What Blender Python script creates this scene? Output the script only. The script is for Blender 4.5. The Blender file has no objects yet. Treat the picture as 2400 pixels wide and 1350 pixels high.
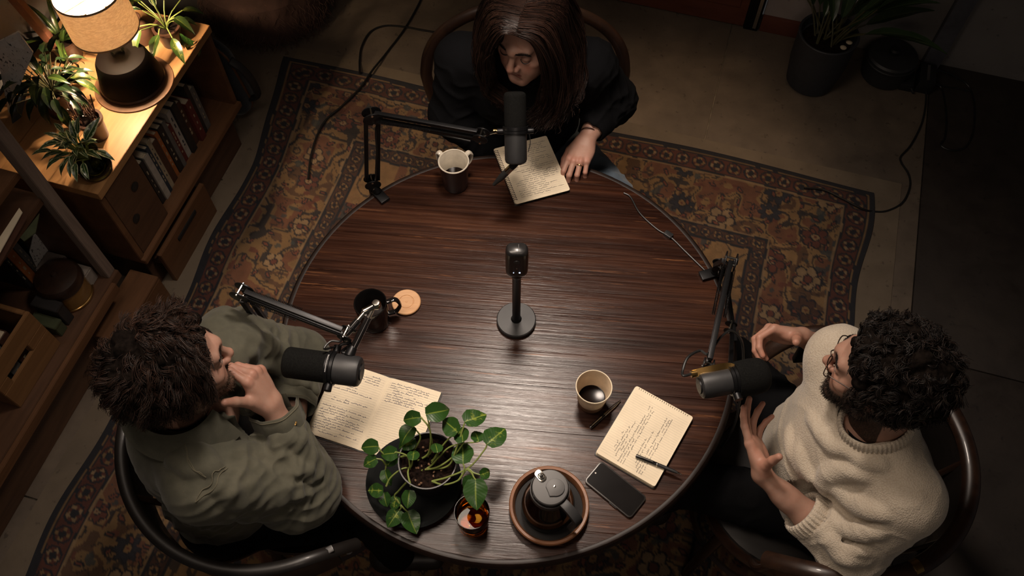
import bpy, bmesh, math, random
import numpy as np
from mathutils import Vector, Matrix

random.seed(7)
rng = np.random.default_rng(11)
scene = bpy.context.scene
COL = scene.collection
R_ = math.radians

# ------------------------------------------------------------------ camera
CAMZ, PITCH, FPX = 2.888, 60.0, 2035.16
cam_d = bpy.data.cameras.new('camera')
cam_d.sensor_width = 36.0
cam_d.lens = 36.0 * FPX / 2400.0
cam_d.clip_start = 0.05
cam_o = bpy.data.objects.new('camera', cam_d)
COL.objects.link(cam_o)
cam_o.location = (0, 0, CAMZ)
cam_o.rotation_euler = (R_(90 - PITCH), 0, 0)
scene.camera = cam_o

# ------------------------------------------------------------------ view + world
scene.view_settings.view_transform = 'Standard'
scene.view_settings.look = 'None'
scene.view_settings.exposure = 0.0
scene.view_settings.gamma = 1.0
scene.view_settings.use_curve_mapping = False
w = bpy.data.worlds.new('world')
scene.world = w
w.use_nodes = True
w.node_tree.nodes['Background'].inputs[0].default_value = (0.85, 0.80, 0.78, 1)
w.node_tree.nodes['Background'].inputs[1].default_value = 0.030


def lamp(name, kind, loc, energy, color, target=None, **kw):
    d = bpy.data.lights.new(name, kind)
    d.energy = energy
    d.color = color
    for k, v in kw.items():
        setattr(d, k, v)
    o = bpy.data.objects.new(name, d)
    COL.objects.link(o)
    o.location = loc
    if target is not None:
        o.rotation_euler = (Vector(target) - Vector(loc)).to_track_quat('-Z', 'Y').to_euler()
    return o


# the soft ceiling fixture over the table, the warm ceiling spot behind the right-hand chair
lamp('ceiling_key', 'AREA', (0.02, 1.60, 2.80), 10.5, (1.0, 0.84, 0.71), (0.06, .93, 0.75),
     shape='DISK', size=0.36, spread=R_(86))
lamp('ceiling_soft', 'AREA', (-0.60, .98, 2.90), 6.0, (1.0, 0.82, 0.67), (0.05, .95, 0.75),
     shape='DISK', size=0.95, spread=R_(90))
lamp('camera_fill', 'AREA', (0.1, -0.75, 3.05), 4.0, (1.0, 0.80, 0.64), (0.0, 1.3, 0.9),  # added fill light behind the camera, lifts faces and fronts
     shape='DISK', size=0.9, spread=R_(120))
lamp('ceiling_warm_spot', 'SPOT', (0.85, 2.50, 3.0), 95.0, (1.0, 0.66, 0.38), (0.58, 2.24, 0.0),
     spot_size=R_(33), spot_blend=1.0, shadow_soft_size=0.10)


# ------------------------------------------------------------------ small maths helpers
def at(px, py, z):
    """world point at height z seen at that place of the 2400x1350 photograph"""
    th = R_(PITCH)
    x, y = (px - 1200) / FPX, -(py - 675) / FPX
    d = (x, y * math.sin(th) + math.cos(th), y * math.cos(th) - math.sin(th))
    t = (z - CAMZ) / d[2]
    return Vector((d[0] * t, d[1] * t, z))


ROOM = R_(-16.65)
UX, UY = math.cos(ROOM), math.sin(ROOM)


def room(u, v, z=0.0):
    """room axes (u along the back wall, v away from the camera) to world"""
    return Vector((u * UX - v * UY, u * UY + v * UX, z))


def vh(p):
    """hash lattice -> [0,1)"""
    p = p.astype(np.int64)
    n = p[..., 0] * 374761393 + p[..., 1] * 668265263 + p[..., 2] * 2147483647
    n = (n ^ (n >> 13)) * 1274126177
    n = n ^ (n >> 16)
    return (n & 0xFFFFFF) / float(0x1000000)


def vnoise(p):
    """value noise in [-1,1], p (...,3)"""
    p = np.asarray(p, float)
    i = np.floor(p)
    f = p - i
    f = f * f * (3 - 2 * f)
    r = 0
    for dx in (0, 1):
        for dy in (0, 1):
            for dz in (0, 1):
                wgt = (f[..., 0] if dx else 1 - f[..., 0]) * (f[..., 1] if dy else 1 - f[..., 1]) * (f[..., 2] if dz else 1 - f[..., 2])
                r = r + wgt * vh(i + np.array([dx, dy, dz]))
    return r * 2 - 1


def fbm(p, o=3):
    p = np.asarray(p, float)
    s, a = 0, 1.0
    for k in range(o):
        s = s + a * vnoise(p * 2 ** k + 17.3 * k)
        a *= .5
    return s


def spline(pts, n=40, closed=False):
    """Catmull-Rom through the points, n samples"""
    P = np.array([tuple(p) for p in pts], float)
    m = len(P)
    if closed:
        Q = np.vstack([P[-1], P, P[0], P[1]])
        seg = m
    else:
        Q = np.vstack([2 * P[0] - P[1], P, 2 * P[-1] - P[-2]])
        seg = m - 1
    t = np.linspace(0, seg, n, endpoint=not closed)
    k = np.minimum(t.astype(int), seg - 1)
    f = (t - k)[:, None]
    a, b, c, d = Q[k], Q[k + 1], Q[k + 2], Q[k + 3]
    return .5 * (2 * b + (c - a) * f + (2 * a - 5 * b + 4 * c - d) * f ** 2 + (3 * b - a - 3 * c + d) * f ** 3)


def unit(v):
    v = np.array(v, float)
    return v / (np.linalg.norm(v) + 1e-12)


# ------------------------------------------------------------------ mesh builder
WM = {}


def world_m(o):
    return WM.get(o.name, Matrix.Identity(4))


def link(name, me, mat=None, parent=None, m=None):
    o = bpy.data.objects.new(name, me)
    COL.objects.link(o)
    if mat is not None and me is not None and len(me.materials) == 0:
        me.materials.append(mat)
    if parent is not None:
        o.parent = parent
    m = m if m is not None else Matrix.Identity(4)
    o.matrix_local = m
    WM[o.name] = world_m(parent) @ m if parent is not None else m
    return o


def fast_mesh(name, V, quads=None, tris=None, smooth=True):
    me = bpy.data.meshes.new(name)
    V = np.asarray(V, np.float32)
    loops, starts, n = [], [], 0
    for F, k in ((quads, 4), (tris, 3)):
        if F is not None and len(F):
            F = np.asarray(F, np.int32)
            loops.append(F.ravel())
            starts.append(n + k * np.arange(len(F), dtype=np.int32))
            n += F.size
    L = np.concatenate(loops)
    S = np.concatenate(starts)
    me.vertices.add(len(V))
    me.vertices.foreach_set('co', V.ravel())
    me.loops.add(len(L))
    me.loops.foreach_set('vertex_index', L)
    me.polygons.add(len(S))
    me.polygons.foreach_set('loop_start', S)
    if smooth:
        me.polygons.foreach_set('use_smooth', np.ones(len(S), bool))
    me.update(calc_edges=True)
    me.validate()
    return me


def set_color(me, C, name='Col'):
    a = me.color_attributes.new(name, 'FLOAT_COLOR', 'POINT')
    C = np.asarray(C, np.float32)
    if C.shape[1] == 3:
        C = np.hstack([C, np.ones((len(C), 1), np.float32)])
    a.data.foreach_set('color', C.ravel())


class MB:
    def __init__(s):
        s.V, s.F, s.n = [], [], 0

    def add(s, V, F):
        V = np.array([tuple(v) for v in V], float).reshape(-1, 3)
        s.V.append(V)
        s.F += [tuple(int(i) + s.n for i in f) for f in F]
        s.n += len(V)
        return s

    def box(s, c, size, rz=0.0, M=None):
        x, y, z = [q / 2 for q in size]
        V = np.array([(i, j, k) for i in (-x, x) for j in (-y, y) for k in (-z, z)])
        if M is None:
            M = Matrix.Rotation(rz, 3, 'Z')
        V = V @ np.array(M).T + np.array(tuple(c))
        return s.add(V, [(0, 1, 3, 2), (4, 6, 7, 5), (0, 4, 5, 1), (2, 3, 7, 6), (0, 2, 6, 4), (1, 5, 7, 3)])

    def rbox(s, u0, u1, v0, v1, z0, z1):
        """box in room axes"""
        return s.box(room((u0 + u1) / 2, (v0 + v1) / 2, (z0 + z1) / 2), (u1 - u0, v1 - v0, z1 - z0), ROOM)

    def tube(s, pts, r, n=8, caps=True, closed=False, sx=1.0, up=None):
        P = np.array([tuple(p) for p in pts], float)
        m = len(P)
        rr = np.full(m, r) if np.isscalar(r) else np.array(r, float)
        if closed:
            T = np.roll(P, -1, 0) - np.roll(P, 1, 0)
        else:
            T = np.gradient(P, axis=0)
        T /= np.linalg.norm(T, axis=1)[:, None] + 1e-12
        a = np.array(up if up is not None else ((0, 0, 1) if abs(T[0][2]) < .9 else (1, 0, 0)), float)
        ang = np.linspace(0, 2 * np.pi, n, endpoint=False)
        V = []
        for i in range(m):
            a = a - T[i] * (a @ T[i])
            a /= np.linalg.norm(a) + 1e-12
            b = np.cross(T[i], a)
            V.append(P[i] + rr[i] * (np.cos(ang)[:, None] * a + sx * np.sin(ang)[:, None] * b))
        V = np.vstack(V)
        F = []
        for i in range(m if closed else m - 1):
            j = (i + 1) % m
            for k in range(n):
                l = (k + 1) % n
                F.append((i * n + k, i * n + l, j * n + l, j * n + k))
        if caps and not closed:
            F.append(tuple(range(n))[::-1])
            F.append(tuple((m - 1) * n + k for k in range(n)))
        return s.add(V, F)

    def cyl(s, a, b, r0, r1=None, n=20, caps=True):
        return s.tube([a, b], [r0, r0 if r1 is None else r1], n, caps)

    def sweep(s, pts, prof, up=(0, 0, 1), caps=True, closed=False):
        """profile (x across, y along up) swept on a path"""
        P = np.array([tuple(p) for p in pts], float)
        m, n = len(P), len(prof)
        T = (np.roll(P, -1, 0) - np.roll(P, 1, 0)) if closed else np.gradient(P, axis=0)
        T /= np.linalg.norm(T, axis=1)[:, None] + 1e-12
        V = []
        up = np.array(up, float)
        for i in range(m):
            a = np.cross(T[i], up)
            a /= np.linalg.norm(a) + 1e-12
            b = np.cross(a, T[i])
            V += [P[i] + x * a + y * b for x, y in prof]
        F = []
        for i in range(m if closed else m - 1):
            j = (i + 1) % m
            for k in range(n):
                l = (k + 1) % n
                F.append((i * n + k, j * n + k, j * n + l, i * n + l))
        if caps and not closed:
            F.append(tuple(range(n)))
            F.append(tuple((m - 1) * n + k for k in range(n))[::-1])
        return s.add(V, F)

    def lathe(s, prof, c=(0, 0, 0), n=36, M=None):
        V, F = [], []
        idx = []
        M = np.array(M) if M is not None else None
        for r, z in prof:
            if r < 1e-6:
                idx.append([len(V)])
                V.append((0, 0, z))
            else:
                idx.append(list(range(len(V), len(V) + n)))
                V += [(r * math.cos(2 * math.pi * k / n), r * math.sin(2 * math.pi * k / n), z) for k in range(n)]
        for a, b in zip(idx[:-1], idx[1:]):
            for k in range(n):
                l = (k + 1) % n
                q = [a[k % len(a)], a[l % len(a)], b[l % len(b)], b[k % len(b)]]
                q = list(dict.fromkeys(q))
                if len(q) > 2:
                    F.append(tuple(q))
        V = np.array(V)
        if M is not None:
            V = V @ M.T
        return s.add(V + np.array(tuple(c)), F)

    def prism(s, poly, z0, z1):
        n = len(poly)
        V = [(x, y, z0) for x, y in poly] + [(x, y, z1) for x, y in poly]
        F = [tuple(range(n))[::-1], tuple(range(n, 2 * n))]
        F += [(i, (i + 1) % n, n + (i + 1) % n, n + i) for i in range(n)]
        return s.add(V, F)

    def xf(s, M):
        """transform everything so far"""
        A = np.array(M)
        s.V = [v @ A[:3, :3].T + A[:3, 3] for v in s.V]
        return s

    def build(s, name, mat, parent=None, bev=0.0, seg=2, ang=35, smooth=True, origin=None):
        V = np.vstack(s.V)
        m = Matrix.Identity(4)
        if parent is not None:
            inv = np.array(world_m(parent).inverted())
            V = V @ inv[:3, :3].T + inv[:3, 3]
        elif origin is not False:
            lo, hi = V.min(0), V.max(0)
            o = np.array([(lo[0] + hi[0]) / 2, (lo[1] + hi[1]) / 2, lo[2]]) if origin is None else np.array(tuple(origin))
            V = V - o
            m = Matrix.Translation(o)
        me = bpy.data.meshes.new(name)
        me.from_pydata([tuple(v) for v in V], [], s.F)
        bm = bmesh.new()
        bm.from_mesh(me)
        bmesh.ops.recalc_face_normals(bm, faces=bm.faces)
        if bev > 0:
            ed = [e for e in bm.edges if len(e.link_faces) == 2 and e.calc_face_angle(0) > R_(ang)]
            bmesh.ops.bevel(bm, geom=ed, offset=bev, segments=seg, profile=.6, affect='EDGES', clamp_overlap=True)
        bm.to_mesh(me)
        bm.free()
        if smooth:
            me.polygons.foreach_set('use_smooth', np.ones(len(me.polygons), bool))
            me.set_sharp_from_angle(angle=R_(ang))
        return link(name, me, mat, parent, m)


def tag(o, label=None, cat=None, group=None, kind=None):
    if label:
        o['label'] = label
    if cat:
        o['category'] = cat
    if group:
        o['group'] = group
    if kind:
        o['kind'] = kind
    return o


def thing(name, label, cat, loc=(0, 0, 0), rz=0.0, group=None):
    o = bpy.data.objects.new(name, None)
    o.empty_display_size = .1
    COL.objects.link(o)
    o.location = tuple(loc)
    o.rotation_euler = (0, 0, rz)
    WM[o.name] = Matrix.Translation(Vector(loc)) @ Matrix.Rotation(rz, 4, 'Z')
    return tag(o, label, cat, group)


# ------------------------------------------------------------------ materials
class NT:
    """tiny node-tree helper"""

    def __init__(s, name):
        s.m = bpy.data.materials.new(name)
        s.m.use_nodes = True
        s.t = s.m.node_tree
        s.b = s.t.nodes['Principled BSDF']
        s.out = s.t.nodes['Material Output']

    def n(s, typ, **kw):
        o = s.t.nodes.new(typ)
        for k, v in kw.items():
            if k in o.inputs:
                o.inputs[k].default_value = v
            else:
                setattr(o, k, v)
        return o

    def l(s, a, b):
        s.t.links.new(a, b)

    def math(s, op, a, b=None, c=None):
        o = s.n('ShaderNodeMath', operation=op)
        for i, q in enumerate((a, b, c)):
            if q is None:
                continue
            if hasattr(q, 'is_linked') or hasattr(q, 'links'):
                s.l(q, o.inputs[i])
            else:
                o.inputs[i].default_value = q
        return o.outputs[0]

    def mix(s, fac, a, b, blend='MIX'):
        o = s.n('ShaderNodeMix', data_type='RGBA', blend_type=blend)
        for sock, q in ((o.inputs[0], fac), (o.inputs[6], a), (o.inputs[7], b)):
            if hasattr(q, 'links'):
                s.l(q, sock)
            else:
                sock.default_value = q if not isinstance(q, tuple) else (*q[:3], 1)
        return o.outputs[2]

    def ramp(s, src, stops):
        o = s.n('ShaderNodeValToRGB')
        e = o.color_ramp.elements
        while len(e) < len(stops):
            e.new(.5)
        for k, (p, c) in enumerate(stops):
            e[k].position = p
            e[k].color = (*c, 1) if isinstance(c, tuple) else (c, c, c, 1)
        s.l(src, o.inputs[0])
        return o.outputs[0]

    def coords(s, kind='Object', scale=(1, 1, 1), rot=(0, 0, 0), loc=(0, 0, 0)):
        tc = s.n('ShaderNodeTexCoord')
        mp = s.n('ShaderNodeMapping')
        mp.inputs['Scale'].default_value = scale
        mp.inputs['Rotation'].default_value = rot
        mp.inputs['Location'].default_value = loc
        s.l(tc.outputs[kind], mp.inputs[0])
        return mp.outputs[0]

    def noise(s, vec, scale, detail=4, rough=.55, dist=0):
        o = s.n('ShaderNodeTexNoise')
        o.inputs['Scale'].default_value = scale
        o.inputs['Detail'].default_value = detail
        o.inputs['Roughness'].default_value = rough
        o.inputs['Distortion'].default_value = dist
        s.l(vec, o.inputs['Vector'])
        return o.outputs[0]

    def bump(s, h, strength=.3, dist=.002, prev=None):
        o = s.n('ShaderNodeBump')
        o.inputs['Strength'].default_value = strength
        o.inputs['Distance'].default_value = dist
        s.l(h, o.inputs['Height'])
        if prev is not None:
            s.l(prev, o.inputs['Normal'])
        return o.outputs[0]

    def set(s, **kw):
        names = dict(base='Base Color', rough='Roughness', metal='Metallic', spec='Specular IOR Level', trans='Transmission Weight',
                     ior='IOR', coat='Coat Weight', coatr='Coat Roughness', emit='Emission Color', emits='Emission Strength',
                     sheen='Sheen Weight', sheenr='Sheen Roughness', sss='Subsurface Weight', sssr='Subsurface Radius', ssss='Subsurface Scale',
                     normal='Normal', alpha='Alpha', aniso='Anisotropic')
        for k, v in kw.items():
            i = s.b.inputs[names[k]]
            if hasattr(v, 'links'):
                s.l(v, i)
            else:
                i.default_value = (*v, 1) if isinstance(v, tuple) and len(v) == 3 and k in ('base', 'emit') else v
        return s.m


def plain(name, base, rough=.5, metal=0, var=.12, scale=30, bump=0.0, bscale=200, **kw):
    """one colour with a little procedural mottling and grain"""
    t = NT(name)
    v = t.coords()
    f = t.noise(v, scale, 4)
    dk = tuple(c * (1 - var) for c in base)
    lt = tuple(min(1, c * (1 + var)) for c in base)
    t.set(base=t.mix(t.ramp(f, [(.35, 0.), (.65, 1.)]), dk, lt), rough=rough, metal=metal, **kw)
    if bump > 0:
        t.set(normal=t.bump(t.noise(v, bscale, 3), bump, .001))
    return t.m


def wood(name, dark, light, axis='x', scale=14, rough=.45, bump=.15, stretch=.08, **kw):
    t = NT(name)
    sc = {'x': (stretch, 1, 1), 'y': (1, stretch, 1), 'z': (1, 1, stretch)}[axis]
    v = t.coords('Object', sc)
    a = t.noise(v, scale, 6, .6, 1.2)
    b = t.noise(v, scale * 6, 4, .6, .4)
    f = t.math('ADD', t.math('MULTIPLY', a, .7), t.math('MULTIPLY', b, .3))
    col = t.ramp(f, [(.32, dark), (.5, tuple((x + y) / 2 for x, y in zip(dark, light))), (.68, light)])
    t.set(base=col, rough=rough, normal=t.bump(f, bump, .002), **kw)
    return t.m


def fabric(name, base, var=.2, weave=900, bump=.25, rough=.9, big=8, sheen=.2, spec=.12):
    t = NT(name)
    v = t.coords()
    a = t.noise(v, big, 5, .6)
    b = t.noise(v, weave, 2)
    col = t.mix(t.ramp(a, [(.3, 0.), (.7, 1.)]), tuple(c * (1 - var) for c in base), tuple(c * (1 + var) for c in base))
    t.set(base=col, rough=rough, sheen=sheen, spec=spec, normal=t.bump(t.math('ADD', b, t.math('MULTIPLY', a, 2.0)), bump, .0015))
    return t.m


M = {}
M['black_metal'] = plain('black_metal', (.012, .012, .013), .38, .6, bump=.03)
M['black_plastic'] = plain('black_plastic', (.014, .014, .015), .42, bump=.04)
M['black_satin'] = plain('black_satin', (.02, .02, .021), .5, bump=.05)
M['black_gloss'] = plain('black_gloss', (.008, .007, .007), .12, coat=.5)
M['chrome'] = plain('chrome', (.62, .58, .52), .16, 1.0, var=.05)
M['brass'] = plain('brass', (.55, .34, .12), .28, 1.0, var=.1)
M['foam'] = plain('foam', (.0058, .0058, .0054), .95, var=.3, scale=300, bump=.9, bscale=700, spec=.12)
M['rubber'] = plain('rubber', (.011, .011, .011), .55)
M['cable'] = plain('cable', (.010, .010, .010), .4)
M['cream_glaze'] = plain('cream_glaze', (.62, .56, .46), .22, coat=.4)
M['dark_glaze'] = plain('dark_glaze', (.022, .010, .010), .3, coat=.3)
M['coffee'] = plain('coffee', (.006, .003, .002), .16, spec=.12)
M['paper_cup'] = plain('paper_cup', (.60, .47, .33), .7, bump=.05)
M['cup_brown'] = plain('cup_brown', (.16, .085, .045), .7)
M['page'] = plain('page', (.72, .62, .46), .85, var=.06, scale=12, bump=.05)
M['page_edge'] = plain('page_edge', (.55, .46, .33), .9, var=.25, scale=400)
M['ink'] = plain('ink', (.03, .033, .05), .8)
M['ink_blue'] = plain('ink_blue', (.04, .055, .12), .8)
M['rule'] = plain('rule', (.42, .40, .36), .9)
M['cover_black'] = plain('cover_black', (.015, .013, .012), .55)
M['soil'] = plain('soil', (.010, .0055, .004), .95, var=.7, scale=120, bump=.6, bscale=150, spec=.08)
M['stem'] = plain('stem', (.16, .20, .045), .5)
M['stem_dark'] = plain('stem_dark', (.06, .055, .02), .6)
# ------------------------------------------------------------------ the room
def concrete(name, c0, c1, c2):
    t = NT(name)
    v = t.coords()
    a = t.noise(v, 1.3, 8, .62, .8)
    b = t.noise(v, 9, 6, .65, .3)
    d = t.noise(v, 60, 3, .6)
    col = t.ramp(t.math('ADD', t.math('MULTIPLY', a, .65), t.math('MULTIPLY', b, .35)), [(.34, c0), (.5, c1), (.68, c2)])
    sp = t.ramp(t.noise(v, 38, 2, .5), [(.66, 0.), (.74, 1.)])
    col = t.mix(t.math('MULTIPLY', sp, .55), col, tuple(x * .35 for x in c0))
    t.set(base=col, rough=t.ramp(b, [(.3, .55), (.7, .8)]), normal=t.bump(t.math('ADD', b, t.math('MULTIPLY', d, .4)), .35, .003))
    return t.m


M['concrete'] = concrete('concrete', (.090, .070, .054), (.140, .108, .080), (.205, .158, .112))
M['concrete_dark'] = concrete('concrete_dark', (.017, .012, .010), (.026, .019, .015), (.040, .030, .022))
M['plaster'] = concrete('plaster', (.16, .145, .135), (.19, .175, .165), (.22, .205, .19))
M['plaster_light'] = concrete('plaster_light', (.34, .29, .27), (.40, .35, .33), (.46, .41, .38))
M['red_wood'] = wood('red_wood', (.10, .030, .018), (.17, .055, .03), 'x', 9)
M['grout'] = plain('grout', (.20, .17, .13), .9, var=.3)

VB = 3.27       # back wall
UL = -2.32      # left wall


def struct(o):
    o['kind'] = 'structure'
    return o


# floor: cast slabs with open joints (each slab a piece of the floor)
fb = MB().rbox(UL - .1, 3.4, -1.2, VB + .1, -.12, -.012)
floor = struct(fb.build('floor', M['grout']))
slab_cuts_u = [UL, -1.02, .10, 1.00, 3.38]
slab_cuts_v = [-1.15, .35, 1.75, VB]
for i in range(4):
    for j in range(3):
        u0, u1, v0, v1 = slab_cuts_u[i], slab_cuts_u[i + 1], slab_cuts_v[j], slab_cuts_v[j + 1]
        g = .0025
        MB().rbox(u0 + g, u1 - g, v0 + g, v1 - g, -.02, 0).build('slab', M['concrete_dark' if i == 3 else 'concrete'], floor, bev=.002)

# walls and ceiling
wl = struct(MB().rbox(UL - .15, UL, -1.2, VB + .15, -.02, 3.15).build('wall_left', M['plaster']))
wb = MB().rbox(UL - .15, .15, VB, VB + .15, -.02, 3.15)
wb.rbox(.235, 3.4, VB, VB + .15, -.02, 3.15).rbox(.15, .235, VB, VB + .15, 2.1, 3.15)
wallb = struct(wb.build('wall_back', M['plaster']))
struct(MB().rbox(UL - .15, 3.4, -1.2, VB + .15, 3.15, 3.25).build('ceiling', M['plaster']))
# red-brown door leaf, its dark steel post, and the pale stretch of wall beside it
door = struct(MB().rbox(-.75, .148, VB - .03, VB - .001, .01, 2.08).build('door_1', M['red_wood'], bev=.004))
for k in range(3):
    MB().rbox(-.68 + k * .28, -.45 + k * .28, VB - .042, VB - .028, .12, .95).build('panel', M['red_wood'], door, bev=.006)
tr = struct(MB().rbox(.15, .215, VB - .035, VB + .06, 0, 2.12).build('trim_1', M['black_metal'], bev=.004))
MB().rbox(.19, .205, VB - .042, VB - .034, .02, 2.05).build('seal', M['chrome'], tr)
struct(MB().rbox(.222, .55, VB - .012, VB + .0, .085, 2.1).build('trim_2', M['plaster_light'], bev=.003))
struct(MB().rbox(.222, .56, VB - .028, VB + .0, 0, .085).build('baseboard_back', M['red_wood'], bev=.004))
struct(MB().rbox(.955, 1.03, VB - .04, VB, 0, 3.1).build('trim_3', plain('grey_steel', (.10, .10, .115), .5), bev=.006))

# ------------------------------------------------------------------ rug
RU0, RU1, RV0, RV1 = -1.675, .80, -.30, 2.455


def rug_colors(s, t, W, L):
    """hand-knotted pattern: s,t metres from the far-left corner"""
    p3 = np.stack([s * 14, t * 14, np.zeros_like(s)], -1)
    s = s + .006 * vnoise(p3)
    t = t + .006 * vnoise(p3 + 40)
    gold = np.array([.150, .088, .038]); rust = np.array([.082, .026, .017]); navy = np.array([.010, .010, .014])
    tan = np.array([.175, .115, .062]); teal = np.array([.026, .034, .036]); brown = np.array([.046, .021, .014])
    C = np.tile(gold, (len(s), 1))
    fade = fbm(np.stack([s * 2.2, t * 2.2, s * 0 + 3], -1), 3)
    C *= (1 + .22 * fade)[:, None]
    d = np.minimum(np.minimum(s, W - s), np.minimum(t, L - t))
    hor = np.minimum(t, L - t) < np.minimum(s, W - s)
    q = np.where(hor, s - W / 2, t - L / 2)

    def paint(mask, col, a=1.0):
        C[mask] = C[mask] * (1 - a) + col * a

    def flower(x, y, Rr, n, ca, cb, reg, rot=0.0):
        r = np.hypot(x, y)
        th = np.arctan2(y, x) + rot
        pr = Rr * (.62 + .38 * np.abs(np.cos(n * th / 2)))
        ins = (r < pr) & reg
        paint(ins, ca)
        paint(ins & (r > pr * .86), navy)
        paint(ins & (np.abs(np.cos(n * th / 2)) < .18) & (r > Rr * .3), navy, .8)
        paint((r < Rr * .34) & reg, navy)
        paint((r < Rr * .25) & reg, cb)
        paint((r < Rr * .10) & reg, rust)

    field = d > .43
    # main border + field ground mottling
    # vines: iso-lines of noise
    nz = fbm(np.stack([s * 12, t * 12, s * 0 + 9], -1), 2)
    ink = np.abs(nz) < .075
    body = (d > .115)
    paint(body & (np.abs(nz - .55) < .30), rust, .75)
    paint(body & (np.abs(nz + .62) < .2), brown, .8)
    paint(body & ink, navy, .9)
    nz2 = fbm(np.stack([s * 22, t * 22, s * 0 + 21], -1), 2)
    paint(body & (np.abs(nz2 - .1) < .05), navy, .75)
    paint(body & (nz2 > .75), teal, .8)
    paint(body & (nz2 < -.80), rust, .9)
    # big flowers, jittered lattice, everywhere outside the guards
    cell = .185
    gi, gj = np.floor(s / cell), np.floor(t / cell)
    for di in (-1, 0, 1):
        for dj in (-1, 0, 1):
            ci, cj = gi + di, gj + dj
            k = np.stack([ci, cj, ci * 0 + 5], -1)
            cx = (ci + .5 + .5 * (vh(k) - .5)) * cell
            cy = (cj + .5 + .5 * (vh(k + 100) - .5)) * cell
            kind = vh(k + 200)
            Rr = .040 + .026 * vh(k + 300)
            for lo, hi, n, ca, cb in ((0, .3, 8, navy * 1.6, gold), (.3, .62, 6, rust, tan), (.62, .86, 5, tan, rust), (.86, 1.01, 7, brown, gold)):
                m = (kind >= lo) & (kind < hi) & body
                flower(s - cx, t - cy, Rr, n, ca, cb, m, 6.28 * lo + 1)
    # small sprigs
    cell = .062
    gi, gj = np.floor(s / cell), np.floor(t / cell)
    k = np.stack([gi, gj, gi * 0 + 7], -1)
    x = s - (gi + .3 + .4 * vh(k)) * cell
    y = t - (gj + .3 + .4 * vh(k + 50)) * cell
    a = vh(k + 90) * 3.14
    xx, yy = x * np.cos(a) + y * np.sin(a), -x * np.sin(a) + y * np.cos(a)
    leaf = ((xx / .019) ** 2 + (yy / .009) ** 2) < 1
    sel = body & leaf & (vh(k + 11) > .35)
    paint(sel, navy)
    paint(sel & (((xx / .012) ** 2 + (yy / .0045) ** 2) < 1), np.array([.11, .034, .02]))
    # plain gold corners of the inner field
    cs = np.minimum(np.abs(s - .43), np.abs(W - .43 - s)) < .16
    ct = np.minimum(np.abs(t - .43), np.abs(L - .43 - t)) < .24
    pl = field & cs & ct
    paint(pl, gold * 1.15, .8)
    paint(pl & ink, navy, .8)
    # guards and lines
    for a0, a1, ground, motif in ((.030, .100, rust * .8, tan), (.375, .425, brown, gold)):
        g = (d >= a0) & (d < a1)
        paint(g, ground)
        per = a1 - a0
        qq = (q / per) % 1.0 - .5
        rr_ = (d - a0) / per - .5
        r = np.hypot(qq, rr_)
        th = np.arctan2(rr_, qq)
        fl = r < .40 * (.7 + .3 * np.cos(4 * th + np.floor(q / per) * 1.7))
        odd = (np.floor(q / per) % 2) == 0
        paint(g & fl & odd, motif)
        paint(g & fl & ~odd, gold)
        paint(g & fl & (r < .2), navy)
        paint(g & (np.abs(r - .40) < .05), navy)
    paint(d < .022, navy)
    for a0, a1 in ((.026, .031), (.100, .108), (.366, .375), (.425, .436)):
        paint((d >= a0) & (d < a1), navy)
    for a0, a1 in ((.108, .116), (.358, .366)):
        paint((d >= a0) & (d < a1), tan, .7)
    wear = fbm(np.stack([s * 40, t * 40, s * 0], -1), 2)
    C *= (1 + .16 * wear)[:, None]
    return np.clip(C, .004, 1)


def sstep_(a, b, x):
    q = np.clip((x - a) / (b - a), 0, 1)
    return q * q * (3 - 2 * q)


def make_rug():
    W, L, h = RU1 - RU0, RV1 - RV0, .0056
    nu, nv = int(W / h), int(L / h)
    s, t = np.meshgrid(np.linspace(0, W, nu), np.linspace(0, L, nv), indexing='ij')
    # wavy hem, slight ripples
    d = np.minimum(np.minimum(s, W - s), np.minimum(t, L - t))
    hem = np.exp(-d / .18)
    du = .014 * hem * np.sin(t * 5.1 + 1.0) + .01 * hem * np.sin(t * 11)
    dv = .012 * hem * np.sin(s * 4.3)
    z = .0125 + .002 * vnoise(np.stack([s * 3, t * 3, s * 0], -1)) * 1.0
    du = du - .15 * np.exp(-s / .25) * sstep_(.62, .0, t)
    u, v = RU0 + s + du, RV1 - t + dv
    X = np.stack([u * UX - v * UY, u * UY + v * UX, z], -1).reshape(-1, 3)
    Cc = rug_colors(s.ravel(), t.ravel(), W, L)
    idx = np.arange(nu * nv).reshape(nu, nv)
    q = np.stack([idx[:-1, :-1], idx[:-1, 1:], idx[1:, 1:], idx[1:, :-1]], -1).reshape(-1, 4)
    # skirt down to the pad
    rim = np.concatenate([idx[:, 0], idx[-1, 1:], idx[-2::-1, -1], idx[0, -2:0:-1]])
    B = X[rim].copy()
    B[:, 2] = .0045
    n0 = len(X)
    m = len(rim)
    k = np.arange(m)
    q2 = np.stack([rim, n0 + k, n0 + (k + 1) % m, rim[(k + 1) % m]], -1)
    org = room((RU0 + RU1) / 2, (RV0 + RV1) / 2, 0)
    me = fast_mesh('rug', np.vstack([X, B]) - np.array(org), np.vstack([q, q2]))
    set_color(me, np.vstack([Cc, Cc[rim]]))
    nt = NT('rug')
    a = nt.n('ShaderNodeVertexColor', layer_name='Col')
    v = nt.coords()
    f = nt.noise(v, 420, 2)
    nt.set(base=nt.mix(.25, a.outputs[0], f, 'OVERLAY'), rough=.95, sheen=.15, normal=nt.bump(f, .5, .003))
    o = link('rug', me, nt.m, None, Matrix.Translation(org))
    return tag(o, 'patterned oriental rug in gold, rust and navy under the round table', 'rug')


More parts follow.
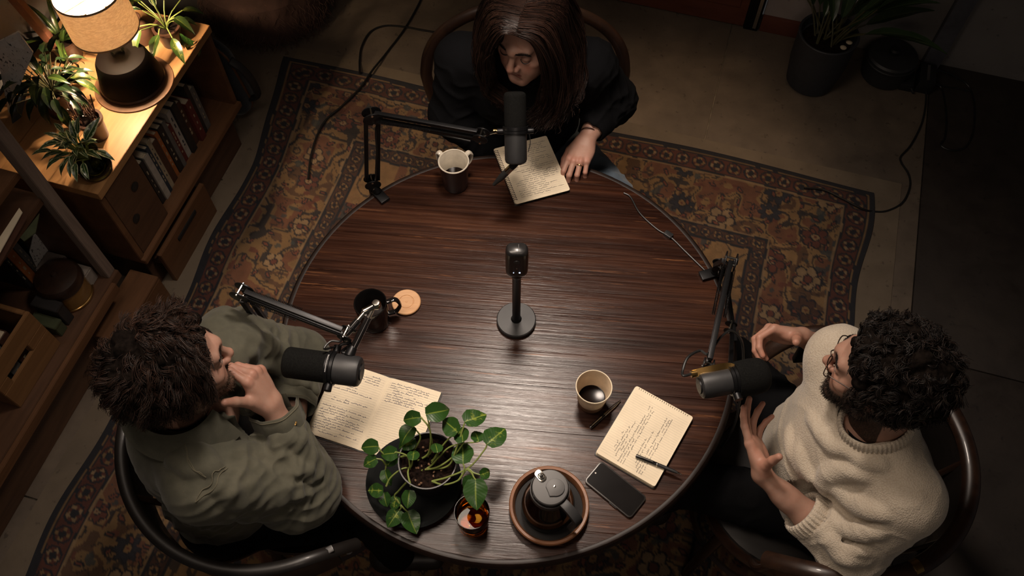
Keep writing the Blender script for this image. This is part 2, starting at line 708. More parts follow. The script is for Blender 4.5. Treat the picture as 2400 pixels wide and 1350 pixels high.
make_rug()
pad = MB().rbox(RU0 - .095, RU1 + .12, RV0 - .05, RV1 + .075, .0008, .0042)
tag(pad.build('rug_pad', concrete('felt', (.11, .085, .06), (.15, .115, .08), (.19, .15, .105))), 'grey-brown felt underlay showing as a pale strip around the oriental rug', 'rug pad')
# ------------------------------------------------------------------ round table
TC = Vector((-.012, 1.091, 0))
TR, TZ = .625, .75


def table_wood():
    t = NT('table_wood')
    v = t.coords('Object', (.06, 1, 1))
    v2 = t.coords('Object', (.02, 1, 1))
    a = t.noise(v, 22, 7, .62, 1.0)
    b = t.noise(v2, 120, 4, .7, .2)
    c = t.noise(t.coords('Object', (.5, 1, 1)), 2.2, 5, .6, .5)
    f = t.math('ADD', t.math('MULTIPLY', a, .55), t.math('MULTIPLY', b, .45))
    col = t.ramp(f, [(.34, (.011, .004, .0025)), (.5, (.033, .0125, .007)), (.64, (.068, .026, .0125))])
    col = t.mix(t.ramp(c, [(.42, 0.), (.62, .55)]), col, t.mix(1.0, col, (.50, .32, .26), 'MULTIPLY'))
    # worn-through streaks
    wn = t.noise(t.coords('Object', (.045, 1, 1), loc=(3, 5, 0)), 60, 5, .75, .3)
    wm = t.noise(t.coords('Object', (.6, 1, 1), loc=(1, 2, 0)), 3.2, 3, .5)
    wear = t.math('MULTIPLY', t.ramp(wn, [(.60, 0.), (.66, 1.)]), t.ramp(wm, [(.40, 0.), (.62, 1.)]))
    col = t.mix(t.math('MULTIPLY', wear, .75), col, (.26, .105, .042))
    h = t.math('ADD', b, t.math('MULTIPLY', a, .8))
    t.set(base=col, rough=t.ramp(b, [(.3, .21), (.7, .33)]), spec=.27, normal=t.bump(h, .34, .0022))
    return t.m


M['table_wood'] = table_wood()
M['edge_metal'] = plain('edge_metal', (.013, .007, .005), .42, 0.0, var=.3, spec=.22)


def make_table():
    rz = R_(-5.0)
    T = thing('round_table', 'large round dark-stained plank table with microphones, notebooks and cups on it', 'table', TC, rz)
    # planks clipped to the disc, each its own board
    rng2 = np.random.default_rng(3)
    y = -TR
    cuts = [-TR]
    while y < TR - .05:
        y += float(rng2.uniform(.095, .15))
        cuts.append(min(y, TR - .012))
    cuts[-1] = TR - .012
    Rr = TR - .012
    inv = world_m(T)
    for a, b in zip(cuts[:-1], cuts[1:]):
        a2, b2 = max(a, -Rr) + .00025, min(b, Rr) - .00025
        ys = np.linspace(a2, b2, 9)
        xs = np.sqrt(np.maximum(Rr ** 2 - ys ** 2, 0))
        poly = [(x, yy) for x, yy in zip(xs, ys)] + [(-x, yy) for x, yy in zip(xs[::-1], ys[::-1])]
        poly = [p for i, p in enumerate(poly) if i == 0 or (abs(p[0] - poly[i - 1][0]) + abs(p[1] - poly[i - 1][1])) > 1e-5]
        mb = MB().prism(poly, TZ - .03, TZ + float(rng2.uniform(-.0001, .0001)))
        mb.xf(inv)
        mb.build('plank', M['table_wood'], T, bev=.0005, seg=1)
    # moulded rim
    prof = [(Rr - .002, -.034), (Rr + .006, -.036), (Rr + .016, -.030), (Rr + .019, -.018), (Rr + .016, -.006), (Rr + .010, .0005), (Rr + .004, .0012), (Rr - .002, -.001)]
    mb = MB().lathe(prof + [prof[0]], (0, 0, TZ), 128)
    mb.xf(inv).build('rim', M['edge_metal'], T)
    mb = MB().lathe([(.50, -.09), (.52, -.09), (.52, -.031), (.50, -.031), (.50, -.09)], (0, 0, TZ), 64).xf(inv)
    mb.build('apron', M['table_wood'], T)
    mb = MB().lathe([(0, .05), (.11, .05), (.13, .09), (.075, .16), (.06, .3), (.075, .45), (.10, .56), (.14, .64), (.2, .66), (.2, .70), (0, .70)], (0, 0, 0), 32).xf(inv)
    mb.build('pedestal', M['table_wood'], T)
    for k in range(4):
        a = k * math.pi / 2 + .6
        d = np.array([math.cos(a), math.sin(a), 0])
        pts = spline([d * .08 + [0, 0, .14], d * .2 + [0, 0, .12], d * .32 + [0, 0, .05], d * .40 + [0, 0, .038]], 14)
        MB().tube(pts, np.linspace(.036, .024, 14), 10).xf(inv).build('foot', M['table_wood'], T)
    return T


make_table()
# ------------------------------------------------------------------ things on the table
TT = TZ + .0006


def scribble(mb, o, ux, vy, z, x0, x1, y, ch, rnd, wd=.00055, skip=.0):
    """one handwritten line of words along ux from x0 to x1 at page coordinate y"""
    x = x0
    while x < x1 - ch:
        wl = rnd.uniform(1.2, 5.5) * ch * 1.1
        if x + wl > x1:
            wl = x1 - x
        if rnd.random() > skip:
            nl = max(2, int(wl / ch * 1.35))
            n = nl * 7
            hs = [rnd.choice((.5, .5, .55, .6, .5, 1.15, -.65)) for _ in range(nl + 1)]
            lp = [rnd.uniform(.10, .42) for _ in range(nl + 1)]
            pts = []
            for i in range(n):
                t = i / (n - 1) * nl
                k = min(int(t), nl - 1)
                ph = (t - k) * 2 * math.pi
                pts.append((x + wl * t / nl + lp[k] * ch * math.sin(ph) + .12 * ch * (1 - math.cos(ph)) / 2, y + hs[k] * ch * .62 * (1 - math.cos(ph)) / 2))
            V, F = [], []
            for i, (a, b) in enumerate(pts):
                j = min(i + 1, n - 1)
                k = max(i - 1, 0)
                tx, ty = pts[j][0] - pts[k][0], pts[j][1] - pts[k][1]
                L = math.hypot(tx, ty) + 1e-9
                nx, ny = -ty / L * wd / 2, tx / L * wd / 2
                for sgn in (1, -1):
                    q = o + ux * (a + sgn * nx) + vy * (b + sgn * ny)
                    V.append((q.x, q.y, z))
                if i:
                    F.append((2 * i - 2, 2 * i - 1, 2 * i + 1, 2 * i))
            mb.add(V, F)
        x += wl + ch * rnd.uniform(.5, 1.0)


def ruled(mb, o, ux, vy, z, x0, x1, ys, wd=.00035):
    for y in ys:
        V = [o + ux * a + vy * b for a, b in ((x0, y - wd / 2), (x1, y - wd / 2), (x1, y + wd / 2), (x0, y + wd / 2))]
        mb.add([(q.x, q.y, z) for q in V], [(0, 1, 2, 3)])


def rrect(w, h, r, n=5):
    P = []
    for cx, cy, a0 in ((w / 2 - r, h / 2 - r, 0), (-w / 2 + r, h / 2 - r, 90), (-w / 2 + r, -h / 2 + r, 180), (w / 2 - r, -h / 2 + r, 270)):
        for k in range(n + 1):
            a = R_(a0 + 90 * k / n)
            P.append((cx + r * math.cos(a), cy + r * math.sin(a)))
    return P


def slab(mb, o, ux, vy, w, h, z0, z1, r=.004, dx=0, dy=0):
    P = [(o.x + ux.x * (a + dx) + vy.x * (b + dy), o.y + ux.y * (a + dx) + vy.y * (b + dy)) for a, b in rrect(w, h, r)]
    return mb.prism(P, z0, z1)


def frame2(a, b):
    """unit x axis from a to b on the table, and its left-hand perpendicular"""
    d = Vector((b.x - a.x, b.y - a.y, 0)).normalized()
    return d, Vector((-d.y, d.x, 0))


# --- spiral notebook under the woman's hand
rnd = random.Random(4)
cc = at(1245, 400, TT)
ux, vy = frame2(at(1200, 492, TT), at(1340, 455, TT))
NW, NH = .172, .222
nb = thing('spiral_notebook', 'spiral notebook of handwritten pages under the woman\'s hand', 'notebook', (cc.x, cc.y, TT))
slab(MB(), cc, ux, vy, NW + .004, NH + .004, TT, TT + .0015, .006).build('back_cover', M['cover_black'], nb)
for k in range(5):
    slab(MB(), cc, ux, vy, NW, NH, TT + .0016 + k * .0022, TT + .0036 + k * .0022, .006, (k % 3 - 1) * .001, -.0016 * k + .003).build('pages', M['page' if k > 2 else 'page_edge'], nb)
zt = TT + .0016 + 4 * .0022 + .0020
mb = MB()
ruled(mb, cc, ux, vy, zt + .00025, -NW / 2 + .01, NW / 2 - .004, [NH / 2 - .018 - .0074 * k - .004 for k in range(27)])
mb.build('ruled_lines', M['rule'], nb)
mb = MB()
for k in range(26):
    y = NH / 2 - .020 - .0074 * k
    ind = rnd.choice((0, 0, 0, .012, .03))
    end = rnd.choice((1, 1, 1, .9, .7))
    x0, x1 = -NW / 2 + .022 + ind, -NW / 2 + .022 + (NW - .034) * end
    scribble(mb, cc, ux, vy, zt + .0004, x0, x1, y - .003, .0058, rnd, .0006, .06)
mb.build('handwriting', M['ink'], nb)
mb = MB()
hole = MB()
for k in range(30):
    y = -NH / 2 + .012 + k * (NH - .02) / 30
    p = cc + ux * (-NW / 2 + .001) + vy * y
    pts = [p + ux * (.007 * math.cos(a)) + Vector((0, 0, TT * 0 + .0065 * math.sin(a))) for a in np.linspace(-.35, math.pi + .6, 10)]
    mb.tube([(q.x, q.y, q.z - p.z + zt - .004) for q in pts], .0007, 5)
    h = p + ux * .0068
    slab(hole, h, ux, vy, .0028, .0038, zt - .0001, zt + .0003, .0009)
mb.build('wire_spiral', M['black_metal'], nb)
hole.build('punch_holes', M['cover_black'], nb)

# --- open notebook by the man in the jacket
ux, vy = frame2(at(742, 1005, TT), at(838, 1062, TT))
sp0, sp1 = at(838, 1062, TT), at(916, 880, TT)
vy2 = Vector((sp1.x - sp0.x, sp1.y - sp0.y, 0)).normalized()
vy = vy2
ux = Vector((vy.y, -vy.x, 0))
PW, PH = .148, .212
mid = (sp0 + sp1) / 2
ob = thing('open_notebook', 'open notebook with two handwritten pages beside the man in the olive jacket', 'notebook', (mid.x, mid.y, TT))
slab(MB(), mid, ux, vy, PW * 2 + .006, PH + .006, TT, TT + .002, .006).build('cover', M['cover_black'], ob)
rnd = random.Random(9)
for side in (-1, 1):
    nn = 13
    V, F = [], []
    for i in range(nn):
        f = i / (nn - 1)
        x = side * f * PW
        z = .004 + .008 * math.sin(min(f * 2.2, 1.5)) * (1 - .35 * f) if f > 0 else .002
        for y in (-PH / 2, PH / 2):
            q = mid + ux * x + vy * y
            V.append((q.x, q.y, TT + z))
    for i in range(nn):
        f = i / (nn - 1)
        for y in (-PH / 2, PH / 2):
            q = mid + ux * side * (f * PW) + vy * y
            V.append((q.x, q.y, TT + .002))
    n2 = 2 * nn
    for i in range(nn - 1):
        F.append((2 * i, 2 * i + 1, 2 * i + 3, 2 * i + 2))
        F.append((n2 + 2 * i, n2 + 2 * i + 2, n2 + 2 * i + 3, n2 + 2 * i + 1))
        F.append((2 * i, 2 * i + 2, n2 + 2 * i + 2, n2 + 2 * i))
        F.append((2 * i + 1, n2 + 2 * i + 1, n2 + 2 * i + 3, 2 * i + 3))
    F.append((2 * nn - 2, 2 * nn - 1, n2 + 2 * nn - 1, n2 + 2 * nn - 2))
    pg = MB().add(V, F).build('left_page' if side < 0 else 'right_page', M['page'], ob, ang=25)

    def pz(x):
        f = abs(x) / PW
        return TT + .004 + .008 * math.sin(min(f * 2.2, 1.5)) * (1 - .35 * f) + .0004
    rl, hw = MB(), MB()
    ys = [PH / 2 - .014 - k * .0066 for k in range(29)]
    o2 = mid
    for y in ys:
        xs = np.linspace(side * .006, side * (PW - .003), 9)
        for a, b in zip(xs[:-1], xs[1:]):
            V = [o2 + ux * a + vy * (y - .00018), o2 + ux * b + vy * (y - .00018), o2 + ux * b + vy * (y + .00018), o2 + ux * a + vy * (y + .00018)]
            rl.add([(q.x, q.y, pz(s)) for q, s in zip(V, (a, b, b, a))], [(0, 1, 2, 3)])
    rl.build('ruled_lines', M['rule'], pg)
    for k, y in enumerate(ys):
        if side < 0:
            if k in (5, 6, 10, 11, 12, 15, 16):
                continue
            x0 = -PW + .010 + (.02 if k % 5 == 3 else 0)
            x1 = -PW + PW * rnd.choice((.55, .85, .9, .95)) if k > 3 else -PW + .13
        else:
            if k > 8:
                continue
            x0, x1 = .012 + (.012 if k in (3, 4) else 0), rnd.choice((.09, .12, .135))
        tmp = MB()
        scribble(tmp, o2, ux, vy, 0, x0, x1, y, .0052, rnd, .0006, .1)
        for Vv in tmp.V:
            rel = (Vv[:, 0] - o2.x) * ux.x + (Vv[:, 1] - o2.y) * ux.y
            Vv[:, 2] = [pz(r) + .0003 for r in rel]
        hw.V += tmp.V
        hw.F += [tuple(i + hw.n for i in f) for f in tmp.F]
        hw.n += tmp.n
    hw.build('handwriting', M['ink_blue'], pg)

# --- note pad on the right, pen lying on it
ux, vy = frame2(at(1393, 1064, TT), at(1540, 1150, TT))
cR = (at(1393, 1064, TT) + at(1623, 985, TT)) / 2
PWr, PHr = .168, .218
np_ = thing('note_pad', 'small notepad with cramped handwriting and a black pen lying across it', 'notepad', (cR.x, cR.y, TT))
slab(MB(), cR, ux, vy, PWr + .005, PHr + .004, TT, TT + .002, .006).build('cover', M['cover_black'], np_)
for k in range(4):
    slab(MB(), cR, ux, vy, PWr, PHr, TT + .0021 + k * .0030, TT + .0050 + k * .0030, .006, .0008 * (k % 2), .0006 * k).build('pages', M['page' if k > 1 else 'page_edge'], np_)
zR = TT + .0021 + 3 * .0030 + .0029
mb, hw = MB(), MB()
ruled(mb, cR, ux, vy, zR + .0003, -PWr / 2 + .004, PWr / 2 - .004, [PHr / 2 - .02 - k * .0066 for k in range(29)])
mb.build('ruled_lines', M['rule'], np_)
rnd = random.Random(21)
for k in range(15):   # written sideways, along the long side
    x = -PWr / 2 + .030 + k * .0066
    a0, a1 = (-PHr / 2 + .01, PHr / 2 - .03) if k in (0, 1, 2, 8, 9, 10) else (-PHr / 2 + .02 + .01 * (k % 3), .02 - .02 * (k % 4))
    if k in (6, 7):
        continue
    scribble(hw, cR, vy, -ux, zR + .0005, a0, a1, x - .0 + .012, .0050, rnd, .00055, .08)
hw.build('handwriting', M['ink'], np_)
hole = MB()
for k in range(24):
    p = cR + ux * (-PWr / 2 + .012 + k * (PWr - .02) / 24) + vy * (PHr / 2 - .002)
    hole.tube([(p + vy * (.003 * math.cos(a)) + Vector((0, 0, zR - p.z - .003 + .0045 * math.sin(a)))) for a in np.linspace(-.3, 3.5, 8)], .0005, 4)
hole.build('wire_spiral', M['black_metal'], np_)


def pen(name, label, a, b, mats, r=.0052):
    a, b = Vector(a), Vector(b)
    d = (b - a)
    L = d.length
    q = d.to_track_quat('Z', 'Y').to_matrix()
    T = thing(name, label, 'pen', (a + b) / 2)
    MB().lathe([(0, 0), (r * .8, .0005), (r, .004), (r, L * .46), (0, L * .46)], a, 14, q).build('cap', M[mats[0]], T)
    MB().lathe([(0, L * .465), (r * .96, L * .465), (r * .9, L * .80), (r * .62, L * .90), (0, L * .90)], a, 14, q).build('barrel', M[mats[1]], T)
    MB().lathe([(r * 1.04, L * .455), (r * 1.06, L * .46), (r * 1.06, L * .475), (r * 1.0, L * .48)], a, 14, q).build('ring', M['chrome'], T)
    MB().lathe([(0, L * .90), (r * .55, L * .90), (r * .22, L), (0, L)], a, 12, q).build('tip', M['chrome'], T)
    up = Vector((0, 0, 1)) - d.normalized() * d.normalized().z
    MB().box(a + d * .2 + up * (r + .001), (.0022, .0010, L * .34), M=q).build('clip', M['chrome'], T)


pen('pen', 'black pen with a silver tip lying across the handwritten notepad', at(1490, 1068, zR + .006), at(1598, 1112, zR + .006), ('black_gloss', 'black_plastic'))
pen('pen', 'black and grey pen lying on bare table wood between the paper cup and the notepad', at(1383, 1003, TT + .0055), at(1455, 938, TT + .0055), ('black_gloss', 'chrome'))

# --- phone
ux, vy = frame2(at(1380, 1131, TT), at(1478, 1211, TT))
cP = (at(1380, 1131, TT) + at(1504, 1161, TT)) / 2
cP = (at(1393, 1112, TT) + at(1491, 1186, TT)) / 2
ph = thing('mobile_phone', 'black mobile phone lying face up below the notepad', 'phone', (cP.x, cP.y, TT))
slab(MB(), cP, ux, vy, .146, .071, TT, TT + .008, .010).build('case', plain('phone_case', (.03, .028, .026), .3, .5), ph, bev=.0015)
slab(MB(), cP, ux, vy, .139, .064, TT + .0079, TT + .0084, .008).build('screen', M['black_gloss'], ph)
slab(MB(), cP + ux * -.063, ux, vy, .004, .004, TT + .0084, TT + .0086, .002).build('camera', M['chrome'], ph)
slab(MB(), cP - vy * .036, ux, vy, .022, .002, TT + .003, TT + .0055, .001, .02).build('button', M['black_metal'], ph)


def cup(name, label, cat, c, rt, rb, h, t, outer, inner, level, floor=.006):
    T = thing(name, label, cat, c)
    c = Vector(c)
    prof = [(0, 0), (rb - .003, 0), (rb, .003), (rt, h - .002), (rt - t * .3, h), (rt - t * .7, h)]
    MB().lathe(prof, c, 48).build('body', M[outer], T)
    prof = [(rt - t * .3, h), (rt - t * .5, h + .0008), (rt - t, h - .002), (rb - t + .001, floor + .004), (rb - t - .003, floor), (0, floor)]
    MB().lathe(prof, c, 48).build('lining', M[inner], T)
    if level:
        f = (level - floor) / (h - floor)
        r = (rb - t) + (rt - rb) * f
        MB().lathe([(0, level), (r - .002, level), (r + .0005, level + .0008), (r + .0005, level - .003), (0, level - .003)], c, 40).build('coffee', M['coffee'], T)
    return T


# dark mug, cream inside, two little loop handles
c1 = at(1068, 432, TT)
m1 = cup('mug', 'dark brown mug with cream inside and a little black coffee left', 'mug', c1, .0455, .037, .112, .0042, 'dark_glaze', 'cream_glaze', .038)
MB().lathe([(.0440, .1105), (.0456, .1105), (.0462, .1125), (.0448, .1142), (.0425, .1138), (.0416, .112)], c1, 48).build('rim', M['cream_glaze'], m1)
for sx in (-1, 1):
    d = Vector((sx * .8, .62, 0)).normalized()
    pts = spline([c1 + d * .043 + Vector((0, 0, .106)), c1 + d * .055 + Vector((0, 0, .112)), c1 + d * .064 + Vector((0, 0, .098)), c1 + d * .058 + Vector((0, 0, .075)), c1 + d * .040 + Vector((0, 0, .062))], 16)
    MB().tube(pts, .0048, 8, sx=1.7).build('handle', M['cream_glaze'], m1)

# black mug under the left microphone
c2 = at(880, 752, TT)
m2 = cup('mug', 'glossy black mug standing next to the round wooden coaster', 'mug', c2, .045, .040, .105, .004, 'black_gloss', 'black_gloss', .03)
d = Vector((.95, .25, 0)).normalized()
pts = spline([c2 + d * .042 + Vector((0, 0, .088)), c2 + d * .066 + Vector((0, 0, .092)), c2 + d * .076 + Vector((0, 0, .06)), c2 + d * .064 + Vector((0, 0, .030)), c2 + d * .039 + Vector((0, 0, .026))], 18)
MB().tube(pts, .005, 8, sx=1.5).build('handle', M['black_gloss'], m2)

# paper cup
c3 = at(1385, 942, TT)
cup('paper_cup', 'tapered cream paper cup with coffee at the bottom beside the notepad', 'cup', c3, .0455, .033, .10, .0016, 'paper_cup', 'cream_paper' if 'cream_paper' in M else 'paper_cup', .030)
T3 = bpy.data.objects['paper_cup']
MB().lathe([(.0452, .0975), (.0466, .0985), (.0470, .1002), (.0460, .1018), (.0446, .1012), (.0440, .0995)], c3, 48).build('rolled_rim', M['page'], T3)
MB().lathe([(.0335, .004), (.0378, .034), (.0385, .034), (.0342, .004)], c3, 48).build('printed_band', M['cup_brown'], T3)

# round turned wooden coaster
cW = at(953, 711, TT)
wd = wood('coaster_wood', (.42, .22, .10), (.62, .36, .18), 'x', 30, .55, .1)
ct = thing('wooden_coaster', 'round pale wooden coaster with turned rings beside the glossy black mug', 'coaster', cW)
MB().lathe([(0, 0), (.039, 0), (.0405, .003), (.0405, .008), (.0385, .010), (.022, .0094), (.021, .0078), (.0195, .0078), (.0185, .0092), (.003, .0090), (.002, .0098), (0, .0098)], cW, 48).build('disc', wd, ct)

# --- wooden tray and carafe
cT = at(1286, 1190, TT)
tr_w = wood('tray_wood', (.13, .050, .020), (.25, .105, .045), 'x', 26, .45, .12)
ty = thing('round_tray', 'round brown wooden tray with a black base under the coffee carafe', 'tray', cT)
MB().lathe([(.086, 0), (.093, .004), (.098, .014), (.0985, .026), (.096, .029), (.090, .028), (.0835, .012), (.084, .004)], cT, 64).build('rim', tr_w, ty)
MB().lathe([(0, 0), (.0862, 0), (.0848, .0075), (.082, .008), (0, .008)], cT, 64).build('base', plain('tray_black', (.010, .009, .009), .6, spec=.2), ty)
def thin_glass(name, tint, rough=.03, refl=1.0):
    """thin-walled glass: tinted see-through body with a Fresnel gloss"""
    t = NT(name)
    tr = t.n('ShaderNodeBsdfTransparent')
    tr.inputs[0].default_value = (*tint, 1)
    gl = t.n('ShaderNodeBsdfGlossy')
    gl.inputs['Roughness'].default_value = rough
    fr = t.n('ShaderNodeFresnel')
    fr.inputs['IOR'].default_value = 1.5
    mx = t.n('ShaderNodeMixShader')
    t.l(t.math('MULTIPLY', fr.outputs[0], refl), mx.inputs[0])
    t.l(tr.outputs[0], mx.inputs[1])
    t.l(gl.outputs[0], mx.inputs[2])
    t.l(mx.outputs[0], t.out.inputs[0])
    return t.m


M['smoke_glass'] = thin_glass('smoke_glass', (.62, .50, .40))
M['amber_glass'] = thin_glass('amber_glass', (.93, .62, .22))
M['clear_glass'] = thin_glass('clear_glass', (.95, .93, .88))
cC = cT + Vector((-.003, -.002, .0085))
ca = thing('coffee_carafe', 'smoked glass coffee carafe with grey lid on the round tray', 'carafe', cC)
outer = [(0, 0), (.058, 0), (.064, .004), (.066, .02), (.064, .05), (.056, .09), (.047, .125), (.0435, .145), (.0445, .158)]
inner = [(r - .0022 if r > .01 else 0, z + (.003 if z < .004 else 0)) for r, z in outer]
MB().lathe(outer + inner[::-1], cC, 56).build('glass', M['smoke_glass'], ca)
MB().lathe([(0, .0035), (.0555, .0035), (.0610, .006), (.0632, .02), (.0612, .05), (.0570, .07), (0, .07)], cC, 48).build('coffee', M['coffee'], ca)
lid_m = plain('lid_grey', (.055, .053, .052), .48, var=.05)
MB().lathe([(0, .150), (.0415, .150), (.0425, .152), (.0425, .166), (.0405, .1685), (.034, .1692), (0, .1692)], cC, 56).build('lid', lid_m, ca)
# raised swirl and steel thumb tab on the lid
P = [(.006 * math.cos(a), .006 * math.sin(a)) for a in np.linspace(0, 6.28, 4, endpoint=False)]
sw = [(.012 + .023 * math.cos(a), -.002 + .023 * math.sin(a) * .95) for a in np.linspace(R_(-100), R_(175), 26)] + [(-.006, -.012), (-.002, -.024)]
MB().prism([(cC.x + x * .95, cC.y + y * .95) for x, y in sw], cC.z + .1690, cC.z + .1735).build('lid_flap', lid_m, ca, bev=.0012)
MB().lathe([(0, .1735), (.0028, .1735), (.0026, .1752), (0, .1758)], cC + Vector((.010, 0, 0)), 16).build('screw', M['chrome'], ca)
tb = MB()
ux2 = Vector((.62, -.78, 0)).normalized()
vy3 = Vector((-ux2.y, ux2.x, 0))
tc_ = cC + Vector((-.022, .026, 0))
slab(tb, tc_, ux2, vy3, .031, .019, cC.z + .1700, cC.z + .1722, .008)
tb.build('thumb_tab', M['chrome'], ca, bev=.0008)
MB().lathe([(.0075, .1722), (.0082, .1732), (.0072, .1742), (.0062, .1732), (.0075, .1722)], tc_ + ux2 * .002, 20).build('tab_ring', M['chrome'], ca)
MB().lathe([(0, .172), (.0042, .172), (.0042, .175), (0, .178)], tc_ + ux2 * .002, 16).build('tab_knob', M['black_gloss'], ca)
d = Vector((.68, -.73, 0)).normalized()
side = Vector((-d.y, d.x, 0))
pts = spline([cC + d * .038 + Vector((0, 0, .150)), cC + d * .062 + Vector((0, 0, .150)), cC + d * .088 + Vector((0, 0, .138)), cC + d * .092 + Vector((0, 0, .115)), cC + d * .084 + Vector((0, 0, .075)), cC + d * .080 + Vector((0, 0, .045))], 22)
w2, h2 = .0115, .0075
MB().sweep(pts, [(-w2, -h2), (w2, -h2), (w2, h2), (-w2, h2)], up=(d.x, d.y, .3)).build('handle', M['black_satin'], ca, bev=.003)
MB().lathe([(.0440, .136), (.0468, .136), (.0462, .152), (.0440, .152), (.0440, .136)], cC, 48).build('collar', M['black_satin'], ca)

# --- amber tumbler
cA = at(1109, 1222, TT)
tm = thing('amber_glass', 'amber glass tumbler with a splash of drink below the trailing pothos', 'glass', cA)
prof = [(0, 0), (.034, 0), (.0375, .004), (.0425, .086), (.0420, .0875), (.0408, .0875), (.0402, .086), (.0352, .012), (.031, .009), (0, .009)]
MB().lathe(prof, cA, 56).build('tumbler', M['amber_glass'], tm)
class dr:
    m = thin_glass('whisky', (.95, .66, .22), .01)
MB().lathe([(0, .0093), (.0305, .0093), (.0349, .0122), (.0367, .036), (0, .036)], cA, 48).build('drink', dr.m, tm)

# --- table cable with clip
P0 = [at(1462, 452, TT + .003), at(1478, 462, TT + .003), at(1500, 500, TT + .003), at(1540, 537, TT + .003), at(1572, 556, TT + .003), at(1605, 588, TT + .003), at(1640, 622, TT + .003), at(1664, 645, TT + .006)]
cb = thing('table_cable', 'thin black cable with an inline clip running along the right side of the table top', 'cable', P0[3] - Vector((0, 0, .003)))
MB().tube(spline(P0, 60), .0026, 8).build('cord', M['cable'], cb)
ux, vy = frame2(at(1555, 545, TT), at(1585, 565, TT))
k = at(1566, 552, TT)
slab(MB(), k, ux, vy, .026, .017, TT + .0002, TT + .010, .003).build('clip', M['black_plastic'], cb, bev=.0015)

# --- centre microphone on its round-based stand
cS = at(1210, 754, TT)
st = thing('desk_microphone', 'black desktop microphone on a round-based stand at the centre of the table', 'microphone', cS)
MB().lathe([(0, 0), (.052, 0), (.0545, .002), (.0545, .014), (.052, .017), (0, .0172)], cS, 64).build('base', M['black_satin'], st)
MB().lathe([(0, .0172), (.0150, .0172), (.0125, .022), (.0112, .026), (.0112, .245), (.0145, .252), (.0165, .262), (.0165, .276), (.012, .282), (0, .282)], cS, 28).build('post', M['black_metal'], st)
bd = MB()
Pm = rrect(.056, .040, .015, 6)
n = len(Pm)
V, F = [], []
lev = [(.270, .70), (.273, .86), (.280, .97), (.292, 1.0), (.355, 1.0), (.368, .97), (.376, .88), (.380, .72)]
for z, sc in lev:
    V += [(x * sc, y * sc, z) for x, y in Pm]
for i in range(len(lev) - 1):
    F += [(i * n + k, i * n + (k + 1) % n, (i + 1) * n + (k + 1) % n, (i + 1) * n + k) for k in range(n)]
F += [tuple(range(n))[::-1], tuple((len(lev) - 1) * n + k for k in range(n))]
bd.add(V, F)
bd.xf(Matrix.Translation(cS))
bd.build('body', plain('mic_body', (.012, .011, .011), .34, coat=.1), st, ang=50)
for dz, r_, mm in ((.345, .0085, 'black_satin'), (.318, .0018, 'chrome')):
    MB().cyl(cS + Vector((0, -.0195, dz)), cS + Vector((0, -.0215, dz)), r_, r_ * .9, 20).build('dial' if r_ > .005 else 'indicator', M[mm], st)
led = NT('led')
led.set(base=(.5, .6, .9), emit=(.55, .7, 1.0), emits=4.0, rough=.2)
for dx in (-.008, .007):
    MB().lathe([(0, 0), (.0022 if dx > 0 else .0012, .0), (.0016 if dx > 0 else .0009, .001), (0, .0014)], (0, 0, 0), 12).xf(Matrix.Translation(cS + Vector((dx, -.0198, .297))) @ Matrix.Rotation(R_(90), 4, 'X')).build('status_light', led.m, st)
MB().box(cS + Vector((.004, .0, .3805)), (.0015, .02, .001)).build('seam', M['rubber'], st)
# ------------------------------------------------------------------ boom-arm microphones
def V3(*a):
    return np.array(tuple(a[0]) if len(a) == 1 else a, float)


def basis(z, x_hint=(0, 0, 1)):
    z = unit(z)
    x = unit(np.array(x_hint, float) - z * (np.array(x_hint, float) @ z))
    return np.stack([x, np.cross(z, x), z], 1)


def arm_section(parent, a, b, side, gap=.016, spring_side=1, spring=True):
    """two parallel square bars with a tension spring beside them"""
    a, b = V3(a), V3(b)
    d = unit(b - a)
    nrm = unit(np.cross(d, side))
    for k in (-1, 1):
        MB().sweep([a + nrm * gap * k * .5 + d * .01, b + nrm * gap * k * .5 - d * .01], [(-.006, -.0055), (.006, -.0055), (.006, .0055), (-.006, .0055)], up=nrm).build('arm_bar', M['black_metal'], parent, bev=.0012)
    if spring:
        L = np.linalg.norm(b - a)
        for k in (-1, 1):
            p0 = a + d * .018 + side * .014 * k + nrm * .006
            p1 = a + d * (L * .55) + side * .014 * k - nrm * .002
            turns, n = int(L * .55 / .0042), 0
            n = turns * 6
            t = np.linspace(0, 1, n)
            B = basis(p1 - p0)
            c = p0 + (p1 - p0) * t[:, None]
            ph = t * turns * 2 * np.pi
            pts = c + .0036 * (np.cos(ph)[:, None] * B[:, 0] + np.sin(ph)[:, None] * B[:, 1])
            MB().tube(pts, .0009, 4).build('spring', M['black_metal'], parent)


def joint(parent, p, side, w=.030, plate=.024, mat='black_metal'):
    p = V3(p)
    side = unit(side)
    B = basis(side)
    js = []
    for k in (-1, 1):
        c = p + side * k * w * .42
        o = MB()
        o.sweep([c - side * .0015, c + side * .0015], [(plate * .62 * math.cos(a), plate * .5 * math.sin(a)) for a in np.linspace(0, 2 * np.pi, 14, endpoint=False)], up=B[:, 0])
        js.append(o.build('joint_plate', M[mat], parent, bev=.0006))
    j = js[0]
    for dx in (-.42, .42):
        q = p + B[:, 0] * dx * plate * .9
        MB().cyl(q - side * (w * .56), q + side * (w * .56), .0032, n=10).build('bolt', M['chrome'], j)
    return j


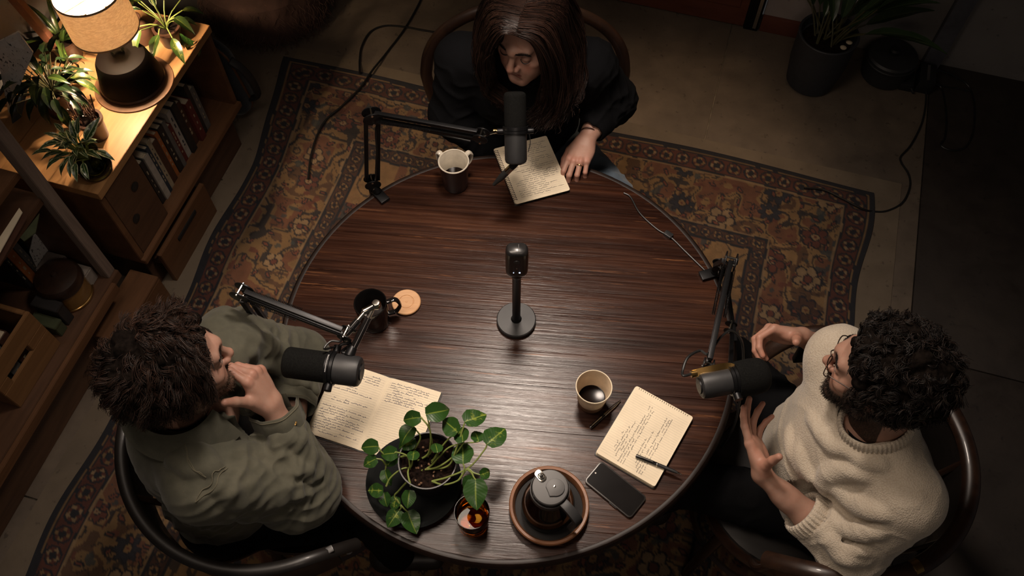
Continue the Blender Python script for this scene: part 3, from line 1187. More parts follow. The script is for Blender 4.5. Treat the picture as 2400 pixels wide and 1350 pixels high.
def clamp(parent, edge, inward, base):
    """C-clamp on the rim: jaw on top and below, screw, socket for the arm"""
    e = V3(edge)
    i = unit(V3(inward[0], inward[1], 0))
    s = np.cross([0, 0, 1], i)
    rz = math.atan2(i[1], i[0])
    o = MB()
    o.box(e + i * .012 + [0, 0, .008], (.060, .030, .009), rz)
    o.box(e - i * .022 + [0, 0, -.030], (.012, .030, .075), rz)
    o.box(e + i * .004 + [0, 0, -.066], (.048, .026, .008), rz)
    o.build('clamp', M['black_metal'], parent, bev=.002)
    sc = MB().cyl(e + i * .014 + [0, 0, -.10], e + i * .014 + [0, 0, -.046], .005, n=12)
    sc.lathe([(0, 0), (.014, 0), (.014, .004), (0, .004)], e + i * .014 + [0, 0, -.048])
    sc.build('clamp_screw', M['chrome'], parent)
    MB().cyl(e + [0, 0, .011], V3(base) - [0, 0, .004], .0135, .011, 18).build('socket', M['black_metal'], parent)


def mic_body(parent, back, front, r_foam, r_body, foam_len, yoke_side, short=False, logo=None):
    """large dynamic microphone: foam windscreen in front, ring, metal body"""
    back, front = V3(back), V3(front)
    d = unit(front - back)
    L = np.linalg.norm(front - back)
    B = Matrix(basis(d, yoke_side).tolist())
    z1 = L - foam_len
    mic = MB().lathe([(0, 0), (r_body * .80, 0), (r_body * .93, .003), (r_body, .010), (r_body, z1 * .55), (r_body, z1 - .004), (0, z1 - .004)], back, 44, B).build('microphone', M['black_satin'], parent)
    MB().lathe([(0, -.003), (r_body * .55, -.003), (r_body * .6, .001), (0, .001)], back, 30, B).build('end_cap', M['black_metal'], mic)
    rr = .010 if not short else r_foam * .6
    prof = [(0, z1 - .002), (r_foam * .95, z1 - .002), (r_foam, z1 + .006)]
    prof += [(r_foam * (1.03 if short else 1.0), z1 + foam_len * .45)]
    prof += [(r_foam - rr + rr * math.cos(a), L - rr + rr * math.sin(a)) for a in np.linspace(0, math.pi / 2, 9)]
    prof += [(0, L)]
    MB().lathe(prof, back, 44, B).build('windscreen', M['foam'], mic)
    ring = [(r_body + .001, z1 - .018), (r_body + .0045, z1 - .017), (r_body + .0045, z1 - .010), (r_body + .0025, z1 - .009), (r_body + .0045, z1 - .008), (r_body + .0045, z1 + .001), (r_body + .001, z1 + .002), (r_body + .001, z1 - .018)]
    MB().lathe(ring, back, 44, B).build('mount_ring', M['black_metal'], mic)
    return mic, d, np.array(B), z1


# ---- woman's microphone -------------------------------------------------
e1 = at(886, 455, TZ)
base1 = V3(e1) + V3(-.012, .012, .045)
up1, elb1b = V3(at(872, 272, 1.075)), None
end1 = V3(at(1128, 318, 1.085))
mc = V3(at(1208, 300, 1.06))
T = thing('boom_microphone', 'black boom-arm microphone pointing up at the woman in black', 'microphone', (e1.x, e1.y, TZ))
clamp(T, e1, (TC - e1), base1)
side1 = unit(np.cross(end1 - up1, [0, 0, 1]))
# lower pair stands nearly upright, bars seen side by side
s1 = unit(V3(.25, -1, 0))
arm_section(T, base1, up1, s1, .034, spring=False)
joint(T, base1, s1, .032, .040)
joint(T, up1, s1, .032, .044)
arm_section(T, up1, end1, side1, .026)
joint(T, end1, side1, .030, .034)
axis = unit(V3(.0, .50, .866))
axis = unit(V3(at(1207, 212, 1.135)) - V3(at(1210, 388, .985)))
Lm = .192
back, front = mc - axis * Lm * .5, mc + axis * Lm * .5
mic, dd, Bm, z1 = mic_body(T, back, front, .0300, .0305, .092, (1, 0, 0))
# yoke: steel pin from the arm end, U bracket round the ring
rc = back + dd * (z1 - .012)
xs = unit(V3(1, 0, 0) - dd * dd[0])
ys = np.cross(dd, xs)
pts = [rc + .040 * (math.cos(a) * xs + math.sin(a) * ys) for a in np.linspace(R_(0), R_(180), 18)]
if np.dot(ys, [0, -1, 0]) > 0:
    pts = [rc + .040 * (math.cos(a) * xs - math.sin(a) * ys) for a in np.linspace(R_(0), R_(180), 18)]
yk = MB().sweep(pts, [(-.002, -.006), (.002, -.006), (.002, .006), (-.002, .006)], up=dd).build('yoke', M['black_metal'], T)
for k in (-1, 1):
    MB().cyl(rc + xs * k * .032, rc + xs * k * .050, .0085, .0085, 16).build('yoke_knob', M['black_metal'], T, bev=.001)
MB().cyl(end1, rc - xs * .050, .0040, n=12).build('pin', M['chrome'], T)
MB().cyl(rc - xs * .060, rc - xs * .046, .0075, .006, 14).build('swivel', M['brass'], T)
# thin shock cords and plug
for k in (0, 1):
    q = back + dd * .02 + xs * .0325
    MB().tube(spline([rc + xs * .036 - ys * .004 * k, rc + xs * .040 - dd * .03 + ys * .004 * (k * 2 - 1), back + dd * .03 + xs * .034]), .0010, 5).build('cord', M['cable'], T)
pl0 = back + V3(-.002, 0, -.002)
pl1 = V3(at(1150, 440, .905))
dp = unit(pl1 - pl0)
MB().cyl(pl0, pl0 + dp * .016, .0100, .0100, 18).build('plug_collar', M['black_metal'], T)
MB().cyl(pl0 + dp * .016, pl0 + dp * .036, .0096, .0096, 18).build('plug_sleeve', M['chrome'], T)
pb = MB().lathe([(0, .036), (.0096, .036), (.0094, .062), (.0062, .082), (.0045, .096), (0, .096)], pl0, 18, basis(dp)).build('plug_boot', M['rubber'], T)
tail = pl0 + dp * .094
MB().tube(spline([end1 + V3(-.03, 0, -.022), (end1 * .5 + up1 * .5) + V3(0, 0, -.024), up1 + V3(.02, 0, -.02), (up1 * .5 + base1 * .5) + V3(.014, -.012, 0), base1 + V3(.01, -.01, 0)], 40), .0027, 8).build('cord', M['cable'], T)

# ---- left man's microphone ----------------------------------------------
e2 = at(652, 792, TZ)
e2 = Vector((TC.x - .637 * math.cos(R_(0)), 1.10, TZ))
e2 = at(655, 800, TZ)
T = thing('boom_microphone', 'black boom-arm microphone in front of the man in the olive jacket', 'microphone', (e2.x, e2.y, TZ))
base2 = V3(e2) + V3(-.014, .0, .035)
up2 = V3(at(566, 686, 1.13))
end2 = V3(at(812, 782, 1.09))
clamp(T, e2, (TC - e2), base2)
s2 = unit(np.cross(end2 - up2, [0, 0, 1]))
arm_section(T, base2, up2, unit(np.cross(up2 - base2, [0, 1, 0])), .030, spring=False)
joint(T, base2, V3(0, 1, 0), .032, .036)
joint(T, up2, s2, .032, .040)
arm_section(T, up2, end2, s2, .026)
joint(T, end2, s2, .030, .030)
# end link: two polished rods up to a chrome knuckle and back down to the yoke
kn = V3(at(868, 722, 1.11))
off = unit(V3(.8, .5, 0)) * .010
for k, q in ((-1, end2 + V3(.0, 0, 0)), (1, V3(at(822, 828, 1.06)))):
    a, b = q, kn + off * k
    dl = unit(b - a)
    MB().cyl(a, b - dl * .03, .0085, .0085, 16).build('link_rod', M['black_gloss'], T)
    MB().cyl(b - dl * .036, b, .0060, .0052, 14).build('link_tip', M['chrome'], T)
MB().cyl(kn - off * 1.9, kn + off * 1.9, .0082, .0082, 16).build('knuckle', M['chrome'], T, bev=.002)
MB().lathe([(0, -.004), (.011, -.004), (.0115, .004), (.008, .012), (0, .013)], kn + off * 1.6, 18).build('thumb_nut', M['chrome'], T)
front2, back2 = V3(at(668, 848, 1.045)), V3(at(846, 872, 1.045))
mic2, dd, Bm, z1 = mic_body(T, back2, front2, .0365, .0360, .104, (0, 0, 1))
rc = back2 + dd * (z1 - .010)
xs = unit(V3(0, 1, .1) - dd * (dd @ V3(0, 1, .1)))
zs = np.cross(xs, dd)
for k in (-1, 1):
    MB().cyl(rc + xs * k * .036, rc + xs * k * .056, .0095, .0095, 16).build('yoke_knob', M['black_metal'], T, bev=.001)
jn = V3(at(822, 828, 1.06))
MB().tube(spline([rc + xs * .050, rc + xs * .062 - dd * .01, rc + xs * .064 - dd * .03, jn + V3(-.02, .004, 0), jn]), .0042, 8).build('yoke', M['black_metal'], T)
MB().cyl(jn - V3(.003, .010, -.002), jn + V3(.004, .014, .004), .0125, .0115, 18).build('collar', M['black_metal'], T, bev=.001)
MB().tube(spline([rc + xs * .056, V3(at(760, 818, 1.09)), V3(at(775, 800, 1.09)), V3(at(798, 800, 1.09)), end2 + V3(-.01, -.012, .01)], 24), .0026, 8).build('cord', M['cable'], T)
# white script mark on the ring (illegible squiggle, as printed)
mk = MB()
mkp = []
top = Vector((0, 0, 1))
zz = unit(V3(0, 0, 1) - dd * dd[2])
yy = np.cross(dd, zz)
for i in range(40):
    a = R_(-38 + 62 * i / 39)
    r = .0408
    along = .0016 * math.sin(i * 1.9) * (1 if i > 22 else .35)
    mkp.append(back2 + dd * (z1 - .0040 + along) + r * (math.cos(a) * zz + math.sin(a) * yy * (1 if yy[1] > 0 else -1)))
MB().tube(mkp, .0007, 4).build('script_mark', plain('white_print', (.65, .65, .65), .6), mic2)

# ---- right man's microphone ---------------------------------------------
e3 = at(1672, 642, TZ)
T = thing('boom_microphone', 'black boom-arm microphone between the hands of the man in the cream sweater', 'microphone', (e3.x, e3.y, TZ))
base3 = V3(e3) + V3(.012, .004, .035)
clamp(T, e3, (TC - e3), base3)
up3 = V3(at(1712, 612, 1.00))
end3 = V3(at(1660, 856, 1.03))
s3 = unit(np.cross(end3 - up3, [0, 0, 1]))
arm_section(T, base3, up3, unit(V3(.2, 1, 0)), .030, spring=False)
joint(T, base3, unit(V3(.2, 1, 0)), .032, .036)
joint(T, up3, s3, .032, .040)
arm_section(T, up3, end3, s3, .022)
joint(T, end3, s3, .026, .028)
front3, back3 = V3(at(1800, 876, 1.03)), V3(at(1640, 905, 1.03))
mic3, dd, Bm, z1 = mic_body(T, back3, front3, .0420, .0315, .078, (0, 0, 1), short=True)
# steel side strap along the body, knurled plug and looping lead
xs = unit(V3(0, 1, 0) - dd * dd[1])
zz = unit(V3(0, 0, 1) - dd * dd[2])
st0 = back3 + xs * .026 + zz * .018
MB().sweep(spline([back3 - dd * .012 + xs * .027 + zz * .015, st0 + dd * .03 + zz * .006, st0 + dd * (z1 - .02) + zz * .006, back3 + dd * (z1 - .004) + xs * .02 + zz * .024]), [(-.002, -.009), (.002, -.009), (.002, .009), (-.002, .009)], up=zz * .4 + xs).build('strap', M['brass'], T)
MB().cyl(back3 - dd * .016 + xs * .027 + zz * .015, back3 - dd * .002 + xs * .027 + zz * .015, .0085, .0085, 16).build('plug', M['brass'], T)
MB().cyl(end3, back3 + dd * .045 + xs * .026 + zz * .020, .007, .007, 12).build('swivel', M['black_metal'], T)
MB().cyl(back3 + dd * (z1 - .01) - xs * .030, back3 + dd * (z1 - .01) - xs * .050, .010, .010, 16).build('yoke_knob', M['black_metal'], T)
q = back3 - dd * .016 + xs * .027 + zz * .015
MB().tube(spline([q, q - dd * .018, V3(at(1600, 868, 1.04)), V3(at(1612, 838, 1.04)), V3(at(1640, 822, 1.03)), end3 + V3(.004, .03, .0), V3(at(1690, 790, 1.0)), V3(at(1715, 775, .99)), V3(at(1738, 800, .96)), V3(at(1742, 850, .9)), V3(at(1735, 930, .82)), V3(at(1720, 1000, .74)), V3(at(1690, 1050, .6))], 90), .0034, 8).build('cord', M['cable'], T)
# second upright of the arm's stand dropping beside the table edge
MB().sweep([V3(at(1706, 690, .92)), V3(at(1722, 800, .90))], [(-.006, -.006), (.006, -.006), (.006, .006), (-.006, .006)]).build('arm_bar', M['black_metal'], T, bev=.001)
MB().sweep([V3(at(1712, 640, .98)), V3(at(1706, 690, .92))], [(-.006, -.006), (.006, -.006), (.006, .006), (-.006, .006)]).build('arm_bar', M['black_metal'], T, bev=.001)
joint(T, at(1712, 768, .905), unit(V3(.3, 1, 0)), .026, .026)
MB().sweep([V3(at(1716, 768, .90)), V3(at(1712, 850, .93)), V3(at(1690, 880, .99))], [(-.005, -.005), (.005, -.005), (.005, .005), (-.005, .005)]).build('arm_bar', M['black_metal'], T, bev=.001)
# ------------------------------------------------------------------ plants
def leaf_mesh(name, L, W, kind='heart', fold=.18, curl=.35, nx=6, ny=12, seed=0, drop=0.0):
    """leaf along +y from the petiole, midrib fold, tip curling down"""
    r = np.random.default_rng(seed)
    t = np.linspace(0, 1, ny)
    if kind == 'heart':
        wd = np.where(t < .28, np.sqrt(np.clip(t / .28, 0, 1)) ** .9, np.cos((t - .28) / .72 * np.pi / 2) ** .82)
        back = -.12 * np.exp(-((t - .10) / .10) ** 2)
    elif kind == 'lance':
        wd = np.sin(np.pi * np.clip(t, 0, 1) ** .75) ** .9
        back = t * 0
    else:  # strap
        wd = np.clip(1 - (2 * t - .9) ** 2 * .6, .05, 1) * np.where(t > .85, np.sqrt(np.clip((1 - t) / .15, 0, 1)), 1)
        back = t * 0
    wd[-1] = 0.02
    wd[0] = max(wd[0], .03)
    V, C = [], []
    wob = r.uniform(-.03, .03, ny)
    for j in range(ny):
        ang = curl * t[j] ** 1.5
        for i in range(-nx, nx + 1):
            f = i / nx
            x = f * wd[j] * W / 2
            y = t[j] * L + back[j] * L * abs(f) ** 1.5 * 1.0
            z = abs(f) ** 1.2 * fold * wd[j] * W / 2 - ang * t[j] * L * .5 + wob[j] * W * f
            V.append((x + .02 * L * math.sin(3 * t[j]), y * (1 - .12 * ang), z))
            C.append((abs(f), t[j], 0))
    n = 2 * nx + 1
    F = [(j * n + i, j * n + i + 1, (j + 1) * n + i + 1, (j + 1) * n + i) for j in range(ny - 1) for i in range(n - 1)]
    me = fast_mesh(name, V, F)
    set_color(me, C, 'LeafUV')
    return me


def leaf_mat(name, green, pale, amount=.5, edge=False, rough=.32, seed=0):
    t = NT(name)
    a = t.n('ShaderNodeVertexColor', layer_name='LeafUV')
    sep = t.n('ShaderNodeSeparateColor')
    t.l(a.outputs[0], sep.inputs[0])
    info = t.n('ShaderNodeObjectInfo')
    tc = t.n('ShaderNodeTexCoord')
    va = t.n('ShaderNodeVectorMath', operation='ADD')
    t.l(tc.outputs['Object'], va.inputs[0])
    t.l(info.outputs['Random'], va.inputs[1])
    nz = t.noise(va.outputs[0], 55, 5, .6, .6)
    if edge:
        m = t.math('ADD', t.math('MULTIPLY', sep.outputs[0], .75), t.math('MULTIPLY', t.math('SUBTRACT', nz, .5), 1.1))
        m = t.ramp(m, [(.47, 0.), (.56, 1.)])
    else:
        m = t.math('ADD', t.math('SUBTRACT', nz, t.math('MULTIPLY', sep.outputs[0], .16)), t.math('MULTIPLY', t.math('SUBTRACT', info.outputs['Random'], .5), .22))
        m = t.ramp(m, [(.62 - amount * .2, 0.), (.72 - amount * .2, 1.)])
    rib = t.ramp(sep.outputs[0], [(.03, 1.), (.09, 0.)])
    col = t.mix(m, green, pale)
    col = t.mix(t.math('MULTIPLY', rib, .55), col, tuple(min(1, c * 1.5) for c in pale))
    v = t.math('SINE', t.math('ADD', t.math('MULTIPLY', sep.outputs[1], 60.0), t.math('MULTIPLY', sep.outputs[0], -14.0)))
    t.set(base=col, rough=rough, spec=.5, coat=.15, normal=t.bump(v, .05, .0012))
    return t.m


M['pothos'] = leaf_mat('pothos', (.020, .058, .010), (.15, .19, .028), .28, seed=1)
M['variegated'] = leaf_mat('variegated', (.022, .055, .015), (.40, .42, .25), .5, edge=True)
M['dark_leaf'] = leaf_mat('dark_leaf', (.010, .022, .008), (.04, .06, .015), .3)
M['grass_leaf'] = leaf_mat('grass_leaf', (.026, .050, .009), (.12, .13, .022), .4)
M['floor_leaf'] = leaf_mat('floor_leaf', (.030, .055, .022), (.06, .09, .03), .2, rough=.28)
HEART = [leaf_mesh('leaf', .068, .056, 'heart', .22, .30, seed=k) for k in range(3)] + [leaf_mesh('leaf', .068, .050, 'heart', .35, .7, seed=9)]
LANCE = [leaf_mesh('leaf', .12, .042, 'lance', .35, .8, 4, 12, seed=20 + k) for k in range(3)]
STRAP = [leaf_mesh('leaf', .30, .028, 'strap', .5, .9, 2, 14, seed=30 + k) for k in range(2)]


def put_leaf(parent, me, mat, pos, direction, normal, scale=1.0):
    y = unit(direction)
    z = unit(np.array(normal, float) - y * (np.array(normal, float) @ y))
    x = np.cross(y, z)
    m = Matrix.Identity(4)
    for i in range(3):
        m[i][0], m[i][1], m[i][2], m[i][3] = x[i] * scale, y[i] * scale, z[i] * scale, pos[i]
    if len(me.materials) == 0:
        me.materials.append(mat)
    o = bpy.data.objects.new('leaf', me)
    COL.objects.link(o)
    if me.materials[0] != mat:
        o.material_slots[0].link = 'OBJECT'
        o.material_slots[0].material = mat
    o.parent = parent
    lm = world_m(parent).inverted() @ m
    o.matrix_local = lm
    WM[o.name] = m
    return o


# --- pothos on the table --------------------------------------------------
cPt = Vector((at(1003, 1082, .875).x, at(1003, 1082, .875).y, TT + .0105))
pp = thing('trailing_pothos', 'trailing pothos with yellow-splashed heart leaves in a dark pot on the table', 'plant', cPt)
pot_m = plain('plastic_pot', (.014, .012, .012), .4, var=.4)
H = .125
MB().lathe([(0, .012), (.055, .012), (.058, .016), (.068, H - .012), (.071, H - .012), (.071, H), (.068, H), (.0655, H - .010), (.063, H - .045), (0, H - .05)], cPt, 56).build('pot', pot_m, pp)
sb = MB()
rs = np.random.default_rng(5)
pr = [(0, H - .0185)] + [(r, H - .020 + .003 * math.sin(r * 400)) for r in np.linspace(.01, .0645, 7)]
sb.lathe(pr, cPt, 40)
sb.V[-1][:, 2] += .003 * rs.standard_normal(len(sb.V[-1]))
so = sb.build('soil', M['soil'], pp)
for k in range(26):
    a, r = rs.uniform(0, 6.28), .058 * math.sqrt(rs.uniform(0, 1))
    q = cPt + Vector((r * math.cos(a), r * math.sin(a), H - .017))
    MB().lathe([(0, -.002), (.003, -.001), (.0034, .001), (.0015, .0028), (0, .003)], q, 6, basis(rs.standard_normal(3))).build('bark_chip', M['cup_brown'], pp)
# padded dark bowl / saucer under it, lying towards the lower left
sc_ = Vector((at(972, 1134, TT).x, at(972, 1134, TT).y, TT))
sd = NT('bowl_felt')
sd = fabric('bowl_felt', (.009, .010, .010), .3, 300, .5, .9, sheen=0)
tag(MB().lathe([(0, 0), (.090, 0), (.108, .006), (.118, .018), (.119, .027), (.112, .031), (.100, .027), (.088, .016), (.07, .011), (0, .010)], sc_, 64).build('plant_saucer', sd, None), 'wide dark felt saucer under the trailing pothos pot', 'saucer')
# stems from photo positions: (pixel path with heights), leaves at given spots
LV = [  # tip-of-petiole px, z, direction px, size, normal tilt, variant
    ((1090, 988), .95, (1138, 968), 1.05, 0),
    ((1142, 1040), .93, (1182, 1002), 1.15, 0),
    ((1122, 1035), .925, (1112, 1008), .8, 1),
    ((1085, 1085), .91, (1082, 1035), 1.25, 2),
    ((1085, 1035), .94, (1078, 1000), .85, 1),
    ((1072, 1012), .95, (1036, 984), .85, 2),
    ((985, 978), .97, (940, 986), .85, 3),
    ((1000, 970), .98, (1058, 957), .9, 3),
    ((968, 1000), .93, (936, 1040), 1.0, 3),
    ((967, 1078), .90, (970, 1052), .7, 1),
    ((1025, 1060), .93, (1020, 1038), .55, 1),
    ((972, 1030), .90, (935, 1050), .9, 2),
    ((886, 1046), .90, (846, 1050), .85, 0),
    ((882, 1075), .885, (852, 1092), .85, 1),
    ((930, 1062), .90, (892, 1066), .85, 2),
    ((928, 1068), .88, (905, 1095), .75, 3),
    ((897, 1150), .84, (862, 1150), 1.05, 2),
    ((903, 1102), .855, (912, 1140), .80, 3),
    ((900, 1155), .83, (905, 1180), .8, 0),
    ((960, 1150), .86, (956, 1190), .95, 1),
    ((936, 1196), .80, (910, 1235), .90, 1),
    ((956, 1200), .80, (976, 1248), .95, 0),
    ((930, 1165), .82, (922, 1190), .5, 1),
    ((1125, 1113), .90, (1152, 1103), .95, 3),
    ((1115, 1125), .90, (1117, 1190), 1.25, 2),
    ((1108, 1120), .895, (1092, 1135), .6, 1),
]
rs = np.random.default_rng(8)
for i, (p, z, tip, sc, var) in enumerate(LV):
    a = V3(at(*p, z))
    b = V3(at(*tip, z - .012))
    d = unit(b - a)
    up = unit(V3(rs.uniform(-.35, .35), -.25 + rs.uniform(-.3, .3), 1))
    L = np.linalg.norm(b - a)
    put_leaf(pp, HEART[var], M['pothos'], a, d, up, max(.55, min(1.4, L / .062)) * (.96 + .05 * sc))
ST = [  # petiole / vine paths: (px, z)
    [((1000, 1100), .862), ((1050, 1092), .885), ((1070, 1050), .92), ((1090, 988), .95)],
    [((985, 1102), .862), ((1025, 1095), .88), ((1062, 1070), .90), ((1085, 1040), .93), ((1085, 1035), .94)],
    [((960, 1098), .862), ((965, 1090), .88), ((967, 1078), .90)],
    [((980, 1080), .862), ((1005, 1060), .89), ((1008, 1010), .95), ((990, 982), .97), ((985, 978), .97)],
    [((985, 1078), .862), ((1012, 1055), .89), ((1006, 1000), .96), ((1000, 970), .98)],
    [((1012, 1085), .862), ((1030, 1055), .90), ((1050, 1030), .93), ((1072, 1012), .95)],
    [((1012, 1080), .862), ((1025, 1070), .89), ((1025, 1060), .93)],
    [((962, 1100), .862), ((955, 1070), .89), ((930, 1060), .90), ((925, 1062), .90)],
    [((950, 1068), .885), ((915, 1075), .87), ((895, 1060), .89), ((886, 1046), .90)],
    [((905, 1090), .862), ((895, 1078), .88), ((882, 1075), .885)],
    [((905, 1092), .86), ((903, 1102), .855)],
    [((963, 1140), .876), ((956, 1110), .88), ((960, 1092), .865)],
    [((955, 1128), .878), ((935, 1150), .84), ((925, 1165), .82), ((945, 1190), .81), ((956, 1200), .80)],
    [((930, 1170), .82), ((940, 1188), .81), ((936, 1196), .80)],
    [((1012, 1128), .874), ((1040, 1136), .88), ((1075, 1125), .89), ((1088, 1100), .905), ((1085, 1085), .91)],
    [((1012, 1128), .874), ((1050, 1118), .885), ((1100, 1095), .90), ((1135, 1055), .92), ((1142, 1040), .93)],
    [((1075, 1125), .89), ((1095, 1100), .90), ((1110, 1108), .90), ((1125, 1113), .90)],
    [((1095, 1100), .90), ((1105, 1108), .90), ((1110, 1118), .90), ((1115, 1125), .90)],
    [((990, 1105), .862), ((1012, 1090), .87), ((1030, 1070), .90), ((1060, 1045), .92), ((1122, 1035), .925)],
    [((968, 1060), .87), ((985, 1025), .90), ((968, 1000), .93)],
    [((905, 1140), .85), ((915, 1120), .86), ((940, 1100), .872), ((962, 1095), .865)],
]
for k, pth in enumerate(ST):
    pts = [V3(at(*p, z)) for p, z in pth]
    pts = spline(pts, 8 * len(pts))
    MB().tube(pts, np.linspace(.0026, .0017, len(pts)), 7).build('stem', M['stem'], pp)
# ------------------------------------------------------------------ chairs
M['chair_wood'] = wood('chair_wood', (.012, .006, .004), (.034, .015, .008), 'z', 20, .38, .08, coat=.2)
M['chair_black'] = plain('chair_black', (.010, .008, .007), .42, coat=.08, bump=.05)


def horseshoe(c, f, r, z, half=125, n=40, rz=1.0):
    """points of an open ring round the back of a chair; f = facing angle"""
    out = []
    for a in np.linspace(-half, half, n):
        t = f + math.pi + R_(a)
        out.append((c[0] + r * math.cos(t) * rz, c[1] + r * math.sin(t), z))
    return out


def tub_chair(label, c, face, r=.31, zr=.79, seat_r=.25, half=122, rail='chair_wood'):
    T = thing('armchair', label, 'chair', (c[0], c[1], 0.0125))
    f = math.atan2(face[1], face[0])
    fx, fy = math.cos(f), math.sin(f)
    # seat: dished round wood
    MB().lathe([(0, .432), (seat_r * .6, .430), (seat_r * .95, .436), (seat_r, .446), (seat_r + .012, .452), (seat_r + .016, .440), (seat_r + .010, .420), (seat_r - .02, .412), (0, .412)], (c[0] + fx * .03, c[1] + fy * .03, 0), 56).build('seat', M['chair_wood'], T)
    MB().lathe([(0, .448), (seat_r * .8, .447), (seat_r * .93, .441), (seat_r * .95, .434), (0, .43)], (c[0] + fx * .03, c[1] + fy * .03, 0), 48).build('seat_pad', M['chair_black'], T)
    # bent back band + top rail
    arc = horseshoe(c, f, r, zr - .085, min(100, half - 8))
    MB().sweep(arc, [(-.009, -.075), (.009, -.075), (.014, .07), (-.004, .07)]).build('back_panel', M['chair_black'], T, bev=.003)
    arc = horseshoe(c, f, r + .006, zr, half, 50)
    # arms dip at the ends
    for i, p in enumerate(arc):
        e = max(0, abs(i - 24.5) - 19) / 5.5
        arc[i] = (p[0], p[1], p[2] - .10 * e ** 2)
    MB().tube(spline(arc, 80), .0175 if half > 110 else .013, 12, sx=1.25).build('back_rail', M[rail], T)
    # steel couplings
    for a in ((-62, 62) if half > 110 else ()):
        t = f + math.pi + R_(a)
        q = np.array((c[0] + (r + .006) * math.cos(t), c[1] + (r + .006) * math.sin(t), zr))
        tg = np.array((-math.sin(t), math.cos(t), 0))
        MB().cyl(q - tg * .010, q + tg * .010, .0205, n=18).build('coupling', M['brass'], T)
    # spindles / arm posts
    for a in (-half + 4, -80, -40, 0, 40, 80, half - 4):
        t = f + math.pi + R_(a)
        zt = zr - (.11 if abs(a) > 85 else .02)
        top = np.array((c[0] + (r + .004) * math.cos(t), c[1] + (r + .004) * math.sin(t), zt))
        bot = np.array((c[0] + fx * .03 + seat_r * .97 * math.cos(t), c[1] + fy * .03 + seat_r * .97 * math.sin(t), .425))
        mid = (top + bot) / 2 + np.array((math.cos(t), math.sin(t), 0)) * .018
        MB().tube(spline([bot, mid, top], 12), .0105 if abs(a) > 85 else .0085, 10).build('spindle', M['chair_wood'], T)
    for sa in (38, -38, 142, -142):
        t = f + R_(sa)
        top = np.array((c[0] + fx * .03 + seat_r * .86 * math.cos(t), c[1] + fy * .03 + seat_r * .86 * math.sin(t), .42))
        bot = top + np.array((math.cos(t) * .07, math.sin(t) * .07, 0))
        bot[2] = .0135
        MB().tube(spline([top, (top + bot) / 2 + np.array((math.cos(t), math.sin(t), 0)) * .012, bot], 10), np.linspace(.019, .013, 10), 12).build('leg', M['chair_wood'], T)
    MB().lathe([(seat_r * .90, .20), (seat_r * .94, .19), (seat_r * .98, .20), (seat_r * .94, .21), (seat_r * .90, .20)], (c[0] + fx * .03, c[1] + fy * .03, 0), 48).build('stretcher', M['chair_wood'], T)
    return T


CR, FR = (.826, .749), (-.985, .10)
CL, FL = (-.625, .81), (.85, .5)
tub_chair('dark glossy bentwood armchair under the man in the cream sweater', CR, FR, .316)
tub_chair('dark glossy bentwood armchair under the man in the olive jacket', CL, FL, .36, half=100, rail='chair_black')


def arch_chair():
    cx, cy = .045, 1.93
    T = thing('bentwood_chair', 'brown glossy bentwood chair with a tall arched back behind the woman', 'chair', (cx, cy, .0125))
    MB().lathe([(0, .436), (.12, .434), (.19, .44), (.205, .452), (.214, .446), (.212, .425), (.19, .415), (0, .415)], (cx, cy - .02, 0), 56).build('seat', M['chair_wood'], T)
    yb = cy + .175
    # outer arch and inner arch
    for w_, zt, r, nm in ((.335, .97, .0165, 'outer_hoop'), (.235, .88, .0125, 'inner_hoop')):
        pts = []
        for a in np.linspace(0, math.pi, 25):
            pts.append((cx - w_ * math.cos(a), yb + .03 * math.sin(a), zt - .30 + .30 * math.sin(a) ** .8))
        pts = [(cx - w_ * .62, yb - .05, .43), (cx - w_ * .9, yb - .02, .54)] + pts + [(cx + w_ * .9, yb - .02, .54), (cx + w_ * .62, yb - .05, .43)]
        MB().tube(spline(pts, 90), r, 12, sx=1.25, up=(0, 1, 0)).build(nm, M['chair_wood'], T)
    for a, x in ((40, 1), (-40, 1), (140, 1), (-140, 1)):
        t = R_(a) - math.pi / 2
        top = np.array((cx + .17 * math.cos(t), cy - .02 + .17 * math.sin(t), .425))
        bot = top + np.array((.06 * math.cos(t), .06 * math.sin(t), 0))
        bot[2] = .0135
        MB().tube(spline([top, (top + bot) / 2 + np.array((math.cos(t), math.sin(t), 0)) * .015, bot], 10), np.linspace(.018, .013, 10), 12).build('leg', M['chair_wood'], T)
    MB().lathe([(.165, .22), (.172, .212), (.179, .22), (.172, .228), (.165, .22)], (cx, cy - .02, 0), 40).build('ring_stretcher', M['chair_wood'], T)
    return T


arch_chair()

# ------------------------------------------------------------------ low cabinet with the lamp
M['oak'] = wood('oak', (.26, .125, .045), (.46, .25, .105), 'y', 11, .42, .12, .10, coat=.15)
M['oak_dark'] = wood('oak_dark', (.085, .038, .016), (.17, .078, .034), 'y', 11, .5, .12, .10)
M['grey_wood'] = wood('grey_wood', (.15, .110, .090), (.28, .21, .17), 'z', 26, .6, .25)
M['brown_wood'] = wood('brown_wood', (.055, .026, .014), (.12, .058, .03), 'y', 14, .5, .15, .1)
M['plank_red'] = wood('plank_red', (.12, .040, .022), (.20, .075, .04), 'z', 22, .55, .2)


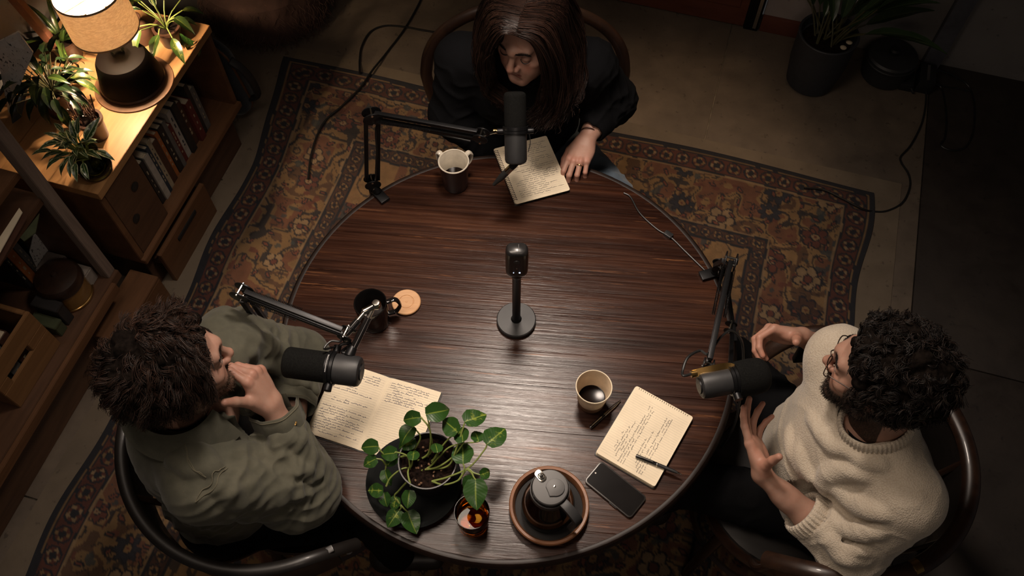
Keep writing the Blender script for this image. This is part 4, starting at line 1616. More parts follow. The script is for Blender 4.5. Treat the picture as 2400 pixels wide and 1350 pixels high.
def local_wood_box(name, mat, parent, u0, u1, v0, v1, z0, z1, bev=.002):
    """board whose own axes follow the room, so the grain runs along it"""
    c = room((u0 + u1) / 2, (v0 + v1) / 2, (z0 + z1) / 2)
    m = Matrix.Translation(c) @ Matrix.Rotation(ROOM, 4, 'Z')
    mb = MB().box((0, 0, 0), (u1 - u0, v1 - v0, z1 - z0))
    V = np.vstack(mb.V)
    me = bpy.data.meshes.new(name)
    me.from_pydata([tuple(v) for v in V], [], mb.F)
    bm = bmesh.new()
    bm.from_mesh(me)
    bmesh.ops.recalc_face_normals(bm, faces=bm.faces)
    if bev:
        bmesh.ops.bevel(bm, geom=list(bm.edges), offset=bev, segments=2, affect='EDGES', clamp_overlap=True)
    bm.to_mesh(me)
    bm.free()
    me.materials.append(mat)
    o = link(name, me, None, parent, (world_m(parent).inverted() @ m) if parent is not None else m)
    return o


KU, KV0, KV1, KZ = -1.728, 1.190, 1.975, .65
KB = -2.26
cab = thing('low_cabinet', 'low oak cabinet with a row of books below and the lit table lamp on top', 'cabinet', room(-2.0, 1.58, 0), ROOM)
# top of three glued boards
for k in range(3):
    a = KB + k * (KU - KB) / 3
    local_wood_box('top_board', M['oak'], cab, a + .0006, a + (KU - KB) / 3 - .0006, KV0, KV1, KZ - .032, KZ, .0012)
for v0 in (KV0, KV1 - .024):
    local_wood_box('side_panel', M['oak_dark'], cab, KB, KU - .012, v0, v0 + .024, .225, KZ - .032)
local_wood_box('bottom_board', M['oak_dark'], cab, KB, KU + .004, KV0, KV1, .225, .25)
local_wood_box('back_panel', M['brown_wood'], cab, KB, KB + .012, KV0 + .024, KV1 - .024, .25, KZ - .032)
local_wood_box('divider', M['oak_dark'], cab, KB + .01, KU - .20, 1.40, 1.415, .25, KZ - .032)
local_wood_box('door', M['brown_wood'], cab, KU - .030, KU - .014, KV0 + .026, 1.40, .252, KZ - .034)
d_ = [o for o in cab.children if o.name.startswith('door')][0]
for z, v in ((.50, 1.335), (.40, 1.27)):
    MB().lathe([(0, 0), (.016, 0), (.018, .004), (.012, .006), (0, .006)], room(KU - .0145, v, z), 16, np.array((Matrix.Rotation(ROOM, 3, 'Z') @ Matrix.Rotation(R_(90), 3, 'Y')))).build('finger_hole', M['rubber'], d_)
local_wood_box('plinth', M['brown_wood'], cab, KB + .02, KU - .05, KV0 + .03, KV1 - .03, .0008, .225)
# low drawer box sticking out underneath
db = thing('drawer_box', 'low wooden drawer box sticking out from beneath the oak cabinet', 'box', room(-1.74, 1.45, 0), ROOM)
for a in ((-1.776, -1.722, 1.255, 1.60, .045, .185),):
    local_wood_box('front', M['oak_dark'], db, a[0] + .035, a[1], a[2], a[3], a[4] - .043, a[5])
    local_wood_box('lid', M['brown_wood'], db, a[0], a[1] - .020, a[2], a[3], .12, .15)
    local_wood_box('handle_slot', M['rubber'], db, a[1] - .004, a[1] + .004, 1.36, 1.50, .13, .15)

# books in the cabinet
def book(label, u_spine, v0, t, h, dpt, z0, cov, title=True, lean=0.0, group=None):
    """upright book, spine towards +u"""
    T = thing('book', label, 'book', room(u_spine - dpt / 2, v0 + t / 2, z0), ROOM, group)
    sp = MB()
    sp.box((0, 0, 0), (dpt, t, h))
    bx = [('cover', (dpt / 2 - .001, 0, h / 2), (.003, t, h)), ('board', (0, t / 2 - .001, h / 2), (dpt, .0022, h)), ('board', (0, -t / 2 + .001, h / 2), (dpt, .0022, h))]
    Mx = world_m(T) @ Matrix.Rotation(lean, 4, 'X')
    for nm, c, s in bx:
        MB().box(c, s).xf(Mx).build(nm, cov, T, bev=.0006, seg=1)
    MB().box((-.003, 0, h / 2), (dpt - .008, t - .005, h - .008)).xf(Mx).build('pages', M['page_edge'], T)
    if title:
        mb = MB()
        r2 = random.Random(int(abs(v0) * 1e5) + int(h * 1e4))
        z = h * .25
        while z < h * .85:
            l = r2.uniform(.006, .02)
            mb.box((dpt / 2 + .0008, 0, z + l / 2), (.0006, t * r2.uniform(.12, .3), l))
            z += l + r2.uniform(.004, .035)
        o = mb.xf(Mx).build('spine_print', BK['bk_cream'] if cov.name not in ('bk_white', 'bk_cream') else M['ink'], T)
        o['kind'] = 'stuff'
    return T


BK = {}
for nm, c in dict(bk_white=(.38, .35, .31), bk_cream=(.36, .30, .20), bk_dark=(.018, .016, .016), bk_brown=(.07, .03, .018), bk_red=(.12, .022, .018), bk_grey=(.12, .115, .11), bk_blue=(.02, .035, .055), bk_green=(.05, .06, .03), bk_orange=(.36, .12, .035)).items():
    BK[nm] = plain(nm, c, .55, var=.15, bump=.05)
words = dict(bk_white='white', bk_cream='cream', bk_dark='black', bk_brown='brown', bk_red='dark red', bk_grey='grey', bk_blue='navy', bk_green='olive', bk_orange='orange')
seq = ['bk_dark', 'bk_white', 'bk_blue', 'bk_cream', 'bk_brown', 'bk_orange', 'bk_dark', 'bk_grey', 'bk_red', 'bk_white', 'bk_dark', 'bk_brown', 'bk_red', 'bk_dark', 'bk_grey']
nth = ['nearest', 'second', 'third', 'fourth', 'fifth', 'sixth', 'seventh', 'eighth', 'ninth', 'tenth', 'eleventh', 'twelfth', 'thirteenth', 'fourteenth', 'farthest']
rb = random.Random(3)
v = 1.432
for k, s in enumerate(seq):
    t = rb.uniform(.018, .034)
    h = rb.uniform(.20, .265)
    prt = k % 3 != 1
    book(f'{words[s]} book on the cabinet shelf, {nth[k]} from the cabinet door', KU - .045 - rb.uniform(0, .02), v, t, h, .15, .251, BK[s], prt, 0, 'books in the low cabinet')
    v += t + .0015
# ------------------------------------------------------------------ lamp
LA = Vector((-1.300, 2.105, KZ))
lp = thing('table_lamp', 'lit table lamp with a linen shade and round black base on the oak cabinet', 'lamp', LA)
lb = plain('lamp_black', (.0022, .0013, .001), .6, spec=.06)
MB().lathe([(0, -.0001), (.130, 0), (.134, .002), (.133, .005), (0, .0055)], LA, 64).build('base_plate', M['oak_dark'], lp)
LA.z += .0056
MB().lathe([(0, 0), (.096, 0), (.104, .004), (.107, .012), (.104, .035), (.096, .07), (.088, .105), (.080, .120), (.060, .126), (.022, .128), (0, .128)], LA, 56).build('base', lb, lp)
MB().lathe([(.103, .002), (.1085, .006), (.110, .012), (.107, .017), (.103, .016), (.103, .002)], LA, 56).build('foot_ring', M['chair_wood'], lp)
MB().lathe([(0, .127), (.016, .127), (.021, .136), (.022, .150), (.016, .166), (.010, .178), (.008, .19), (0, .19)], LA, 28).build('glass_neck', M['clear_glass'], lp)
MB().cyl(LA + Vector((0, 0, .185)), LA + Vector((0, 0, .27)), .010, .010, 16).build('socket', M['brass'], lp)
sh = NT('linen_shade')
v_ = sh.coords('Object', (1, 1, 3.5))
nz = sh.noise(v_, 60, 4, .6, 1.0)
nz2 = sh.noise(sh.coords('Object', (1, 1, .25)), 300, 2)
cc_ = sh.mix(sh.ramp(nz, [(.42, 0.), (.6, 1.)]), (.66, .54, .40), (.84, .73, .58))
sh.set(base=cc_, rough=.85, normal=sh.bump(sh.math('ADD', nz, nz2), .3, .001))
tl = sh.n('ShaderNodeBsdfTranslucent')
sh.l(cc_, tl.inputs[0])
ms = sh.n('ShaderNodeMixShader')
ms.inputs[0].default_value = .26
sh.l(sh.b.outputs[0], ms.inputs[1])
sh.l(tl.outputs[0], ms.inputs[2])
sh.l(ms.outputs[0], sh.out.inputs[0])
SR0, SR1, SZ0, SZ1 = .107, .103, .245, .388
MB().lathe([(SR0, SZ0), (SR1, SZ1), (SR1 - .0015, SZ1), (SR0 - .0015, SZ0), (SR0, SZ0)], LA, 72).build('lamp_shade', sh.m, lp)
for r, z, nm in ((SR0, SZ0, 'shade_hem'), (SR1, SZ1, 'shade_rim')):
    MB().lathe([(r + .0008, z - .003), (r + .0014, z), (r + .0008, z + .003), (r - .002, z + .003), (r - .002, z - .003), (r + .0008, z - .003)], LA, 72).build(nm, plain('hem', (.30, .20, .12), .8) if 'hem' not in bpy.data.materials else bpy.data.materials['hem'], lp)
for a in (0, 120, 240):
    t = R_(a)
    MB().cyl(LA + Vector((0, 0, SZ1 - .02)), LA + Vector((SR1 * math.cos(t), SR1 * math.sin(t), SZ1 - .004)), .0013, n=6).build('spider_wire', M['brass'], lp)
MB().lathe([(0, .248), (.031, .250), (.033, .253), (.031, .256), (.010, .258), (0, .258)], LA, 32).build('shadow_disc', M['brass'], lp)  # disc added under the bulb to keep its light off the base
bl = NT('bulb')
bl.set(base=(1, .8, .5), emit=(1.0, .76, .48), emits=60.0, rough=.3)
MB().lathe([(0, .270), (.013, .272), (.016, .285), (.026, .305), (.0305, .325), (.027, .345), (.016, .358), (0, .362)], LA, 32).build('bulb', bl.m, lp)
lamp('table_lamp_glow', 'POINT', LA + Vector((0, 0, .318)), 225.0, (1.0, .72, .46), shadow_soft_size=.034)

# ------------------------------------------------------------------ plants on the cabinet
def pot(T, c, rt, rb_, h, mat, soil=True, wall=.005):
    c = Vector(c)
    MB().lathe([(0, 0), (rb_, 0), (rt, h - .01), (rt + .004, h - .01), (rt + .004, h), (rt - wall, h), (rt - wall - .002, h - .018), (0, h - .016)], c, 40).build('pot', mat, T)
    if soil:
        MB().lathe([(0, h - .010), (rt * .5, h - .0135), (rt - wall - .001, h - .015)], c, 30).build('soil', M['soil'], T)


rs = np.random.default_rng(2)
M['pot_brown'] = plain('pot_brown', (.045, .020, .012), .35, coat=.3)
# far plant with drooping striped leaves (behind the lamp)
p1 = room(-1.815, 1.86, KZ)
t1 = thing('striped_plant', 'plant with long drooping pale-veined leaves at the far end of the oak cabinet', 'plant', p1)
pot(t1, p1, .045, .035, .075, M['pot_brown'])
for k in range(15):
    a = rs.uniform(0, 6.28)
    el = rs.uniform(.3, 1.2)
    d = np.array((math.cos(a) * math.cos(el), math.sin(a) * math.cos(el), math.sin(el)))
    q = np.array(tuple(p1)) + np.array((0, 0, .06)) + d * rs.uniform(.06, .16)
    MB().tube(spline([np.array(tuple(p1)) + (0, 0, .06), np.array(tuple(p1)) + (0, 0, .08) + d * .04, q], 6), .0022, 6).build('stem', M['stem'], t1)
    dn = unit(d + np.array((0, 0, -rs.uniform(.2, 1.0))))
    put_leaf(t1, LANCE[k % 3], M['variegated'] if k % 3 == 0 else M['grass_leaf'], q, dn, (-d[0] * .5, -d[1] * .5, 1), rs.uniform(.55, .95))
# trailing variety spilling over the front edge
for k in range(5):
    q = np.array(tuple(p1)) + np.array((.055 + .004 * k, -.035 + .012 * k, .075 - .022 * k))
    put_leaf(t1, LANCE[k % 3], M['pothos'], q, (.25, -.35, -.85), (.6, -.4, .4), .55)
# grassy plant behind the lamp to the left
p2 = at(168, 132, KZ)
t2 = thing('grassy_plant', 'grassy plant with thin arching blades between the lamp shade and the reddish post', 'plant', p2)
pot(t2, p2, .05, .04, .08, M['pot_brown'])
for k in range(26):
    a = rs.uniform(0, 6.28)
    el = rs.uniform(.5, 1.3)
    d = np.array((math.cos(a) * math.cos(el), math.sin(a) * math.cos(el), math.sin(el)))
    put_leaf(t2, STRAP[k % 2], M['grass_leaf'], np.array(tuple(p2)) + (0, 0, .066) + d * .008, d, (0, 0, 1), rs.uniform(.35, .62))
# big dark trailing plant
p3 = at(150, 255, KZ)
t3 = thing('dark_bushy_plant', 'big dark green bushy plant with drooping leaves left of the lamp base', 'plant', p3)
pot(t3, p3, .06, .05, .10, M['pot_brown'])
for k in range(72):
    a = rs.uniform(0, 6.28)
    el = rs.uniform(.05, 1.3)
    d = np.array((math.cos(a) * math.cos(el), math.sin(a) * math.cos(el), math.sin(el)))
    q = np.array(tuple(p3)) + np.array((0, 0, .09)) + d * rs.uniform(.05, .13)
    MB().tube(spline([np.array(tuple(p3)) + (0, 0, .085), q - d * .02, q], 5), .002, 5).build('stem', M['stem_dark'], t3)
    dn = unit(d + np.array((0, 0, -rs.uniform(.3, 1.3))))
    put_leaf(t3, LANCE[k % 3], M['dark_leaf'] if k % 7 else M['grass_leaf'], q, dn, (-d[0] * .4, -d[1] * .4, 1), rs.uniform(.45, .85))
# bare brown pot with woody root ball
p4 = at(232, 318, KZ)
t4 = thing('brown_pot', 'small glossy brown pot of dry stalks beside the black lamp base', 'pot', p4)
pot(t4, p4, .040, .032, .085, M['pot_brown'])
rk = MB()
for k in range(30):
    a = rs.uniform(0, 6.28)
    r = .030 * math.sqrt(rs.uniform())
    b0 = np.array(tuple(p4)) + (r * math.cos(a), r * math.sin(a), .07)
    b1 = b0 + np.array((rs.uniform(-.035, .01), rs.uniform(-.01, .04), rs.uniform(.02, .075)))
    m_ = (b0 + b1) / 2 + rs.uniform(-.01, .01, 3)
    rk.tube(spline([b0, m_, b1], 5), .0022, 5)
o = rk.build('dry_stalks', M['pot_brown'], t4)
o['kind'] = 'stuff'
# variegated plant in a green glass jar
p5 = at(228, 400, KZ)
t5 = thing('variegated_plant', 'white-edged variegated plant spilling from a green glass jar at the near end of the cabinet', 'plant', p5)
class gg:
    m = thin_glass('green_glass', (.60, .66, .30))
prof = [(0, 0), (.042, 0), (.052, .008), (.058, .03), (.055, .055), (.042, .075), (.038, .088), (.041, .095)]
MB().lathe(prof + [(r - .003 if r > .01 else 0, z + (.004 if z < .004 else 0)) for r, z in prof[::-1]], p5, 44).build('jar', gg.m, t5)
MB().lathe([(0, .005), (.040, .006), (.053, .03), (.05, .05), (0, .052)], p5, 30).build('soil', M['soil'], t5)
for k in range(42):
    a = rs.uniform(1.2, 6.0)
    el = rs.uniform(.1, 1.3)
    d = np.array((math.cos(a) * math.cos(el), math.sin(a) * math.cos(el), math.sin(el)))
    q = np.array(tuple(p5)) + np.array((-.01, .0, .085)) + d * rs.uniform(.03, .09)
    MB().tube(spline([np.array(tuple(p5)) + (0, 0, .06), q - d * .02, q], 5), .0019, 5).build('stem', M['stem'], t5)
    dn = unit(d + np.array((0, 0, -rs.uniform(.0, .7))))
    put_leaf(t5, LANCE[k % 3], M['variegated'], q, dn, (-d[0] * .4, -d[1] * .4, 1), rs.uniform(.36, .60))
put_leaf(t5, LANCE[0], M['variegated'], V3(at(200, 330, KZ + .17)), unit(V3(at(228, 262, KZ + .24)) - V3(at(200, 330, KZ + .17))), (.3, -.3, 1), .72)
MB().tube(spline([np.array(tuple(p5)) + (0, 0, .06), V3(at(205, 345, KZ + .14)), V3(at(200, 330, KZ + .17))], 8), .0022, 6).build('stem', M['stem'], t5)
# textured brown vase behind the lamp
p6 = at(335, 95, KZ)
t6 = thing('textured_vase', 'squat brown textured vase behind the lamp base on the cabinet', 'vase', p6)
vs = MB().lathe([(0, 0), (.034, 0), (.046, .03), (.044, .06), (.028, .085), (.024, .10), (.028, .105), (.022, .10), (.024, .085), (0, .08)], p6, 40)
vs.build('body', plain('vase_brown', (.09, .042, .024), .5, bump=.8, bscale=70), t6)
MB().lathe([(.0235, .100), (.029, .103), (.0295, .107), (.025, .108), (.0235, .100)], p6, 32).build('rim', M['pot_brown'], t6)

# ------------------------------------------------------------------ tall shelf unit on the left
SU, SV = -1.775, 1.108
su = thing('tall_shelf', 'tall open shelf unit of dark boards with a grey front post at the left', 'shelf', room(-2.0, .5, 0), ROOM)
local_wood_box('post', M['grey_wood'], su, SU - .035, SU, SV - .040, SV, .30, 2.0)
local_wood_box('post', M['grey_wood'], su, KB, KB + .035, SV - .040, SV, .30, 2.0)
local_wood_box('shelf_board', M['brown_wood'], su, KB, SU + .012, -.55, SV, .262, .30)
local_wood_box('shelf_board', M['brown_wood'], su, KB, SU - .020, -.55, SV - .042, .74, .765)
local_wood_box('shelf_board', M['oak_dark'], su, KB, SU - .030, -.55, SV - .042, .865, .888)
local_wood_box('front_lip', M['oak_dark'], su, SU + .0125, SU + .030, -.55, SV - .05, .255, .298)
local_wood_box('kick_board', M['brown_wood'], su, SU - .06, SU - .045, -.55, SV - .02, .0008, .262)
local_wood_box('side_panel', M['brown_wood'], su, KB + .036, SU - .036, SV - .035, SV - .015, .30, .74)
local_wood_box('back_panel', M['brown_wood'], su, KB - .012, KB, -.55, SV, .3, 2.0)
# leaning reddish plank (a post of the next bay) beside the plants
lpk = MB()
a_, b_ = V3(at(150, 132, KZ + .001)), V3(at(20, -20, 1.02))
lpk.sweep([a_, b_], [(-.020, -.012), (.020, -.012), (.020, .012), (-.020, .012)], up=(1, .3, 0))
tag(lpk.build('wooden_post', M['plank_red'], None, bev=.002), 'reddish nail-pocked wooden post leaning above the plants beside the lamp', 'post')

# books standing by the post on the lower shelf
lab = [('grey spined', 'bk_grey'), ('orange spined', 'bk_orange'), ('large black', 'bk_dark')]
v = SV - .085
for (l, s), t, h, dp in zip(lab, (.022, .030, .012), (.23, .25, .26), (.20, .20, .20)):
    book(f'{l} book standing by the grey post on the tall shelf', -2.00, v - t, t, h, dp, .301, BK[s], True, 0, 'books beside the grey post')
    v -= t + .004
# sheaf of printed paper / magazine lying
pm = NT('print')
vv = pm.coords('Object', (1, 1, 1))
k1 = pm.noise(pm.coords('Object', (14, 90, 14)), 3, 4, .7)
k2 = pm.noise(pm.coords('Object', (3, 1, 1)), 60, 2, .5)
pm.set(base=pm.mix(pm.ramp(k1, [(.47, 1.), (.52, 0.)]), (.62, .60, .58), pm.mix(pm.ramp(k2, [(.38, 0.), (.42, 1.)]), (.03, .03, .03), (.58, .56, .54))), rough=.8)


def sheet(name, label, cat, pts, z, mat, thick=.004, tilt=None):
    """flat printed sheet from four photo corners at height(s) z"""
    zs = z if isinstance(z, (list, tuple)) else [z] * 4
    q = [V3(at(*p, zz)) for p, zz in zip(pts, zs)]
    n = unit(np.cross(q[1] - q[0], q[3] - q[0]))
    if n[2] < 0:
        n = -n
    b = [x - n * thick for x in q]
    o = MB().add(q + b, [(0, 1, 2, 3), (7, 6, 5, 4), (0, 4, 5, 1), (1, 5, 6, 2), (2, 6, 7, 3), (3, 7, 4, 0)]).build(name, mat, None)
    return tag(o, label, cat)


sheet('newspaper', 'folded black and white printed newspaper standing behind the wooden jar on the shelf', 'newspaper', [(82, 530), (133, 580), (88, 632), (68, 590)], [.52, .36, .36, .42], pm.m)
sheet('poster_board', 'black and white print leaning upright beside the dark bushy plant', 'poster', [(-12, 100), (42, 72), (78, 120), (20, 262)], [1.02, 1.05, .98, .72], pm.m, .006)
sheet('dark_folder', 'dark folder under the black and white print at the left edge', 'folder', [(22, 250), (66, 205), (50, 275), (30, 290)], [.72, .74, .67, .66], BK['bk_blue'], .004)
# papers between the two upper boards
for k, (lb_, ps, mt) in enumerate((('curled cream paper', [(-10, 570), (45, 487), (52, 497), (-8, 605)], M['page']), ('brown paper', [(-10, 600), (54, 500), (66, 505), (-6, 630)], BK['bk_brown']), ('greenish card', [(47, 557), (92, 500), (83, 545), (56, 565)], BK['bk_green']))):
    sheet('paper_sheet', f'{lb_} sticking out between the dark boards of the tall shelf', 'paper', ps, .80 - .012 * k, mt, .003)
# amber jar with dark wooden lid
pj = at(168, 690, .301)
tj = thing('wooden_lid_jar', 'fat amber jar with a dark domed wooden lid on the lower shelf', 'jar', pj)
MB().lathe([(0, 0), (.066, 0), (.072, .006), (.073, .085), (.069, .085), (.068, .008), (0, .006)], pj, 56).build('jar', plain('amber_body', (.20, .10, .022), .2, coat=.6), tj)
MB().lathe([(.0732, .001), (.0755, .003), (.0755, .010), (.0732, .012)], pj, 56).build('brass_ring', M['brass'], tj)
MB().lathe([(0, .083), (.075, .083), (.078, .088), (.077, .112), (.070, .122), (.045, .130), (.012, .133), (.008, .140), (0, .142)], pj, 56).build('lid', M['chair_wood'], tj)
# pale block with a slanting top beside the post
pw = thing('stone_block', 'pale stone block tucked beneath the grey post', 'block', room(SU - .06, 1.03, .301), ROOM)
local_wood_box('block', plain('pale_stone', (.26, .22, .19), .8, bump=.2), pw, SU - .115, SU - .037, .975, 1.065, .301, .365, .004)
local_wood_box('slab', plain('grey_stone', (.17, .14, .125), .8, bump=.2), pw, SU - .19, SU - .117, .985, 1.065, .301, .40, .004)
# crate with a slot handle at the lower left
cr = thing('wooden_crate', 'wooden crate with dark handle openings standing at the lower left of the shelf', 'crate', room(SU - .15, .70, .301), ROOM)
c0, c1_ = .56, .80
M['crate'] = wood('crate', (.15, .070, .024), (.26, .13, .05), 'y', 13, .6, .2, .1)
local_wood_box('board', M['crate'], cr, SU - .040, SU - .026, c0, c1_, .301, .40)
local_wood_box('board', M['crate'], cr, SU - .040, SU - .026, c0, c1_, .44, .52)
local_wood_box('slat', M['crate'], cr, SU - .040, SU - .026, c0, c0 + .05, .401, .439)
local_wood_box('slat', M['crate'], cr, SU - .040, SU - .026, c1_ - .08, c1_, .401, .439)
local_wood_box('end_panel', M['crate'], cr, SU - .34, SU - .041, c1_ - .016, c1_, .301, .52)
local_wood_box('end_panel', M['crate'], cr, SU - .34, SU - .041, c0, c0 + .016, .301, .52)
local_wood_box('floor_panel', M['crate'], cr, SU - .34, SU - .041, c0 + .017, c1_ - .017, .301, .315)
local_wood_box('back_board', M['crate'], cr, SU - .355, SU - .341, c0, c1_, .301, .52)
v = c0 + .03
for k, s in enumerate(('bk_dark', 'bk_grey', 'bk_brown')):
    book(f'{words[s]} book standing inside the wooden crate', SU - .06, v, .04, .20, .2, .316, BK[s], True, 0, 'books in the crate')
    v += .046
# small boxes between crate and jar
for k, (s, c0b, z1, l) in enumerate((('bk_green', .822, .36, 'olive'), ('bk_dark', .865, .40, 'black'))):
    tb = thing('small_box', f'small {l} box between the crate and the jar on the shelf', 'box', room(SU - .09, c0b, .301), ROOM)
    local_wood_box('body', BK[s], tb, SU - .13, SU - .035, c0b, c0b + .036, .301, z1 - .012)
    local_wood_box('lid', BK[s], tb, SU - .132, SU - .033, c0b - .0015, c0b + .0375, z1 - .0115, z1)
# low box in front of the shelf
lb2 = thing('low_wooden_box', 'low worn wooden box on the floor at the foot of the grey post', 'box', room(-1.755, 1.0, 0), ROOM)
local_wood_box('front', M['oak_dark'], lb2, -1.714, -1.698, .90, 1.18, .001, .155)
local_wood_box('lid', M['oak_dark'], lb2, -1.812, -1.698, .90, 1.18, .156, .17)
local_wood_box('end', M['oak_dark'], lb2, -1.812, -1.715, 1.163, 1.18, .001, .155)
local_wood_box('end', M['oak_dark'], lb2, -1.812, -1.715, .90, .917, .001, .155)

# ------------------------------------------------------------------ behind the cabinet: bag and shaggy pouf
bg_c = room(-1.93, 2.12, 0)
bag = thing('leaning_case', 'dark navy soft case leaning at the far end of the oak cabinet', 'bag', bg_c, ROOM)
mb = MB()
Pb = rrect(.30, .46, .10, 6)
V, F = [], []
lev = [(-.05, .86), (-.042, .96), (-.02, 1), (.02, 1), (.042, .96), (.05, .86)]
for y, sc in lev:
    V += [(x * sc, y, .24 + z * sc) for x, z in Pb]
n = len(Pb)
for i in range(len(lev) - 1):
    F += [(i * n + k, i * n + (k + 1) % n, (i + 1) * n + (k + 1) % n, (i + 1) * n + k) for k in range(n)]
F += [tuple(range(n))[::-1], tuple((len(lev) - 1) * n + k for k in range(n))]
mb.add(V, F)
mb.xf(world_m(bag) @ Matrix.Rotation(R_(9), 4, 'X'))
mb.build('body', fabric('navy_cloth', (.016, .022, .030), .3, 400, .3), bag, ang=60)
zp = [((x * 1.0), 0, .24 + z * 1.0) for x, z in Pb]
MB().tube([tuple(world_m(bag) @ Matrix.Rotation(R_(9), 4, 'X') @ Vector(p)) for p in zp], .006, 6, closed=True).build('piping', M['oak_dark'], bag)
MB().tube(spline([tuple(world_m(bag) @ Matrix.Rotation(R_(9), 4, 'X') @ Vector(p)) for p in ((.155, 0, .12), (.20, 0, .16), (.21, 0, .26), (.19, 0, .34), (.155, 0, .38))], 20), .010, 8, sx=1.8).build('handle', M['black_satin'], bag)

pf = room(-1.99, 2.72, 0)
pouf = thing('shaggy_pouf', 'shaggy brown pouf on the floor behind the oak cabinet', 'pouf', pf)
prof = [(0, 0), (.20, 0), (.28, .05), (.30, .14), (.28, .24), (.20, .31), (.10, .335), (0, .34)]
MB().lathe(prof, pf, 40).build('body', plain('pouf_brown', (.06, .030, .022), .95, bump=1.0, bscale=60), pouf)
hp = MB()
r4 = np.random.default_rng(6)
for k in range(1500):
    a, h = r4.uniform(0, 6.28), r4.uniform(.03, .335)
    j = np.interp(h, [.0, .05, .14, .24, .31, .335, .34], [.2, .28, .30, .28, .2, .1, .02])
    nrm = np.array((math.cos(a), math.sin(a), (h - .14) * 4))
    nrm = unit(nrm)
    b0 = np.array(tuple(pf)) + np.array((j * math.cos(a), j * math.sin(a), h))
    tw = np.array((-math.sin(a), math.cos(a), 0)) * r4.uniform(-1, 1)
    b1 = b0 + nrm * .012 + (tw * .6 + np.array((0, 0, -.6))) * .03
    b2 = b1 + (tw * 1.0 + np.array((0, 0, -.9)) + r4.normal(0, .3, 3)) * .03
    hp.tube([b0, b1, b2], [.0012, .001, .0004], 3, caps=False)
o = hp.build('shag', plain('shag', (.085, .045, .032), .8), pouf)
o['kind'] = 'stuff'

# ------------------------------------------------------------------ far right: floor plant, bin, adaptor, cables
fp = at(1905, 180, .0)
fp = Vector((1.325, 2.735, 0))
ft = thing('floor_plant', 'leafy floor plant in a large dark grey pot near the back wall', 'plant', fp)
gp = plain('grey_pot', (.028, .030, .036), .6, bump=.1)
MB().lathe([(0, 0), (.092, 0), (.104, .01), (.120, .13), (.123, .26), (.126, .28), (.123, .283), (.115, .28), (.111, .24), (0, .225)], fp, 56).build('pot', gp, ft)
MB().lathe([(0, .244), (.07, .242), (.1115, .238)], fp, 30).build('soil', M['soil'], ft)
for k in range(2):
    MB().lathe([(0, -.004), (.010, -.003), (.014, .002), (.006, .007), (0, .008)], fp + Vector((.06 + .03 * k, -.05 + .03 * k, .246)), 9).build('pebble', M['page_edge'], ft)
LSTRAP = [leaf_mesh('leaf', .36, .075, 'lance', .4, .55, 4, 14, seed=50 + k) for k in range(3)]
r5 = np.random.default_rng(14)
for k in range(24):
    a = r5.uniform(-.7, 2.5)
    el = r5.uniform(.5, 1.35)
    d = np.array((math.cos(a) * math.cos(el), math.sin(a) * math.cos(el), math.sin(el)))
    b0 = np.array(tuple(fp)) + np.array((r5.uniform(-.05, .05), r5.uniform(-.045, .045), .238))
    q = b0 + d * r5.uniform(.10, .26)
    MB().tube(spline([b0, (b0 + q) / 2 + (0, 0, .01), q], 6), np.linspace(.0045, .003, 6), 6).build('stem', M['stem_dark'], ft)
    put_leaf(ft, LSTRAP[k % 3], M['floor_leaf'], q, unit(d + np.array((d[0] * .2, d[1] * .2, -.05))), (-d[0], -d[1], 1), r5.uniform(.6, 1.0))
# black round bin with a box on its side
bn = Vector((1.660, 2.770, 0))
tb_ = thing('black_bin', 'round black equipment bin in the corner behind the floor plant', 'bin', bn)
MB().lathe([(0, 0), (.092, 0), (.10, .008), (.108, .10), (.108, .12), (.10, .128), (.06, .134), (0, .135)], bn, 48).build('body', M['black_satin'], tb_)
MB().lathe([(.1085, .09), (.112, .093), (.112, .104), (.1085, .107)], bn, 48).build('band', M['rubber'], tb_)
MB().lathe([(0, .134), (.022, .134), (.024, .15), (.016, .157), (0, .158)], bn, 24).build('knob', M['rubber'], tb_)
ad = at(2120, 195, 0)
ta = thing('power_adaptor', 'black power adaptor block on the floor beside the round bin', 'adaptor', ad, ROOM)
MB().box(ad + Vector((0, 0, .022)), (.055, .10, .042), ROOM).build('body', M['black_plastic'], ta, bev=.006)
MB().cyl(ad + Vector((.01, -.05, .02)), ad + Vector((.015, -.075, .018)), .008, .005, 12).build('strain_relief', M['rubber'], ta)
sk = at(2172, 178, .05)
ts = thing('power_strip', 'black power socket with a pale edge where the floor cables meet at the wall', 'power strip', Vector((sk.x, sk.y, 0)), ROOM)
MB().box(Vector((sk.x, sk.y, .035)), (.07, .12, .068), ROOM).build('housing', M['black_plastic'], ts, bev=.006)
MB().box(Vector((sk.x, sk.y, .071)), (.012, .09, .004), ROOM).build('pale_edge', M['chrome'], ts)


def floor_cable(label, pts, z=.006, r=.0042, mat='cable'):
    P = []
    for p in pts:
        zz = p[2] if len(p) > 2 else z
        P.append(at(p[0], p[1], zz))
    P = spline(P, 12 * len(P))
    return tag(MB().tube(P, r, 8).build('floor_cable', M[mat], None), label, 'cable')


